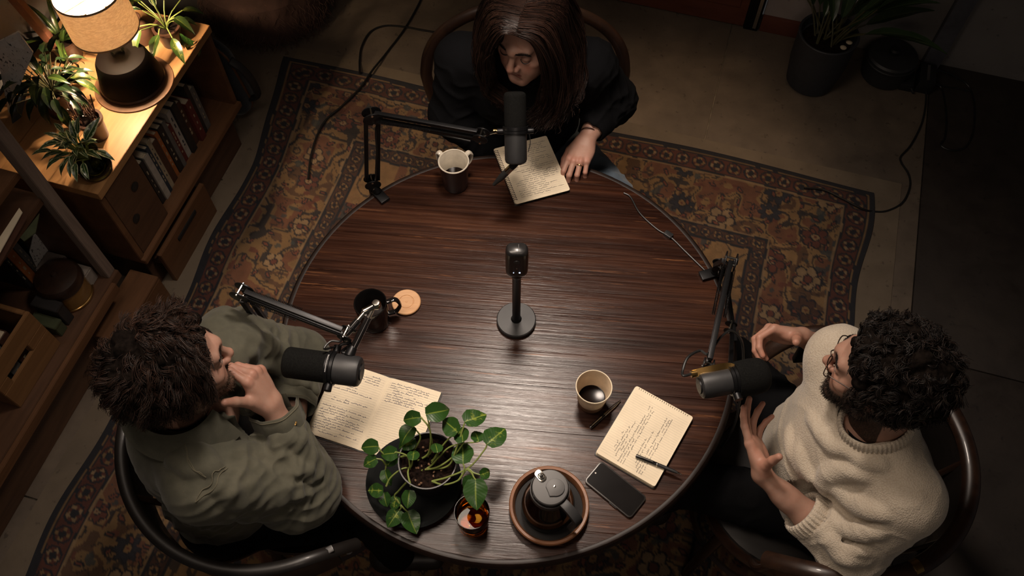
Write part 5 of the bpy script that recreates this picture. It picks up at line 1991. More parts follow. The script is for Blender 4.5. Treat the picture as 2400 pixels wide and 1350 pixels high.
RZ = .020
floor_cable('black cable curling from the wall socket onto the right end of the rug', [(2170, 195, .03), (2170, 240), (2160, 290), (2135, 340), (2112, 366), (2112, 380), (2130, 410), (2132, 440), (2115, 475), (2080, 494), (2050, 496), (2022, 490, RZ), (1975, 466, RZ), (1930, 445, RZ), (1885, 440, RZ)], .0062)
floor_cable('thin black cable looping widely to the right of the wall socket', [(2178, 168, .06), (2200, 165, .05), (2240, 180, .03), (2272, 205), (2284, 250), (2280, 310), (2262, 345), (2230, 352), (2205, 340), (2215, 320), (2218, 270), (2208, 210), (2190, 195, .02)], .0055, .0035)
floor_cable('second black cable trailing across to the outer loop by the wall socket', [(2180, 190, .03), (2215, 203), (2245, 207), (2275, 214, .012)], .0055, .003)
floor_cable('black cable crossing the back left corner of the rug', [(1000, -40), (982, 8), (948, 68), (905, 125), (872, 166, RZ), (845, 205, RZ), (800, 250, RZ), (765, 280, RZ), (742, 320, RZ), (728, 370, RZ), (722, 420, RZ)], .0062, .0045)
floor_cable('black cable making a rounded loop on the concrete left of the tall-backed chair', [(843, 172, RZ), (843, 140), (848, 108), (868, 75), (900, 61), (940, 62), (985, 70), (1030, 78), (1080, 90)], .0062, .0045)
# ------------------------------------------------------------------ sculpting: signed-distance fields -> one skin
class SDF:
    def __init__(s, lo, hi, h):
        s.lo = np.array(lo, float)
        s.h = h
        n = np.ceil((np.array(hi, float) - s.lo) / h).astype(int) + 1
        s.n = n
        s.ax = [s.lo[i] + h * np.arange(n[i]) for i in range(3)]
        s.f = np.full(tuple(n), .2, np.float32)

    def win(s, lo, hi):
        a = np.clip(np.floor((np.array(lo) - s.lo) / s.h).astype(int), 0, s.n - 1)
        b = np.clip(np.ceil((np.array(hi) - s.lo) / s.h).astype(int) + 1, 1, s.n)
        sl = tuple(slice(a[i], b[i]) for i in range(3))
        X = s.ax[0][sl[0]][:, None, None]
        Y = s.ax[1][sl[1]][None, :, None]
        Z = s.ax[2][sl[2]][None, None, :]
        return sl, X, Y, Z

    def _join(s, sl, d, k, sub):
        f = s.f[sl]
        if f.size == 0:
            return
        if sub:
            d = -d
            if k > 0:
                h = np.maximum(k - np.abs(f - d), 0) / k
                r = np.maximum(f, d) + h * h * k * .25
            else:
                r = np.maximum(f, d)
        else:
            if k > 0:
                h = np.maximum(k - np.abs(f - d), 0) / k
                r = np.minimum(f, d) - h * h * k * .25
            else:
                r = np.minimum(f, d)
        s.f[sl] = r

    def cap(s, a, b, ra, rb=None, k=.01, sub=False, sq=None):
        """round cone; sq = (axis, factor) squashes distance along an axis"""
        rb = ra if rb is None else rb
        a, b = np.array(a, float), np.array(b, float)
        m = max(ra, rb) + k + 3 * s.h
        sl, X, Y, Z = s.win(np.minimum(a, b) - m, np.maximum(a, b) + m)
        d = b - a
        L2 = d @ d + 1e-12
        px, py, pz = X - a[0], Y - a[1], Z - a[2]
        t = np.clip((px * d[0] + py * d[1] + pz * d[2]) / L2, 0, 1)
        D = np.sqrt((px - t * d[0]) ** 2 + (py - t * d[1]) ** 2 + (pz - t * d[2]) ** 2) - (ra + (rb - ra) * t)
        s._join(sl, D, k, sub)
        return s

    def chain(s, pts, rad, k=.01, sub=False):
        for i in range(len(pts) - 1):
            s.cap(pts[i], pts[i + 1], rad[i], rad[i + 1], k, sub)
        return s

    def ell(s, c, r, R=None, k=.01, sub=False):
        """ellipsoid, R columns = its axes"""
        c, r = np.array(c, float), np.array(r, float)
        R = np.eye(3) if R is None else np.array(R)
        ext = np.sqrt(((R * r) ** 2).sum(1)) + k + 3 * s.h
        sl, X, Y, Z = s.win(c - ext, c + ext)
        x, y, z = X - c[0], Y - c[1], Z - c[2]
        q = [x * R[0, i] + y * R[1, i] + z * R[2, i] for i in range(3)]
        k0 = np.sqrt(sum((q[i] / r[i]) ** 2 for i in range(3)))
        k1 = np.sqrt(sum((q[i] / r[i] ** 2) ** 2 for i in range(3))) + 1e-9
        s._join(sl, k0 * (k0 - 1) / k1, k, sub)
        return s

    def bite(s, p, n, R, L):
        """saw a limb's end off square: removes a short cylinder that starts at p and runs along n"""
        n = unit(n)
        p = np.array(p, float)
        m = R + L
        sl, X, Y, Z = s.win(p - m, p + m)
        x, y, z = X - p[0], Y - p[1], Z - p[2]
        a = x * n[0] + y * n[1] + z * n[2]
        rr = np.sqrt(np.maximum(x * x + y * y + z * z - a * a, 0)) - R
        s._join(sl, np.maximum(rr, np.abs(a - L / 2) - L / 2), 0, True)
        return s

    def cut(s, p, n):
        """keep the side the normal points away from"""
        n = unit(n)
        X, Y, Z = s.ax[0][:, None, None], s.ax[1][None, :, None], s.ax[2][None, None, :]
        s.f = np.maximum(s.f, (X - p[0]) * n[0] + (Y - p[1]) * n[1] + (Z - p[2]) * n[2]).astype(np.float32)
        return s

    def mesh(s):
        f = s.f
        neg = f < 0
        n = np.array(f.shape) - 1
        cnt = np.zeros(tuple(n), np.int8)
        offs = [(i, j, k) for i in (0, 1) for j in (0, 1) for k in (0, 1)]
        for o in offs:
            cnt += neg[o[0]:n[0] + o[0], o[1]:n[1] + o[1], o[2]:n[2] + o[2]]
        act = (cnt > 0) & (cnt < 8)
        I = np.argwhere(act)
        idx = np.full(tuple(n), -1, np.int64)
        idx[act] = np.arange(len(I))
        C = {o: f[I[:, 0] + o[0], I[:, 1] + o[1], I[:, 2] + o[2]] for o in offs}
        acc = np.zeros((len(I), 3))
        num = np.zeros(len(I))
        for a in offs:
            for ax in range(3):
                if a[ax] == 0:
                    b = list(a)
                    b[ax] = 1
                    fa, fb = C[a], C[tuple(b)]
                    m = (fa < 0) != (fb < 0)
                    t = np.where(m, fa / np.where(np.abs(fa - fb) < 1e-12, 1, fa - fb), 0)
                    p = np.tile(np.array(a, float), (len(I), 1))
                    p[:, ax] += t
                    acc += p * m[:, None]
                    num += m
        V = s.lo + s.h * (I + acc / num[:, None])
        Q = []
        for ax in range(3):
            o1, o2 = [(1, 2), (2, 0), (0, 1)][ax]
            sl0 = [slice(None)] * 3
            sl1 = [slice(None)] * 3
            sl0[ax], sl1[ax] = slice(0, -1), slice(1, None)
            ed = neg[tuple(sl0)] != neg[tuple(sl1)]
            E_ = np.argwhere(ed)
            ok = (E_[:, o1] > 0) & (E_[:, o2] > 0) & (E_[:, o1] < f.shape[o1] - 1) & (E_[:, o2] < f.shape[o2] - 1)
            E_ = E_[ok]
            fl = neg[tuple(E_.T)]
            q = []
            for d1, d2 in ((0, 0), (1, 0), (1, 1), (0, 1)):
                c = E_.copy()
                c[:, o1] -= d1
                c[:, o2] -= d2
                q.append(idx[tuple(c.T)])
            q = np.stack(q, 1)
            q = np.where(fl[:, None], q, q[:, ::-1])
            Q.append(q[:, ::-1] if False else q)
        return V, np.vstack(Q)


def join_meshes(parts):
    V, Q, n = [], [], 0
    for v, q in parts:
        V.append(v)
        Q.append(q + n)
        n += len(v)
    return np.vstack(V), np.vstack(Q)


def relax(V, Q, it=1, lam=.5):
    E_ = np.vstack([Q[:, [0, 1]], Q[:, [1, 2]], Q[:, [2, 3]], Q[:, [3, 0]]])
    deg = np.bincount(E_.ravel(), minlength=len(V)).astype(float)
    for _ in range(it):
        A = np.zeros_like(V)
        for i in range(3):
            A[:, i] = np.bincount(E_[:, 0], V[E_[:, 1], i], len(V)) + np.bincount(E_[:, 1], V[E_[:, 0], i], len(V))
        V = V + lam * (A / deg[:, None] - V)
    return V


def vnormals(V, Q):
    N = np.cross(V[Q[:, 2]] - V[Q[:, 0]], V[Q[:, 3]] - V[Q[:, 1]])
    out = np.zeros_like(V)
    for k in range(4):
        for i in range(3):
            out[:, i] += np.bincount(Q[:, k], N[:, i], len(V))
    return out / (np.linalg.norm(out, axis=1)[:, None] + 1e-12)


def frame(y, z):
    """columns x,y,z with y = forward, z near the given up"""
    y = unit(y)
    z = unit(np.array(z, float) - y * (np.array(z, float) @ y))
    return np.stack([np.cross(y, z), y, z], 1)


def sstep(a, b, x):
    t = np.clip((x - a) / (b - a), 0, 1)
    return t * t * (3 - 2 * t)


# ---- head ----------------------------------------------------------------
def head_sdf(h=.0024, female=False, neck_to=None, neck_r=.055, sz=1.0, look_down=False):
    lo, hi = np.array([-.105, -.15, -.20]), np.array([.105, .145, .15])
    if neck_to is not None:
        lo = np.minimum(lo, np.array(neck_to) - .08)
        hi = np.maximum(hi, np.array(neck_to) + .08)
    s = SDF(lo, hi, h)
    j = .90 if female else 1.0
    s.ell((0, -.018, .040), (.074, .094, .082), k=0)
    s.ell((0, .012, .018), (.068, .078, .080), k=.02)
    s.ell((0, .035, -.040), (.056 * j, .056, .068), k=.025)
    s.cap((0, .030, -.012), (0, .058, -.078), .054 * j, .036 * j, k=.02)
    for x in (-1, 1):
        s.cap((x * .060 * j, -.010, -.030), (x * .050 * j, .010, -.075), .018, .016, k=.02)
        s.cap((x * .050 * j, .010, -.075), (x * .014, .078, -.104), .016, .014, k=.02)
        s.ell((x * .043, .062, -.020), (.024, .022, .018), k=.02)
        s.ell((x * .030, .068, -.055), (.020, .020, .022), k=.02)
    s.cap((-.010, .085, -.104), (.010, .085, -.104), .0135 * j + .001, k=.02)
    if female:
        for x in (-1, 1):
            s.ell((x * .030, .058, -.050), (.029, .028, .036), k=.02)
            s.ell((x * .018, .070, -.082), (.020, .020, .020), k=.02)
    # brow
    s.cap((-.036, .078, .026), (0, .090, .024), .0125 if female else .015, k=.015)
    s.cap((.036, .078, .026), (0, .090, .024), .0125 if female else .015, k=.015)
    # sockets
    for x in (-1, 1):
        s.ell((x * .033, .094, .006), (.019, .016, .011), k=.012, sub=True)
    # nose
    s.cap((0, .088, .016), (0, .113, -.024), .0075, .0095, k=.010)
    s.ell((0, .112, -.029), np.array((.0105, .0115, .0095)) * (.88 if female else 1), k=.008)
    for x in (-1, 1):
        s.ell((x * .0125, .101, -.034), (.0075, .0105, .0075), k=.006)
        s.ell((x * .0055, .107, -.0405), (.0036, .0045, .003), k=.003, sub=True)
    # eyelids over the eyeballs
    for x in (-1, 1):
        s.ell((x * .032, .0765, .005), (.0155, .0145, .0115), k=.004)
        if not look_down:
            s.ell((x * .032, .0915, .0015), (.0105, .006, .0026), k=.002, sub=True)
        else:
            s.ell((x * .032, .0915, -.0035), (.0115, .004, .0011), k=.001, sub=True)
    # philtrum + lips
    s.cap((-.018, .089, -.063), (-.004, .0975, -.0590), .0045, .0060, k=.006)
    s.cap((.018, .089, -.063), (.004, .0975, -.0590), .0045, .0060, k=.006)
    s.cap((-.014, .0905, -.0705), (.014, .0905, -.0705), .0068, k=.006)
    s.cap((-.024, .088, -.0650), (.024, .088, -.0650), .0030, k=.004, sub=True)
    s.cap((-.017, .0985, -.0652), (.017, .0985, -.0652), .0022, k=.003, sub=True)
    s.ell((0, .094, -.0855), (.018, .008, .006), k=.008, sub=True)
    # ears
    for x in (-1, 1):
        Re = np.array(Matrix.Rotation(R_(-18 * x), 3, 'Z') @ Matrix.Rotation(R_(12), 3, 'X'))
        s.ell((x * .0765, -.012, .002), (.0085, .019, .031), Re, k=.006)
        s.ell((x * .0865, -.006, .006), (.006, .011, .020), Re, k=.004, sub=True)
        s.ell((x * .080, -.004, -.026), (.007, .008, .008), k=.006)
    # neck
    if neck_to is not None:
        nt_ = np.array(neck_to, float)
        s.cap((0, -.030, -.045), nt_, neck_r, neck_r * 1.12, k=.025)
        s.cap((0, .02, -.075), nt_ + np.array((0, .03, 0)), .03, .03, k=.03)
    return s


SKIN = {}


def skin_mat(name, base, tint):
    t = NT(name)
    a = t.n('ShaderNodeVertexColor', layer_name='Col')
    v = t.coords()
    f = t.noise(v, 45, 4, .6)
    f2 = t.noise(v, 420, 3, .6)
    col = t.mix(t.math('MULTIPLY', t.ramp(f, [(.35, 0.), (.7, 1.)]), .35), a.outputs[0], tint, 'MULTIPLY')
    t.set(base=col, rough=.52, spec=.4, sss=.12, sssr=(.9, .35, .2), ssss=.006, normal=t.bump(f2, .16, .0012))
    return t.m


def lerp(a, b, w):
    return a * (1 - w[:, None]) + np.array(b) * w[:, None]


def head_colors(V, base, lip, cheek, brow, beard=None, beard_amt=.0, female=False, moust=True, lash=True):
    """own colours of the face: lips, brows, lashes, beard shadow (V in head coordinates)"""
    C = np.tile(np.array(base, float), (len(V), 1))
    x, y, z = V.T
    ax = np.abs(x)
    ch = np.exp(-(((ax - .042) / .020) ** 2 + ((z + .028) / .018) ** 2)) * (y > .03)
    C = lerp(C, cheek, .55 * ch)
    ns = np.exp(-((x / .014) ** 2 + ((z + .028) / .014) ** 2)) * (y > .095)
    C = lerp(C, cheek, .5 * ns)
    er = (ax > .072) * np.exp(-((z) / .03) ** 2)
    C = lerp(C, cheek, .5 * er)
    lp_ = np.exp(-((ax / .021) ** 4 + ((z + .0665) / .0095) ** 4)) * (y > .080)
    C = lerp(C, lip, .9 * sstep(.3, .6, lp_))
    ml = (np.abs(z + .0652) < .0016) * (ax < .021) * (y > .08)
    C = lerp(C, np.array(lip) * .3, .9 * ml)
    zb = .0265 + .006 * np.sin(np.clip((ax - .012) / .04, 0, 1) * 3.0) - .004 * (ax > .045)
    wb = .0042 if not female else .0033
    bw = np.exp(-((z - zb) / wb) ** 2) * sstep(.009, .015, ax) * (1 - sstep(.046, .054, ax)) * (y > .05)
    C = lerp(C, brow, .95 * bw)
    if lash:
        zl = (-.0035 if female else -.0005) + .10 * np.maximum(0, ax - .040)
        ls = np.exp(-((z - zl) / .0018) ** 2) * sstep(.018, .022, ax) * (1 - sstep(.044, .049, ax)) * (y > .07)
        C = lerp(C, (.010, .007, .006), .95 * ls)
        sh = np.exp(-((z - .012) / .006) ** 2) * sstep(.018, .024, ax) * (1 - sstep(.042, .050, ax)) * (y > .07)
        C = lerp(C, np.array(base) * .6, .35 * sh)
    if beard is not None:
        nz = vnoise(V * 900) * .5 + .5
        jaw = sstep(-.040, -.062, z + .25 * np.maximum(0, .05 - y) * 0 + .0 * y) * (y > -.045)
        side = sstep(.030, .055, ax) * sstep(.012, -.030, z) * (y < .055) * (y > -.035)
        mo = np.exp(-((ax / .030) ** 4 + ((z + .052) / .0075) ** 4)) * (y > .07)
        B = np.clip(np.maximum(jaw * (1 - lp_ * 1.1), side) + (mo if moust else 0), 0, 1)
        B *= (1 - sstep(.3, .6, lp_))
        C = lerp(C, beard, np.clip(B * (beard_amt + .35 * (nz - .5)), 0, 1))
    return np.clip(C, 0.001, 1)


# ---- hands -----------------------------------------------------------------
def hand_sdf(s, side, curls, spread, thumb, sc=1.0):
    """side +1 left hand / -1 right hand. wrist at 0, +y fingers, +z back of hand, thumb towards side*x
    curls: 4x3 joint flexions (deg); spread: 4 sideways angles (deg); thumb: 3 points"""
    k = sc
    mcp = [(side * .0290, .088, .0000), (side * .0090, .094, .0040), (-side * .0115, .089, .0025), (-side * .0300, .079, -.0030)]
    lens = [(.043, .026, .0215), (.047, .030, .0225), (.043, .028, .022), (.034, .021, .0195)]
    rad = [(.0098, .0088, .0080, .0068), (.0100, .0090, .0082, .0070), (.0095, .0086, .0078, .0067), (.0085, .0076, .0070, .0060)]
    for i, m in enumerate(mcp):
        s.cap(np.array((m[0] * .45, .008, 0)) * k, np.array((m[0], m[1], m[2] - .001)) * k, .0150 * k, .0112 * k, k=.010 * k)
    s.ell(np.array((0, .050, -.004)) * k, np.array((.040, .050, .0145)) * k, k=.010 * k)
    s.ell(np.array((side * .024, .034, -.012)) * k, np.array((.017, .032, .015)) * k, k=.010 * k)
    s.ell(np.array((-side * .026, .040, -.010)) * k, np.array((.014, .034, .013)) * k, k=.010 * k)
    tips = []
    for i, m in enumerate(mcp):
        p = np.array(m)
        a = R_(spread[i])
        d0 = np.array((math.sin(a), math.cos(a), 0))
        ang = 0
        pts = [p]
        for j in range(3):
            ang += R_(curls[i][j])
            d = d0 * math.cos(ang) + np.array((0, 0, -1)) * math.sin(ang)
            p = p + d * lens[i][j]
            pts.append(p)
        s.ell(np.array(m) * k + np.array((0, -.002, .0045)) * k, np.array((.0088, .011, .0075)) * k, k=.006 * k)   # knuckle
        for j in range(3):
            s.cap(pts[j] * k, pts[j + 1] * k, rad[i][j] * k, rad[i][j + 1] * k, k=.0035 * k)
        tips.append((pts[3] * k, unit(pts[3] - pts[2]), d0, ang))
    th = [np.array(q) * k for q in thumb]
    base = np.array((side * .016, .016, -.008)) * k
    s.cap(base, th[0], .0165 * k, .0132 * k, k=.012 * k)
    s.cap(th[0], th[1], .0125 * k, .0108 * k, k=.005 * k)
    s.cap(th[1], th[2], .0108 * k, .0088 * k, k=.004 * k)
    return tips


def make_hand(W, fwd, dorsal, side, curls, spread, thumb, elbow, r_el, sc=1.0, h=.0021, wrist_r=.0255, base=(.3, .16, .1), warm=(.36, .15, .09)):
    """hand and forearm up to the elbow as one surface; returns world V, Q, colours"""
    F = frame(fwd, dorsal)
    W = np.array(W, float)
    el = (np.array(elbow, float) - W) @ F
    lo = np.minimum(np.array((-.125, -.04, -.125)), el - .055)
    hi = np.maximum(np.array((.125, .215, .085)), el + .055)
    s = SDF(lo, hi, h)
    tips = hand_sdf(s, side, curls, spread, thumb, sc)
    # wrist, oval, then forearm with the muscle swelling near the elbow
    d = unit(el)
    for x in (-1, 1):
        s.cap((x * .010 * sc, .006, -.001), el * .30 + np.array((x * .008, 0, 0)), .0185 * sc, .0235 * sc, k=.016)
    s.cap(el * .25, el * .62, .027 * sc, r_el * .98, k=.02)
    s.cap(el * .62, el, r_el, r_el * .88, k=.02)
    V, Q = s.mesh()
    V = relax(V, Q, 1, .4)
    C = np.tile(np.array(base, float), (len(V), 1))
    # warm knuckles / fingertips / palm
    for tp, dr, d0, ang in tips:
        C = lerp(C, warm, .6 * np.exp(-(np.linalg.norm(V - tp, axis=1) / .014) ** 2))
    for m in ((side * .029, .088, .008), (side * .009, .094, .012), (-side * .0115, .089, .010), (-side * .03, .079, .006)):
        C = lerp(C, warm, .55 * np.exp(-(np.linalg.norm(V - np.array(m) * sc, axis=1) / .011) ** 2))
    palm = sstep(.0, -.012, V[:, 2]) * (V[:, 1] > 0)
    C = lerp(C, np.array(warm) * 1.05, .35 * palm)
    # nails on the dorsal side of each tip
    for tp, dr, d0, ang in tips:
        nrm = d0 * math.sin(ang) + np.array((0, 0, 1)) * math.cos(ang)
        q = tp + nrm * .0055 - dr * .001
        rel = V - q
        u_ = rel @ dr
        w_ = rel @ np.cross(dr, nrm)
        n_ = rel @ nrm
        C = lerp(C, (.42, .25, .19), .8 * ((u_ / .0065) ** 4 + (w_ / .0048) ** 4 < 1) * (np.abs(n_) < .005))
    V = V @ F.T + W
    return V, Q, C


def thumb_pts(side, a, b, c):
    return [(side * a[0], a[1], a[2]), (side * b[0], b[1], b[2]), (side * c[0], c[1], c[2])]


# ---- strands ---------------------------------------------------------------
def strands_mesh(name, paths, r0, r1, mat, parent, n=3, color=None):
    """many thin tapered hair locks as one mesh (paths: S x P x 3)"""
    P = np.asarray(paths, float)
    S, m = P.shape[:2]
    T = np.gradient(P, axis=1)
    T /= np.linalg.norm(T, axis=2)[..., None] + 1e-9
    ref = np.zeros_like(T)
    ref[..., 2] = 1
    flip = np.abs(T[..., 2]) > .92
    ref[flip] = (1, 0, 0)
    A = np.cross(T, ref)
    A /= np.linalg.norm(A, axis=2)[..., None] + 1e-9
    B = np.cross(T, A)
    rad = np.linspace(1, 0, m)[None, :, None] * (r0 - r1) + r1
    rad = rad * (np.random.default_rng(S).uniform(.6, 1.3, (S, 1, 1)))
    ring = [P + rad * (math.cos(2 * math.pi * k / n) * A + math.sin(2 * math.pi * k / n) * B) for k in range(n)]
    V = np.stack(ring, 2).reshape(-1, 3)
    base = (np.arange(S) * m * n)[:, None, None]
    j = np.arange(m - 1)[None, :, None]
    k = np.arange(n)[None, None, :]
    a = base + j * n + k
    b = base + j * n + (k + 1) % n
    Q = np.stack([a, b, b + n, a + n], -1).reshape(-1, 4)
    me = fast_mesh(name, V, Q)
    if color is not None:
        cc = np.repeat(np.asarray(color), m * n, 0)
        set_color(me, cc)
    o = link(name, me, mat, parent, world_m(parent).inverted() if parent is not None else None)
    WM[o.name] = Matrix.Identity(4)
    return o


def hair_mat(name, dark, light, rough=.5):
    t = NT(name)
    a = t.n('ShaderNodeVertexColor', layer_name='Col')
    sep = t.n('ShaderNodeSeparateColor')
    t.l(a.outputs[0], sep.inputs[0])
    t.set(base=t.mix(sep.outputs[0], dark, light), rough=rough, spec=.28)
    return t.m


def world_obj(name, V, Q, mat, parent, C=None):
    me = fast_mesh(name, V, Q)
    if C is not None:
        set_color(me, C)
    o = link(name, me, mat, parent, world_m(parent).inverted() if parent is not None else None)
    WM[o.name] = Matrix.Identity(4)
    return o


def folds(V, N, axis_a, axis_b, amp, freq, seed, twist=.5, mask=None, ridge=1.6):
    """cloth folds running round a limb from a to b: pushed along the normals"""
    a, b = np.array(axis_a, float), np.array(axis_b, float)
    d = b - a
    L = np.linalg.norm(d)
    d = d / L
    t = (V - a) @ d
    rad = V - a - t[:, None] * d
    e1 = unit(np.cross(d, (0.3, .2, 1)))
    e2 = np.cross(d, e1)
    th = np.arctan2(rad @ e2, rad @ e1)
    warp = fbm(V * 9 + seed, 2) * 1.3
    ph = t * freq + twist * np.sin(th + seed) * 2.2 + warp * 2.4
    w = (1 - np.abs(np.sin(ph))) ** ridge
    amp_ = amp * (.55 + .6 * vnoise(V * 11 + seed * 3))
    disp = amp_ * (w - .35)
    m = sstep(-.05, .03, t) * (1 - sstep(L - .03, L + .05, t))
    if mask is not None:
        m = m * mask
    return V + N * (disp * m)[:, None]


def project(V):
    th = R_(PITCH)
    d = V - np.array((0, 0, CAMZ))
    fw = d[:, 1] * math.cos(th) - d[:, 2] * math.sin(th)
    return 1200 + FPX * d[:, 0] / fw, 675 - FPX * (d[:, 1] * math.sin(th) + d[:, 2] * math.cos(th)) / fw, fw


def on_surface(V, N, pts, lift=.0012, rad=9):
    """points of a garment's surface that lie under those photo positions"""
    X, Y, D = project(V)
    out = []
    for x, y in pts:
        m = np.where((np.abs(X - x) < rad) & (np.abs(Y - y) < rad))[0]
        if len(m):
            k = m[np.argmin(D[m])]
            out.append(V[k] + N[k] * lift)
    return out


def swags(s, Vc, Nc, ridges, grooves, k=.016):
    """cloth folds laid on the surface: raised rolls and the creases between them"""
    for sub, group in ((False, ridges), (True, grooves)):
        for r, pts in group:
            sp = spline([(x, y, 0) for x, y in pts], 5 * len(pts))[:, :2]
            P = on_surface(Vc, Nc, sp, r * .35 if sub else -r * .30, 14)
            if len(P) < 3:
                continue
            P = np.array(P)
            for _ in range(2):
                P[1:-1] = (P[:-2] + 2 * P[1:-1] + P[2:]) / 4
            n = len(P)
            rr = r * (.35 + .65 * np.sin(np.pi * (np.arange(n) + .5) / n))
            for i in range(n - 1):
                if np.linalg.norm(P[i + 1] - P[i]) < .05:
                    s.cap(P[i], P[i + 1], rr[i], rr[i + 1], k=.007 if sub else k, sub=sub)
M['scalp_hair'] = plain('scalp_hair', (.007, .005, .004), .95, var=.5, scale=90, spec=.05)
# ---- hair ------------------------------------------------------------------
def scalp_points(n, r, lift=1.0, region=None):
    """random points on the skull with normals (head coordinates)"""
    P = []
    while len(P) < n:
        d = r.normal(size=(n * 3, 3))
        d /= np.linalg.norm(d, axis=1)[:, None]
        rad = np.array((.077, .098, .086)) * lift
        p = d * rad + np.array((0, -.018, .040))
        nn = d / rad
        nn /= np.linalg.norm(nn, axis=1)[:, None]
        m = region(p)
        P += list(zip(p[m], nn[m]))
    P = P[:n]
    return np.array([a for a, b in P]), np.array([b for a, b in P])


def short_hair_region(p, front=.035, top=.078):
    x, y, z = p.T
    ax = np.abs(x)
    crown = (z > top - .25 * np.clip(-y, 0, .2) - .55 * np.clip(.055 - y, 0, .12) * 1.0) & (y < front + .035)
    sides = (ax > .045) & (z > -.012 - .35 * np.clip(-y, 0, .1)) & (y < .026) & ((z > .034) | (y < -.034) | ((y > .004) & (z > -.005)))
    back = (y < -.030) & (z > -.060)
    return crown | sides | back


def hair_cap(F, C, parent, mat, puff=.012, seed=1, h=.0036, lumps=70, front_y=.068, color=.1, sideburn=True, lump_r=.016, down=-.06):
    s = SDF((-.13, -.17, -.12), (.13, .13, .19), h)
    s.ell((0, -.022, .048), (.077 + puff, .096 + puff, .082 + puff), k=0)
    s.ell((0, -.045, .0), (.072 + puff * .7, .075 + puff * .8, .078 + puff), k=.03)
    r = np.random.default_rng(seed)
    P, N = scalp_points(lumps, r, 1.0, lambda p: short_hair_region(p))
    for p, n in zip(P, N):
        s.ell(p + n * (puff + .004), np.array((1, 1, .8)) * lump_r * r.uniform(.7, 1.3), k=.010)
    # open the face and the nape
    s.ell((0, .118, -.020), (.080, .072, .112), k=.012, sub=True)
    s.ell((0, .02, -.125), (.12, .09, .095), k=.012, sub=True)
    s.ell((0, -.03, -.15), (.12, .14, .095 + (down + .06)), k=.012, sub=True)
    for x in (-1, 1):
        s.ell((x * .092, .004, -.012), (.030, .034, .042), k=.008, sub=True)
    V, Q = s.mesh()
    Nn = vnormals(V, Q)
    V = V + Nn * (.0022 * fbm(V * 120 + seed, 2))[:, None]
    W = V @ F.T + C
    world_obj('hair', W, Q, M['scalp_hair'], parent)
    return s


def curly_strands(name, F, C, parent, mat, n, seed, length=(.035, .06), coil=.0065, turns=(1.2, 2.6), droop=.5, base_lift=.012, front=.05, r0=.0016, region=None, fwd_bias=0.0, m=13, clump=9, flow=0.0, lift=.55, face_y=.048):
    r = np.random.default_rng(seed)
    nc = n // clump
    n = nc * clump
    rep = lambda a: np.repeat(a, clump, 0)
    P, N = scalp_points(nc, r, 1.0, region or (lambda p: short_hair_region(p, front)))
    P, N = rep(P), rep(N)
    t = np.linspace(0, 1, m)[None, :, None]
    L = rep(r.uniform(*length, (nc, 1, 1))) * r.uniform(.8, 1.15, (n, 1, 1))
    Nv = N[:, None, :]
    rnd = rep(r.normal(0, 1, (nc, 3))) + r.normal(0, .10, (n, 3))
    P = P + r.normal(0, .0022, (n, 3))
    tan = rnd - N * (rnd * N).sum(1)[:, None]
    tan /= np.linalg.norm(tan, axis=1)[:, None]
    grav = np.tile(np.array((0, fwd_bias, -1.0)), (n, 1))
    grav = grav - N * (grav * N).sum(1)[:, None] * .8
    crown = np.array((0, -.055, .120))
    fl = P - crown
    fl = fl - N * (fl * N).sum(1)[:, None]
    fl /= np.linalg.norm(fl, axis=1)[:, None] + 1e-9
    side_fl = np.stack([np.sign(P[:, 0] + .012) * .8, -.15 + 0 * P[:, 0], .25 + 0 * P[:, 0]], 1)
    fr = sstep(.0, .05, P[:, 1])[:, None]
    fl = fl * (1 - fr) + side_fl * fr
    dirv = (lift * N + (.55 - .35 * flow) * tan + droop * grav + flow * fl)
    dirv /= np.linalg.norm(dirv, axis=1)[:, None]
    D = dirv[:, None, :]
    core = P[:, None, :] + Nv * base_lift * np.minimum(1, t * 5) + D * L * t + grav[:, None, :] * (L * .35 * t ** 2)
    B1 = np.cross(D, Nv + .01)
    B1 /= np.linalg.norm(B1, axis=2)[..., None] + 1e-9
    B2 = np.cross(D, B1)
    w = rep(r.uniform(*turns, (nc, 1, 1))) * 2 * np.pi
    ph = rep(r.uniform(0, 6.28, (nc, 1, 1))) + r.normal(0, .22, (n, 1, 1))
    amp = coil * rep(r.uniform(.6, 1.35, (nc, 1, 1))) * r.uniform(.85, 1.15, (n, 1, 1)) * np.minimum(1, t * 2.2)
    path = core + amp * (np.cos(w * t + ph) * B1 + np.sin(w * t + ph) * B2)
    # keep the face clear
    yy, zz = path[..., 1], path[..., 2]
    lim = face_y + .35 * np.clip(zz - .055, 0, .1)
    path[..., 1] = np.where(yy > lim, lim + (yy - lim) * .22, yy)
    W = path.reshape(-1, 3) @ F.T + C
    col = np.repeat(r.uniform(0, 1, (n, 1)) ** 2, 3, 1)
    return strands_mesh(name, W.reshape(n, m, 3), r0, r0 * .35, mat, parent, 3, col)


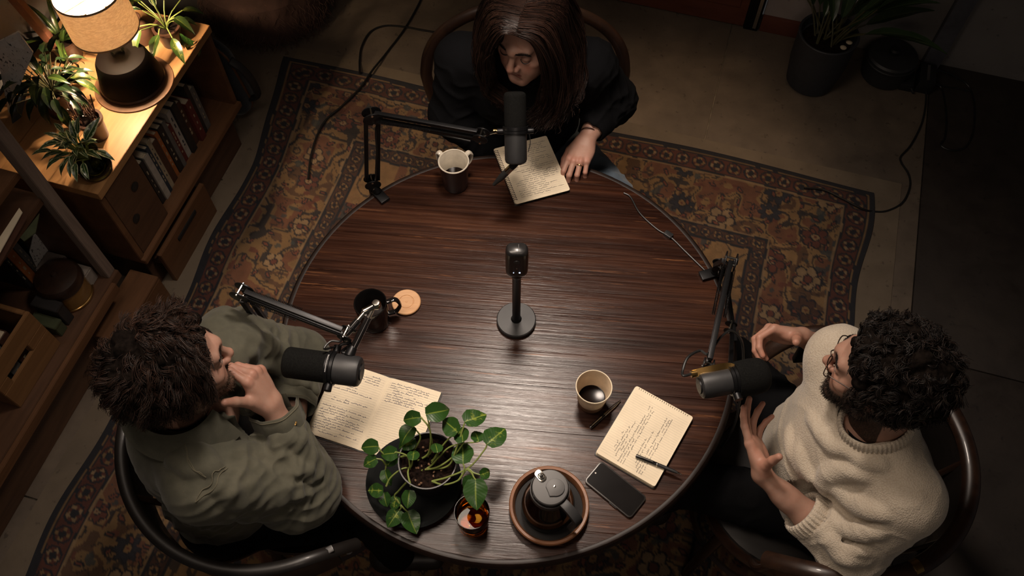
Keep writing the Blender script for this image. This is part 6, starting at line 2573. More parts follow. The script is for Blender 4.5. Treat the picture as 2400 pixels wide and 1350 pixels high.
def beard_strands(F, C, parent, mat, n, seed, length=(.006, .014), r0=.0007, dense=None):
    """whiskers grown from the jaw and lip of the head field"""
    s = head_sdf(.005)
    V, Q = s.mesh()
    N = vnormals(V, Q)
    x, y, z = V.T
    ax = np.abs(x)
    m = ((z < -.072) & (y > -.02) & (z > -.125)) | ((z < .0) & (z > -.08) & (ax > .043) & (y < .05) & (y > -.022)) | ((np.abs(z + .052) < .006) & (ax < .030) & (y > .075)) | ((z < -.05) & (ax > .024) & (y > .03) & (z > -.12))
    lipz = (np.abs(z + .067) < .010) & (ax < .022) & (y > .08)
    I = np.where(m & ~lipz)[0]
    r = np.random.default_rng(seed)
    k = r.choice(I, n)
    P = V[k] + r.normal(0, .0016, (n, 3))
    Nn = N[k]
    d = Nn * .8 + np.array((0, .15, -.75)) + r.normal(0, .28, (n, 3))
    d /= np.linalg.norm(d, axis=1)[:, None]
    L = r.uniform(*length, (n, 1, 1))
    t = np.linspace(0, 1, 5)[None, :, None]
    curl = r.normal(0, .35, (n, 1, 3))
    path = P[:, None, :] - Nn[:, None, :] * .001 + d[:, None, :] * L * t + curl * L * t ** 2 * .6
    W = path.reshape(-1, 3) @ F.T + C
    col = np.repeat(r.uniform(0, 1, (n, 1)) ** 1.5, 3, 1)
    return strands_mesh('beard', W.reshape(n, 5, 3), r0, r0 * .3, mat, parent, 3, col)


def brow_strands(F, C, parent, mat, n=260, seed=3, female=False):
    r = np.random.default_rng(seed)
    out = []
    for i in range(n):
        sx = 1 if i % 2 else -1
        f = r.uniform(0, 1)
        x = .012 + f * .037
        z = .0275 + .0055 * math.sin(f * 2.8) - .006 * max(0, f - .7) + r.normal(0, .0014)
        y = .0985 - 6.5 * (x - .005) ** 2 * 1.35
        p = np.array((sx * x, y, z))
        d = unit((sx * (.7 + .3 * f), .15, .55 - .9 * f)) * r.uniform(.005, .009)
        out.append([p + d * t + np.array((0, .0012, 0)) * math.sin(3 * t) for t in np.linspace(0, 1, 4)])
    W = np.array(out).reshape(-1, 3) @ F.T + C
    return strands_mesh('eyebrows', W.reshape(n, 4, 3), .0006, .0002, mat, parent, 3, np.full((n, 3), .1))
# ------------------------------------------------------------------ the man in the cream sweater (right)
M['skin'] = skin_mat('skin', None, (.80, .55, .48))
BASE_M = (.35, .205, .150)
WARM_M = (.42, .185, .125)
M['trouser_black'] = fabric('trouser_black', (.0042, .0042, .0048), .25, 500, .3, sheen=0)
M['shoe'] = plain('shoe', (.02, .014, .011), .45)


def knit():
    t = NT('cream_knit')
    v = t.coords()
    big = t.noise(v, 7, 4, .6)
    vo = t.n('ShaderNodeTexVoronoi', feature='F1')
    vo.inputs['Scale'].default_value = 300
    mp = t.coords('Object', (1.0, 1.0, .62))
    t.l(mp, vo.inputs['Vector'])
    st = vo.outputs['Distance']
    yarn = t.noise(v, 620, 3)
    col = t.mix(t.ramp(big, [(.3, 0.), (.7, 1.)]), (.43, .37, .29), (.55, .48, .385))
    col = t.mix(t.ramp(st, [(.25, 0.), (.75, .35)]), col, (.30, .23, .16))
    h = t.math('ADD', t.math('MULTIPLY', st, -1.0), t.math('MULTIPLY', yarn, .35))
    t.set(base=col, rough=.95, sheen=.25, normal=t.bump(h, .6, .0020))
    return t.m


M['cream_knit'] = knit()


def core_body(parts, h=.009):
    """hidden trunk and limbs; parts: list of (a,b,ra,rb)"""
    P = np.array([p for q in parts for p in q[:2]], float)
    r = max(max(q[2], q[3]) for q in parts)
    s = SDF(P.min(0) - r - .03, P.max(0) + r + .03, h)
    for a, b, ra, rb in parts:
        s.cap(a, b, ra, rb, k=.04)
    return s.mesh()


def legs(parent, hipL, hipR, kneeL, kneeR, footL, footR, mat, r=(.098, .068, .052), pelvis=None, shoe_dir=(-1, 0, 0)):
    P = np.array([hipL, hipR, kneeL, kneeR, footL, footR], float)
    s = SDF(P.min(0) - .18, P.max(0) + .18, .0075)
    for hp, kn, ft in ((hipL, kneeL, footL), (hipR, kneeR, footR)):
        hp, kn, ft = map(lambda q: np.array(q, float), (hp, kn, ft))
        s.cap(hp, kn, r[0], r[1], k=.05)
        s.cap(kn, ft, r[1] * 1.02, r[2], k=.03)
    s.cap(hipL, hipR, r[0] * 1.08, r[0] * 1.08, k=.05)
    if pelvis is not None:
        s.ell(pelvis[0], pelvis[1], k=.05)
    for ft in (footL, footR):
        s.cut_local = None
    V, Q = s.mesh()
    N = vnormals(V, Q)
    for i, (hp, kn) in enumerate(((hipL, kneeL), (hipR, kneeR))):
        w = np.exp(-(np.linalg.norm(V - np.array(hp), axis=1) / .25) ** 2)
        V = folds(V, N, hp, kn, .006, 55, 3 + i, .6)
    o = world_obj('trousers', V, Q, mat, parent)
    for ft in (footL, footR):
        d = unit((shoe_dir[0], shoe_dir[1], 0))
        f = np.array(ft, float)
        a = np.array((f[0], f[1], .055)) - d * .04
        sh = SDF(a - .2, a + .3, .007)
        sh.cap(a, a + d * .15 + (0, 0, -.012), .042, .034, k=.02)
        sh.ell(a + (0, 0, .03), (.05, .05, .05), k=.03)
        sh.f = np.maximum(sh.f, (.0135 - sh.ax[2])[None, None, :]).astype(np.float32)
        Vs, Qs = sh.mesh()
        world_obj('shoe', Vs, Qs, M['shoe'], parent)
    return o


def face_parts(F, C, eye_open=True):
    """eyeballs as small spheres inside the sockets, returned as (verts, quads, colours)"""
    out = []
    for x in (-1, 1):
        c = np.array((x * .032, .0795, .003))
        n, m = 14, 10
        V, Q, K = [], [], []
        for i in range(m + 1):
            a = math.pi * i / m
            for k in range(n):
                b = 2 * math.pi * k / n
                v = np.array((math.sin(a) * math.cos(b), math.cos(a), math.sin(a) * math.sin(b)))
                V.append(c + v * .0122)
                K.append((.02, .012, .008) if a < .30 else ((.10, .05, .025) if a < .55 else (.55, .50, .46)))
        for i in range(m):
            for k in range(n):
                Q.append((i * n + k, i * n + (k + 1) % n, (i + 1) * n + (k + 1) % n, (i + 1) * n + k))
        V = np.array(V) @ F.T + C
        out.append((V, np.array(Q), np.array(K)))
    return out


def build_sweater_man():
    C = np.array((.785, .759, 1.20))
    F = frame((-.82, .55, -.155), (-.062, .183, .981))
    shL, shR = np.array((.875, .555, .985)), np.array((.795, .905, .985))
    neck = np.array((.828, .712, 1.040))
    elL, wrL = np.array((.800, .500, .775)), np.array(tuple(at(1786, 1118, .865)))
    elR, wrR = np.array((.905, .955, .80)), np.array(tuple(at(1884, 788, .92)))
    pel = np.array((.885, .735, .50))
    T = thing('person', 'bearded man with curly dark hair, glasses and a cream knitted sweater, hands raised', 'person', (pel[0], pel[1], .0125))
    # --- skin: head + neck, both hands and forearms, covered trunk
    nt_ = (neck - C) @ F
    s = head_sdf(.0024, neck_to=nt_, neck_r=.054)
    V, Q = s.mesh()
    K = head_colors(V, BASE_M, (.30, .11, .08), WARM_M, (.02, .013, .010), (.035, .022, .016), .95)
    parts = [(V @ F.T + C, Q, K)]
    parts += face_parts(F, C)
    # left hand: raised, palm inwards, fingers fanned
    parts.append(make_hand(wrL, (-.24, .88, .40), (-.62, -.36, -.62), 1,
                           [(2, 10, 8), (7, 14, 8), (16, 20, 10), (24, 24, 12)], (11, 2, -10, -22),
                           thumb_pts(1, (.036, .032, -.026), (.058, .044, -.050), (.072, .052, -.070)), elL, .040, 1.0, base=BASE_M, warm=WARM_M))
    # right hand: thumb up, fingers curled down
    parts.append(make_hand(wrR, (-.93, .12, .10), (.15, .93, .28), -1,
                           [(40, 52, 28), (46, 50, 28), (52, 48, 26), (58, 46, 24)], (6, 0, -5, -10),
                           thumb_pts(-1, (.044, .034, -.016), (.074, .046, -.028), (.094, .054, -.040)), elR, .040, 1.0, base=BASE_M, warm=WARM_M))
    cv, cq = core_body([(neck - (0, 0, .03), (.83, .75, .80), .07, .11), ((.83, .75, .80), pel, .11, .13), (shL, shR, .05, .05), (shL, elL, .045, .038), (shR, elR, .045, .038),
                        (pel + (0, -.09, 0), (.47, .76, .50), .075, .05), (pel + (0, .09, 0), (.665, 1.12, .50), .075, .05)])
    parts.append((cv, cq, np.tile(BASE_M, (len(cv), 1))))
    V, Q = join_meshes([(p[0], p[1]) for p in parts])
    world_obj('body', V, Q, M['skin'], T, np.vstack([p[2] for p in parts]))
    # --- sweater
    tf = unit((-.975, -.12, 0))
    lat = np.array((-tf[1], tf[0], 0)) * -1
    R3 = np.stack([lat, tf, np.array((0, 0, 1))], 1)
    cufL = elL + (wrL - elL) * .36
    cufR = elR + (wrR - elR) * .42

    def shell(s):
        s.ell((.870, .730, .57), (.195, .165, .15), R3, k=0)
        s.ell((.815, .735, .73), (.185, .165, .18), R3, k=.06)
        s.ell((.825, .735, .88), (.190, .140, .17), R3, k=.06)
        s.cap(shL + (0, .03, -.01), shR + (0, -.03, -.01), .078, .078, k=.05)
        s.cap(neck + (.0, -.03, -.035), shL, .068, .062, k=.05)
        s.cap(neck + (.0, .03, -.035), shR, .068, .062, k=.05)
        s.cap(shL, elL + (.01, -.005, 0), .078, .074, k=.03)
        s.cap(elL + (.01, -.005, 0), cufL, .074, .060, k=.04)
        s.cap(shR, elR, .078, .070, k=.03)
        s.cap(elR, cufR, .070, .058, k=.04)
        return s

    def q(*P):
        return [(1550 + x / 1.687, 550 + y / 1.687) for x, y in P]
    ridges = [(.016, q((608, 1040), (625, 990), (665, 955), (730, 950), (800, 960))), (.017, q((655, 1005), (710, 1050), (790, 1100), (860, 1110))),
              (.016, q((630, 1065), (680, 1130), (770, 1185), (860, 1195))), (.015, q((612, 1110), (640, 1190), (700, 1250), (800, 1275))),
              (.013, q((640, 1230), (700, 1290), (780, 1305))), (.011, q((520, 830), (545, 930), (600, 1010))), (.010, q((480, 740), (500, 850), (540, 960))),
              (.009, q((560, 700), (640, 820), (740, 880))), (.008, q((700, 860), (800, 900), (860, 900)))]
    grooves = [(.0045, q((640, 1035), (700, 1095), (780, 1140), (850, 1150))),
               (.0045, q((618, 1090), (665, 1170), (740, 1225), (830, 1235))), ]
    S0 = shell(SDF((.53, .36, .40), (1.10, 1.14, 1.12), .009))
    Vc, Qc = S0.mesh()
    s = shell(SDF((.53, .36, .40), (1.10, 1.14, 1.12), .0042))
    swags(s, Vc, vnormals(Vc, Qc), ridges, grooves, .020)
    # openings
    s.cap(neck + (-.012, 0, -.035), C + (0, 0, -.05), .066, .075, k=.008, sub=True)
    dL, dR = unit(wrL - elL), unit(wrR - elR)
    for cf, dd_ in ((cufL, dL), (cufR, dR)):
        s.bite(cf + dd_ * .018, dd_, .075, .07)
        s.cap(cf - dd_ * .01, cf + dd_ * .1, .046, .046, k=0, sub=True)
    V, Q = s.mesh()
    N = vnormals(V, Q)
    arm = sstep(.17, .09, np.minimum(np.linalg.norm(V - elL, axis=1), 9))
    V = folds(V, N, shL, elL, .0035, 46, 2.2, .8)
    V = folds(V, N, elL + (.03, -.02, 0), cufL, .003, 60, 5.1, .9)
    V = folds(V, N, shR, elR, .007, 46, 7.7, .8)
    tm = sstep(.95, .80, V[:, 2])
    V = V + N * (.0045 * tm * fbm(V * np.array((10, 10, 5)) + 4, 2))[:, None]
    V = relax(V, Q, 1, .5)
    sw = world_obj('sweater', V, Q, M['cream_knit'], T)
    # ribbed collar and cuffs
    def ribbed(name, c, axis, ra, rb_, width, thick, nr, mat=M['cream_knit']):
        B = basis(axis)
        n = nr * 4
        Vv, Ff = [], []
        prof = [(-.5, 0), (-.42, .7), (-.2, 1), (.2, 1), (.42, .7), (.5, 0), (.3, -.5), (-.3, -.5)]
        for k in range(n):
            a = 2 * math.pi * k / n
            rib = 1.0 if k % 4 in (0, 1) else .45
            rr = np.array((ra * math.cos(a), rb_ * math.sin(a), 0))
            o_ = unit((math.cos(a), math.sin(a), 0))
            for w_, t_ in prof:
                q = rr + o_ * t_ * thick * rib + np.array((0, 0, 1)) * w_ * width
                Vv.append(np.array(c) + B @ q)
        m = len(prof)
        for k in range(n):
            for i in range(m):
                j = (i + 1) % m
                l = (k + 1) % n
                Ff.append((k * m + i, l * m + i, l * m + j, k * m + j))
        return world_obj(name, Vv, Ff, mat, sw)
    ax = unit(C + (0, 0, -.03) - neck)
    ribbed('collar', neck + (-.012, 0, .010), ax, .072, .076, .036, .0085, 52)
    ribbed('cuff', cufL + dL * .026, dL, .050, .050, .046, .009, 30)
    ribbed('cuff', cufR + dR * .024, dR, .050, .050, .046, .009, 30)
    # dark undershirt edge inside the collar
    o = MB().lathe([(.058, -.03), (.062, -.01), (.060, .004), (.057, .004), (.055, -.03), (.058, -.03)], neck + (-.010, 0, -.002), 40, basis(ax)).build('undershirt', M['trouser_black'], T)
    legs(T, pel + (0, -.09, .0), pel + (0, .09, .0), (.475, .750, .505), (.668, 1.12, .51), (.43, .80, .10), (.60, 1.10, .10), M['trouser_black'], shoe_dir=(-1, .2, 0))
    # --- hair, beard, brows
    hm = hair_mat('curly_black_hair', (.006, .0045, .004), (.030, .019, .014))
    hair_cap(F, C, T, hm, .010, 5, lumps=120, lump_r=.015)
    curly_strands('curls', F, C, T, hm, 6600, 4, (.022, .038), .0085, (.9, 1.7), .35, .013, r0=.0013, clump=12)
    beard_strands(F, C, T, hm, 4200, 6, (.004, .0105), .0008)
    brow_strands(F, C, T, hm, 320, 3)
    # --- glasses
    gl = plain('glasses_metal', (.035, .022, .016), .3, .6)
    g = None
    rim_pts = {}
    for x in (-1, 1):
        pts = []
        for a in np.linspace(0, 2 * np.pi, 28, endpoint=False):
            px_, pz_ = .0245 * math.cos(a), .0205 * math.sin(a)
            q = np.array((x * .0335 + px_, .1085 - .9 * (px_ * x + .004) ** 2 * 9 - (.006 if px_ * x > .012 else 0) * (px_ * x - .012) / .012, -.001 + pz_))
            pts.append(C + F @ q)
        r_ = MB().tube(pts, .0013, 6, closed=True).build('glasses_rim', gl, T)
        g = g or r_
        q = [C + F @ np.array(v) for v in ((x * .058, .098, .006), (x * .066, .085, .008), (x * .076, .03, .010), (x * .078, -.012, .008), (x * .074, -.03, -.012))]
        MB().tube(spline(q, 20), .0014, 6).build('temple_arm', gl, T)
    MB().tube(spline([C + F @ np.array(v) for v in ((-.0095, .109, .004), (0, .113, .007), (.0095, .109, .004))], 8), .0013, 6).build('glasses_bridge', gl, T)
    return T


build_sweater_man()
# ------------------------------------------------------------------ the man in the olive jacket (left)
def cloth_olive():
    t = NT('olive_canvas')
    v = t.coords()
    a = t.noise(v, 6, 5, .65, .4)
    b = t.noise(v, 40, 4, .6)
    wv = t.noise(v, 800, 2)
    col = t.ramp(t.math('ADD', t.math('MULTIPLY', a, .7), t.math('MULTIPLY', b, .3)), [(.32, (.048, .047, .032)), (.5, (.072, .069, .047)), (.68, (.104, .097, .067))])
    t.set(base=col, rough=.88, sheen=.1, normal=t.bump(t.math('ADD', t.math('MULTIPLY', b, .8), t.math('MULTIPLY', wv, .5)), .35, .002))
    return t.m


M['olive'] = cloth_olive()
M['olive_seam'] = fabric('olive_seam', (.120, .108, .072), .2, 600, .3)
M['shirt_blue'] = fabric('shirt_blue', (.030, .036, .042), .25, 600, .3)
BASE_L = (.40, .235, .175)
WARM_L = (.46, .20, .14)


def seam(V, N, pts, name, mat, parent, r=.0016):
    n = 14 * len(pts)
    sp = spline([(x, y, 0) for x, y in pts], n)
    P = on_surface(V, N, sp[:, :2])
    if len(P) < 4:
        return
    keep = [P[0]]
    for q in P[1:]:
        if .001 < np.linalg.norm(q - keep[-1]) < .02:
            keep.append(q)
    P = np.array(keep)
    for _ in range(6):
        P[1:-1] = (P[:-2] + 2 * P[1:-1] + P[2:]) / 4
    if len(P) < 4:
        return
    MB().tube(P, r, 6).build(name, mat, parent)


def build_jacket_man():
    C = np.array((-.709, .764, 1.219))
    F = frame((.812, .571, -.122), (.031, .167, .985))
    shR, shL = np.array((-.690, .590, .985)), np.array((-.690, .945, .985))
    neck = np.array((-.745, .750, 1.055))
    elR, wrR = np.array((-.500, .640, .802)), np.array(tuple(at(638, 950, 1.000)))
    elL, wrL = np.array((-.560, .985, .815)), np.array((-.545, .845, .845))
    pel = np.array((-.80, .740, .50))
    T = thing('person', 'bearded man with tousled brown hair in an olive jacket, chin resting on his hand', 'person', (pel[0], pel[1], .0125))
    nt_ = (neck - C) @ F
    s = head_sdf(.0024, neck_to=nt_, neck_r=.056)
    V, Q = s.mesh()
    K = head_colors(V, BASE_L, (.32, .13, .10), WARM_L, (.03, .018, .012), (.07, .042, .026), .80)
    parts = [(V @ F.T + C, Q, K)]
    parts += face_parts(F, C)
    parts.append(make_hand(wrR, (-.36, .50, .76), (.74, .12, .58), -1,
                           [(38, 62, 30), (52, 66, 36), (58, 70, 40), (62, 70, 40)], (5, 0, -3, -6),
                           thumb_pts(-1, (.044, .046, -.010), (.074, .072, -.012), (.098, .090, -.016)), elR, .036, 1.04, base=BASE_L, warm=WARM_L))
    parts.append(make_hand(wrL, (-.25, -.95, -.15), (.5, .1, .85), 1,
                           [(30, 50, 30)] * 4, (4, 0, -3, -6), thumb_pts(1, (.040, .040, -.02), (.058, .070, -.03), (.064, .09, -.035)), elL, .033, .95, base=BASE_L, warm=WARM_L))
    cv, cq = core_body([(neck - (0, 0, .03), (-.75, .76, .80), .07, .11), ((-.75, .76, .80), pel, .11, .13), (shL, shR, .05, .05), (shL, elL, .045, .038), (shR, elR, .045, .038),
                        (pel + (0, -.09, 0), (-.39, .72, .505), .075, .05), (pel + (0, .09, 0), (-.39, .98, .505), .075, .05)])
    parts.append((cv, cq, np.tile(BASE_L, (len(cv), 1))))
    V, Q = join_meshes([(p[0], p[1]) for p in parts])
    world_obj('body', V, Q, M['skin'], T, np.vstack([p[2] for p in parts]))
    # --- shirt
    s = SDF((-1.0, .5, .45), (-.50, 1.02, 1.12), .006)
    tf = unit((.96, .28, 0))
    lat = np.array((tf[1], -tf[0], 0))
    R3 = np.stack([lat, tf, np.array((0, 0, 1))], 1)
    s.ell((-.755, .762, .86), (.165, .125, .19), R3, k=0)
    s.ell((-.775, .755, .66), (.165, .130, .17), R3, k=.05)
    s.cap(neck - (0, 0, .03), neck + (.0, 0, .012), .068, .062, k=.03)
    s.cap(neck + (.0, .0, .0), C + (0, 0, -.06), .055, .06, k=.004, sub=True)
    V, Q = s.mesh()
    N = vnormals(V, Q)
    V = V + N * (.004 * fbm(V * 14, 2))[:, None]
    world_obj('shirt', V, Q, M['shirt_blue'], T)
    # --- jacket
    cufR = elR + (wrR - elR) * .78
    cufL = elL + (wrL - elL) * .80
    dR, dL = unit(wrR - elR), unit(wrL - elL)

    def pp(x, y, z):
        return np.array(tuple(at(x, y, z)))

    def shell(s):
        s.ell((-.790, .745, .60), (.195, .165, .16), R3, k=0)
        s.ell((-.765, .755, .76), (.190, .160, .19), R3, k=.06)
        s.ell((-.775, .752, .91), (.195, .140, .16), R3, k=.06)
        s.cap(shR, shL, .074, .074, k=.05)
        s.cap(neck + (-.01, -.03, -.04), shR, .068, .064, k=.05)
        s.cap(neck + (-.01, .03, -.04), shL, .068, .064, k=.05)
        s.cap(shR, elR + (-.01, -.005, .0), .082, .078, k=.03)
        s.cap(elR + (-.01, -.005, 0), cufR, .078, .056, k=.05)
        s.ell(elR + (-.03, -.035, .0), (.085, .07, .055), k=.04)
        s.cap(shL, elL, .080, .072, k=.03)
        s.cap(elL, cufL, .072, .055, k=.04)
        return s

    def q(*P):   # crop coordinates of the photograph study -> photo
        return [(200 + x / 2.25, 650 + y / 2.25) for x, y in P]
    ridges = [(.013, q((770, 925), (860, 900), (950, 915), (1010, 960))), (.012, q((840, 960), (930, 1000), (985, 1080), (1000, 1180))),
              (.012, q((760, 1000), (850, 1040), (920, 1130), (930, 1230))), (.011, q((720, 1060), (790, 1120), (830, 1210))),
              (.013, q((1010, 870), (1080, 960), (1160, 1010), (1240, 1020))), (.011, q((990, 940), (1060, 1040), (1110, 1120), (1190, 1150))),
              (.010, q((960, 1000), (1030, 1110), (1060, 1200))), (.011, q((1090, 850), (1150, 880), (1230, 950))),
              
              (.010, q((500, 870), (590, 890), (680, 940))), (.008, q((560, 930), (640, 960), (720, 1000))),
              (.009, q((420, 930), (520, 960), (600, 1010))),
              (.010, q((760, 290), (860, 350), (930, 440))), (.010, q((820, 260), (930, 330), (1010, 430))), (.009, q((700, 300), (790, 380), (840, 450))),
              (.010, q((900, 270), (1000, 340), (1070, 420))), (.008, q((930, 500), (1010, 480), (1100, 520)))]
    grooves = [(.007, q((900, 900), (990, 1000), (1020, 1100), (1040, 1180))), (.0065, q((870, 1000), (950, 1090), (965, 1200))),
               (.007, q((1000, 900), (1070, 1000), (1140, 1070), (1220, 1080))), (.006, q((800, 1020), (870, 1110), (880, 1210))),
               (.006, q((1040, 860), (1120, 930), (1220, 985))), (.006, q((980, 960), (1050, 1080), (1090, 1170))),
               (.006, q((790, 320), (880, 400), (910, 470))), (.006, q((850, 280), (950, 370), (1000, 450)))]
    S0 = shell(SDF((-1.06, .40, .43), (-.36, 1.16, 1.15), .009))
    Vc, Qc = S0.mesh()
    Nc = vnormals(Vc, Qc)
    s = shell(SDF((-1.06, .40, .43), (-.36, 1.16, 1.15), .0042))
    swags(s, Vc, Nc, [(r * 1.15, p) for r, p in ridges], [], .024)
    # collar well, open front, cuff mouths
    s.cap(neck + (-.0, 0, -.035), C + (0, 0, -.05), .068, .075, k=.008, sub=True)
    s.cap(pp(548, 985, .985), pp(640, 1030, .80), .026, .018, k=.02, sub=True)
    s.cap(pp(522, 960, 1.02), pp(560, 1000, .97), .028, .028, k=.02, sub=True)
    for cf, dd_ in ((cufL, dL), (cufR, dR)):
        s.bite(cf + dd_ * .012, dd_, .07, .065)
        s.cap(cf - dd_ * .01, cf + dd_ * .1, .045, .045, k=0, sub=True)
    V, Q = s.mesh()
    N = vnormals(V, Q)
    V = folds(V, N, shR, elR, .0085, 62, 1.2, 1.1, ridge=1.0)
    V = folds(V, N, elR + (.02, -.02, -.02), cufR, .0065, 85, 4.1, .9, ridge=1.0)
    V = folds(V, N, shL, elL, .0080, 62, 6.7, 1.0, ridge=1.0)
    V = folds(V, N, elL, cufL, .004, 75, 8.7, .8, ridge=1.2)
    N = vnormals(V, Q)
    V = V + N * (.0035 * fbm(V * np.array((13, 13, 7)) + 2, 3))[:, None]
    V = relax(V, Q, 1, .4)
    N = vnormals(V, Q)
    jk = world_obj('jacket', V, Q, M['olive'], T)
    # seams
    for off in (0, 5):
        seam(V, N, [(413 + off, 1012), (440 + off, 1065), (470 + off, 1110), (490 + off, 1128 + off)], 'seam', M['olive_seam'], jk, .0011)
        seam(V, N, [(535 + off, 1085 + off), (510 + off, 1110 + off), (485 + off, 1140 + off), (452 + off, 1180 + off)], 'seam', M['olive_seam'], jk, .0011)
    # cuff: wide unbuttoned band
    def band(name, c, axis, r0, r1, ln, th, gap, parent, mat, rot=0.0, flare=0.0):
        B = basis(axis)
        n = 44
        Vv, Ff = [], []
        prof = [(r0, 0), (r0 + th, 0), ((r0 + r1) / 2 + th * 1.15, ln * .5), (r1 + th, ln), (r1 + th * .5, ln + th * .5), (r1, ln), ((r0 + r1) / 2, ln * .5)]
        m = len(prof)
        for k in range(n + 1):
            a = rot + R_(gap / 2) + (2 * math.pi - R_(gap)) * k / n
            e = 1 + flare * abs(k / n - .5) * 2
            for r, z in prof:
                w_ = 1 + .05 * math.sin(3 * a + 1) + .03 * math.sin(7 * a)
                Vv.append(np.array(c) + B @ np.array((r * e * w_ * math.cos(a), r * e * w_ * math.sin(a), z)))
        for k in range(n):
            for i in range(m):
                j = (i + 1) % m
                Ff.append((k * m + i, (k + 1) * m + i, (k + 1) * m + j, k * m + j))
        Ff.append(tuple(range(m)))
        Ff.append(tuple(n * m + i for i in range(m))[::-1])
        o = MB().add(Vv, Ff).build(name, mat, parent, ang=50)
        for z in (.004, ln - .004):
            P = []
            for k in range(n + 1):
                a = rot + R_(gap / 2) + (2 * math.pi - R_(gap)) * k / n
                e = 1 + flare * abs(k / n - .5) * 2
                w_ = 1 + .05 * math.sin(3 * a + 1) + .03 * math.sin(7 * a)
                r = (r0 + (r1 - r0) * z / ln + th * 1.1) * e * w_
                P.append(np.array(c) + B @ np.array((r * math.cos(a), r * math.sin(a), z)))
            MB().tube(P, .0010, 5).build('stitching', M['olive_seam'], o)
        return o
    band('cuff', cufR - dR * .012, dR, .050, .050, .056, .0045, 40, jk, M['olive'], 2.2, .12)
    band('cuff', cufL - dL * .005, dL, .046, .044, .050, .004, 20, jk, M['olive'], 1.0, .1)
    # collar: standing band folded over, two points in front
    n = 40
    Vv, Ff = [], []
    ax = unit(C + (0, 0, -.06) - neck)
    ax = unit(ax * .6 + np.array((0, 0, .6)))
    B = basis(ax, tuple(tf))
    for k in range(n + 1):
        a = R_(32) + R_(296) * k / n
        e = abs(k / n - .5) * 2
        ro = .112 + .030 * e ** 3
        zo = -.030 - .022 * e ** 3
        lip = [(.075, -.030), (.074, .012), (.080, .026), (.092, .018), (ro - .006, zo + .010), (ro, zo), (ro - .004, zo - .004), (.086, .004), (.079, -.030)]
        for r, z in lip:
            Vv.append(neck + (-.004, 0, .034) + B @ np.array(((r + .010) * math.cos(a), (r + .010) * math.sin(a) * 1.06, z)))
    m = 9
    for k in range(n):
        for i in range(m):
            j = (i + 1) % m
            Ff.append((k * m + i, (k + 1) * m + i, (k + 1) * m + j, k * m + j))
    Ff.append(tuple(range(m)))
    Ff.append(tuple(n * m + i for i in range(m))[::-1])
    co = MB().add(Vv, Ff).build('collar', M['olive'], jk, ang=60)
    edge = [Vv[k * m + 5] + np.array((0, 0, .003)) for k in range(n + 1)]
    MB().tube([np.array(q) * .965 + np.array(neck) * .035 for q in edge], .0011, 5).build('stitching', M['olive_seam'], co)
    for p in ((683, 965), (688, 985)):
        q = on_surface(V, N, [p], .001)
        if q:
            MB().lathe([(0, 0), (.0055, 0), (.006, .0015), (.004, .0028), (0, .0022)], q[0], 14).build('snap_button', M['brass'], jk)
    legs(T, pel + (0, -.09, .0), pel + (0, .09, .0), (-.385, .660, .505), (-.385, .980, .505), (-.36, .64, .10), (-.36, 1.0, .10), M['trouser_black'], shoe_dir=(1, 0, 0))
    hm = hair_mat('brown_hair', (.011, .0062, .0042), (.060, .030, .020))
    hair_cap(F, C, T, hm, .012, 15, lumps=60, lump_r=.014)
    curly_strands('locks', F, C, T, hm, 8400, 24, (.030, .052), .0090, (.5, 1.15), .22, .015, r0=.0011, clump=14, flow=.75, lift=.32)
    hb = hair_mat('beard_brown', (.030, .016, .009), (.14, .085, .055))
    beard_strands(F, C, T, hb, 3400, 26, (.003, .008), .0006)
    brow_strands(F, C, T, hm, 360, 23)
    return T


build_jacket_man()
# ------------------------------------------------------------------ the woman in black (top)
M['black_knit'] = fabric('black_knit', (.0042, .0043, .0052), .25, 420, .5, .95, sheen=0)
M['jeans'] = fabric('jeans', (.095, .125, .16), .3, 500, .35)
BASE_W = (.42, .245, .185)
WARM_W = (.47, .20, .145)


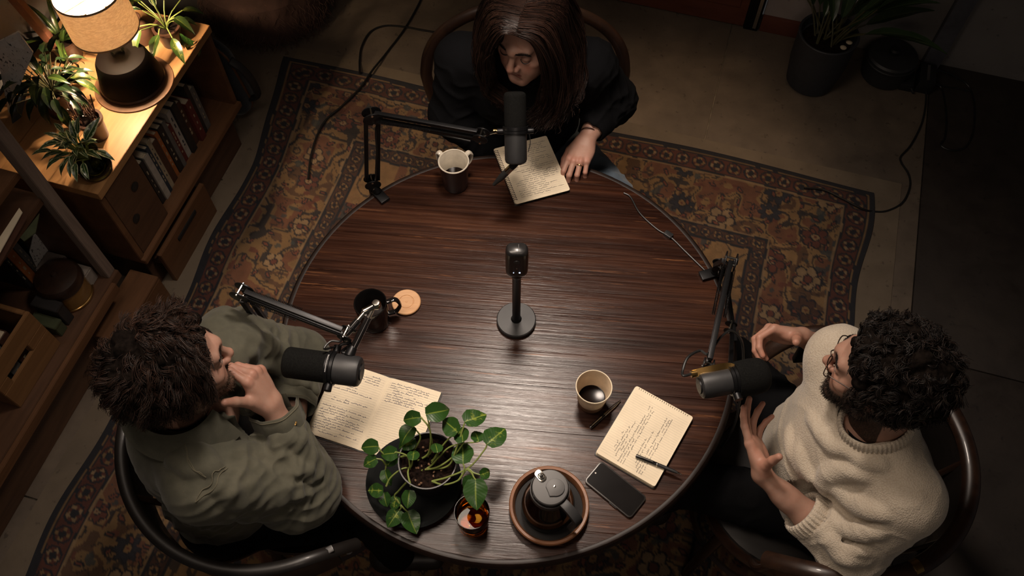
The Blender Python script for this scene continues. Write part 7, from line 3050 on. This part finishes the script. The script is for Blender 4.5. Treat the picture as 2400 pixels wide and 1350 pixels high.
def build_woman():
    C = np.array((.051, 1.785, 1.187))
    F = frame((-.515, -.841, -.165), (-.101, -.131, .986))
    shL, shR = np.array((.228, 1.868, .975)), np.array((-.150, 1.895, .975))
    neck = np.array((.048, 1.862, 1.045))
    elL, wrL = np.array((.312, 1.885, .812)), np.array(tuple(at(1374, 326, .800)))
    elR, wrR = np.array((-.190, 1.862, .775)), np.array((-.07, 1.80, .655))
    pel = np.array((.045, 2.0, .50))
    T = thing('person', 'woman with long dark wavy hair and a black jumper, looking down at her notebook', 'person', (pel[0], pel[1], .0125))
    nt_ = (neck - C) @ F
    s = head_sdf(.0022, female=True, neck_to=nt_, neck_r=.046, look_down=True)
    V, Q = s.mesh()
    K = head_colors(V, BASE_W, (.34, .125, .105), WARM_W, (.018, .011, .009), None, 0, True)
    parts = [(V @ F.T + C, Q, K)]
    parts.append(make_hand(wrL, (-.36, -.92, -.13), (-.10, -.10, 1), 1,
                           [(16, 48, 26), (20, 50, 26), (24, 52, 28), (28, 54, 30)], (4, 1, -3, -8),
                           thumb_pts(1, (.040, .046, -.014), (.048, .078, -.026), (.046, .104, -.034)), elL, .036, .95, base=BASE_W, warm=WARM_W, wrist_r=.023))
    parts.append(make_hand(wrR, (.55, -.62, -.25), (.1, .2, 1), -1, [(25, 40, 25)] * 4, (4, 0, -3, -6),
                           thumb_pts(-1, (.040, .040, -.02), (.056, .070, -.03), (.060, .09, -.035)), elR, .036, .92, h=.003, base=BASE_W, warm=WARM_W))
    cv, cq = core_body([(neck - (0, 0, .03), (.045, 1.90, .80), .06, .10), ((.045, 1.90, .80), pel, .10, .12), (shL, shR, .045, .045), (shL, elL, .042, .036), (shR, elR, .042, .036),
                        (pel + (.09, 0, 0), (.34, 1.62, .51), .07, .05), (pel + (-.09, 0, 0), (-.16, 1.62, .51), .07, .05)])
    parts.append((cv, cq, np.tile(BASE_W, (len(cv), 1))))
    V, Q = join_meshes([(p[0], p[1]) for p in parts])
    world_obj('body', V, Q, M['skin'], T, np.vstack([p[2] for p in parts]))
    # --- jumper
    s = SDF((-.42, 1.60, .44), (.54, 2.20, 1.10), .0046)
    s.ell((.045, 1.985, .60), (.185, .150, .16), k=0)
    s.ell((.045, 1.935, .77), (.175, .145, .18), k=.06)
    s.ell((.045, 1.895, .90), (.180, .130, .15), k=.06)
    s.ell((-.035, 1.815, .885), (.075, .06, .07), k=.05)
    s.ell((.120, 1.810, .885), (.075, .06, .07), k=.05)
    s.cap(shL, shR, .070, .070, k=.05)
    s.cap(neck + (.03, 0, -.04), shL, .058, .058, k=.05)
    s.cap(neck + (-.03, 0, -.04), shR, .058, .058, k=.05)
    dL, dR = unit(wrL - elL), unit(wrR - elR)
    cufL, cufR = elL + (wrL - elL) * .72, elR + (wrR - elR) * .90
    s.cap(shL, elL, .080, .074, k=.03)
    s.cap(elL, cufL, .074, .048, k=.04)
    s.cap(shR, elR, .076, .070, k=.03)
    s.cap(elR, cufR, .070, .050, k=.04)
    s.cap(neck + (-.012, -.02, -.03), C + (0, 0, -.05), .060, .072, k=.008, sub=True)
    for cf, dd_ in ((cufL, dL), (cufR, dR)):
        s.bite(cf + dd_ * .018, dd_, .07, .065)
        s.cap(cf - dd_ * .01, cf + dd_ * .1, .036, .036, k=0, sub=True)
    V, Q = s.mesh()
    N = vnormals(V, Q)
    V = folds(V, N, shL, elL, .008, 48, 3.2, .8)
    V = folds(V, N, elL, cufL, .006, 62, 1.1, .8)
    V = folds(V, N, shR, elR, .008, 48, 5.7, .8)
    V = folds(V, N, elR, cufR, .006, 60, 2.7, .8)
    V = V + vnormals(V, Q) * (.004 * fbm(V * 11 + 7, 2))[:, None]
    V = relax(V, Q, 1, .5)
    world_obj('jumper', V, Q, M['black_knit'], T)
    legs(T, pel + (.105, -.02, .015), pel + (-.09, 0, .01), (.452, 1.55, .525), (-.16, 1.60, .515), (.40, 1.56, .10), (-.14, 1.66, .10), M['jeans'], r=(.092, .066, .05), shoe_dir=(0, -1, 0))
    # --- bracelet and ring
    F2 = frame((-.36, -.92, -.13), (-.10, -.10, 1))
    B = basis(-dL * .8 + F2[:, 1] * -.2)
    c0 = wrL - F2[:, 1] * .022
    pts = [c0 + B @ np.array((.0295 * math.cos(a), .0235 * math.sin(a), .006 * math.sin(a))) for a in np.linspace(0, 2 * math.pi, 36, endpoint=False)]
    MB().tube(pts, .0019, 7, closed=True).build('bracelet', plain('leather_cord', (.06, .022, .014), .5), T)
    rp = wrL + F2 @ (np.array((-.0125, .101, .0015)) * .95)
    rd = F2 @ np.array((-.04, .93, -.36))
    B = basis(rd)
    pts = [rp + B @ np.array((.0090 * math.cos(a), .0090 * math.sin(a), 0)) for a in np.linspace(0, 2 * math.pi, 24, endpoint=False)]
    MB().tube(pts, .0011, 6, closed=True).build('ring', plain('gold', (.75, .48, .16), .2, 1.0), T)
    # --- long hair, parted, in guide curves (photo position + height)
    hm = hair_mat('long_brown_hair', (.0075, .0045, .0036), (.040, .0185, .0125), .40)
    G = [
        [(1206, 80, 1.29), (1172, 76, 1.295), (1140, 100, 1.25), (1128, 140, 1.18), (1138, 190, 1.09), (1165, 225, 1.03), (1195, 255, .985)],
        [(1212, 62, 1.305), (1160, 54, 1.30), (1124, 86, 1.23), (1112, 135, 1.15), (1122, 185, 1.07), (1150, 220, 1.02), (1180, 250, .985)],
        [(1222, 34, 1.315), (1150, 26, 1.29), (1112, 70, 1.20), (1100, 125, 1.12), (1108, 175, 1.05), (1132, 212, 1.01), (1150, 225, .99)],
        [(1232, 14, 1.315), (1145, 4, 1.27), (1112, 45, 1.17), (1094, 105, 1.08), (1100, 150, 1.03), (1118, 190, 1.0), (1128, 205, .985)],
        [(1240, -6, 1.31), (1160, -22, 1.26), (1115, 10, 1.17), (1095, 60, 1.09), (1092, 100, 1.05), (1100, 140, 1.02), (1105, 160, 1.0)],
    ]
    H = [
        [(1208, 82, 1.29), (1250, 96, 1.275), (1285, 145, 1.20), (1298, 195, 1.11), (1288, 235, 1.04), (1268, 262, 1.0), (1250, 280, .975)],
        [(1214, 64, 1.305), (1275, 76, 1.285), (1312, 130, 1.20), (1322, 190, 1.10), (1312, 240, 1.03), (1290, 272, .985), (1268, 290, .965)],
        [(1222, 36, 1.315), (1295, 48, 1.285), (1335, 110, 1.19), (1348, 175, 1.09), (1340, 232, 1.02), (1318, 270, .98), (1295, 292, .96)],
        [(1232, 16, 1.32), (1310, 24, 1.28), (1355, 85, 1.17), (1368, 150, 1.08), (1366, 205, 1.02), (1352, 245, .985), (1335, 275, .965)],
        [(1240, -4, 1.315), (1318, -4, 1.27), (1370, 50, 1.16), (1384, 110, 1.08), (1386, 160, 1.03), (1378, 200, 1.0), (1366, 230, .985)],
        [(1248, -20, 1.31), (1322, -30, 1.26), (1375, 10, 1.16), (1396, 60, 1.09), (1402, 105, 1.05), (1400, 140, 1.03), (1392, 165, 1.01)],
    ]
    for grp in (G, H):   # draw the locks in towards the neck
        for i_, g in enumerate(grp):
            grp[i_] = [(1232 + (x - 1232) * (1 - .20 * min(1, k_ / 2.0)) , y, z) for k_, (x, y, z) in enumerate(g)]
    r = np.random.default_rng(31)
    m = 20
    rad = np.array((.077, .098, .086)) + .010
    cen = np.array((0, -.018, .040))

    def clear_head(P, extra=0.0):
        q = (P - C) @ F - cen
        k = np.linalg.norm(q / (rad + extra), axis=-1)
        q = np.where((k < 1)[..., None], q / np.maximum(k, .25)[..., None], q)
        return (q + cen) @ F.T + C
    paths, cols = [], []
    cap = SDF(C - (.26, .30, .32), C + (.30, .25, .20), .0046)
    first = True
    for group in (G, H):
        GP = [spline([tuple(at(x, y, z)) for x, y, z in g], m) for g in group]
        GP = [clear_head(p) for p in GP]
        ng = len(GP)
        for g in GP:
            rr = np.interp(np.linspace(0, 1, m), [0, .25, .6, 1], [.002, .007, .014, .004])
            gc = g.copy()
            ctr = C + F @ np.array((0, -.02, 0))
            gc[:, :2] = ctr[:2] + (gc[:, :2] - ctr[:2]) * .90
            cap.chain(list(gc), list(rr), k=.010)
        for cl in range(300):
            f = r.uniform(0, ng - 1.001)
            i = int(f)
            w_ = f - i
            base = GP[i] * (1 - w_) + GP[i + 1] * w_
            t = np.linspace(0, 1, m)[:, None]
            depth = r.normal(0, 1, 3) * np.array((.007, .009, .007))
            wave = .0125 * np.sin(2 * np.pi * (t * r.uniform(1.8, 3.4)) + r.uniform(0, 6.28)) * t ** 1.3
            wdir = unit(r.normal(0, 1, 3) * (1, 1, .4))
            flick = unit(r.normal(0, 1, 3)) * .034
            for st in range(13):
                j = r.normal(0, .0028, 3)
                P = base + depth * np.minimum(1, t * 2.5) + j * (.5 + t) + wave * wdir + flick * np.clip(t - .72, 0, 1) ** 1.3 * 2.2 + r.normal(0, .004, 3) * t ** 2
                end = r.uniform(.82, 1.0)
                P = np.stack([np.interp(np.linspace(0, end, m), np.linspace(0, 1, m), P[:, a]) for a in range(3)], 1)
                paths.append(P)
                cols.append(r.uniform(0, 1) ** 1.6)
    paths = clear_head(np.array(paths), .005)
    Lp = (paths - C) @ F
    # nothing hangs in front of the face
    fx, fy, fz = Lp[..., 0], Lp[..., 1], Lp[..., 2]
    wdt = .050 - .55 * np.clip(fz - .02, 0, .1) + .1 * np.clip(-fz - .05, 0, .1) * 0
    inside = (np.abs(fx) < wdt) & (fy > .03) & (fz > -.13) & (fz < .085)
    Lp[..., 0] = np.where(inside, np.sign(fx + 1e-6) * (wdt + (np.abs(fx)) * .15), fx)
    paths = Lp @ F.T + C
    cols = np.array(cols)[:, None] * np.ones(3)
    cap.ell(C + F @ np.array((0, -.022, .042)), (.080, .098, .087), F, k=.012)
    cap.ell(C + F @ np.array((0, -.045, -.03)), (.078, .075, .10), F, k=.02)
    cap.ell(C + F @ np.array((0, .135, -.010)), (.066, .082, .088), F, k=.008, sub=True)
    cap.ell(C + F @ np.array((0, .10, -.10)), (.056, .10, .12), F, k=.012, sub=True)
    V, Q = cap.mesh()
    N = vnormals(V, Q)
    L = (V - C) @ F
    V = V + N * (.0022 * sstep(.03, .07, np.hypot(L[:, 0], L[:, 1])) * np.sin(np.arctan2(L[:, 0], L[:, 1]) * 60 + 6 * vnoise(V * 25)))[:, None]
    world_obj('hair', V, Q, plain('hair_base', (.016, .009, .0065), .85, var=.4, scale=120, spec=.1), T)
    strands_mesh('hair_strands', paths, .0014, .0004, hm, T, 3, cols)
    brow_strands(F, C, T, hm, 420, 33, True)
    lash = plain('lashes', (.006, .005, .005), .6)
    for x in (-1, 1):
        pts = []
        for f in np.linspace(-1, 1, 13):
            dx = f * .0145
            yy = .0765 + .0152 * math.sqrt(max(0, 1 - (dx / .0160) ** 2)) + .0008
            pts.append(C + F @ np.array((x * .032 + dx, yy, -.0030 - .0022 * (1 - f * f))))
        MB().tube(pts, np.interp(np.linspace(0, 1, 13), [0, .3, .7, 1], [.0006, .0014, .0014, .0006]), 6).build('eyelashes', lash, T)
    return T


build_woman()
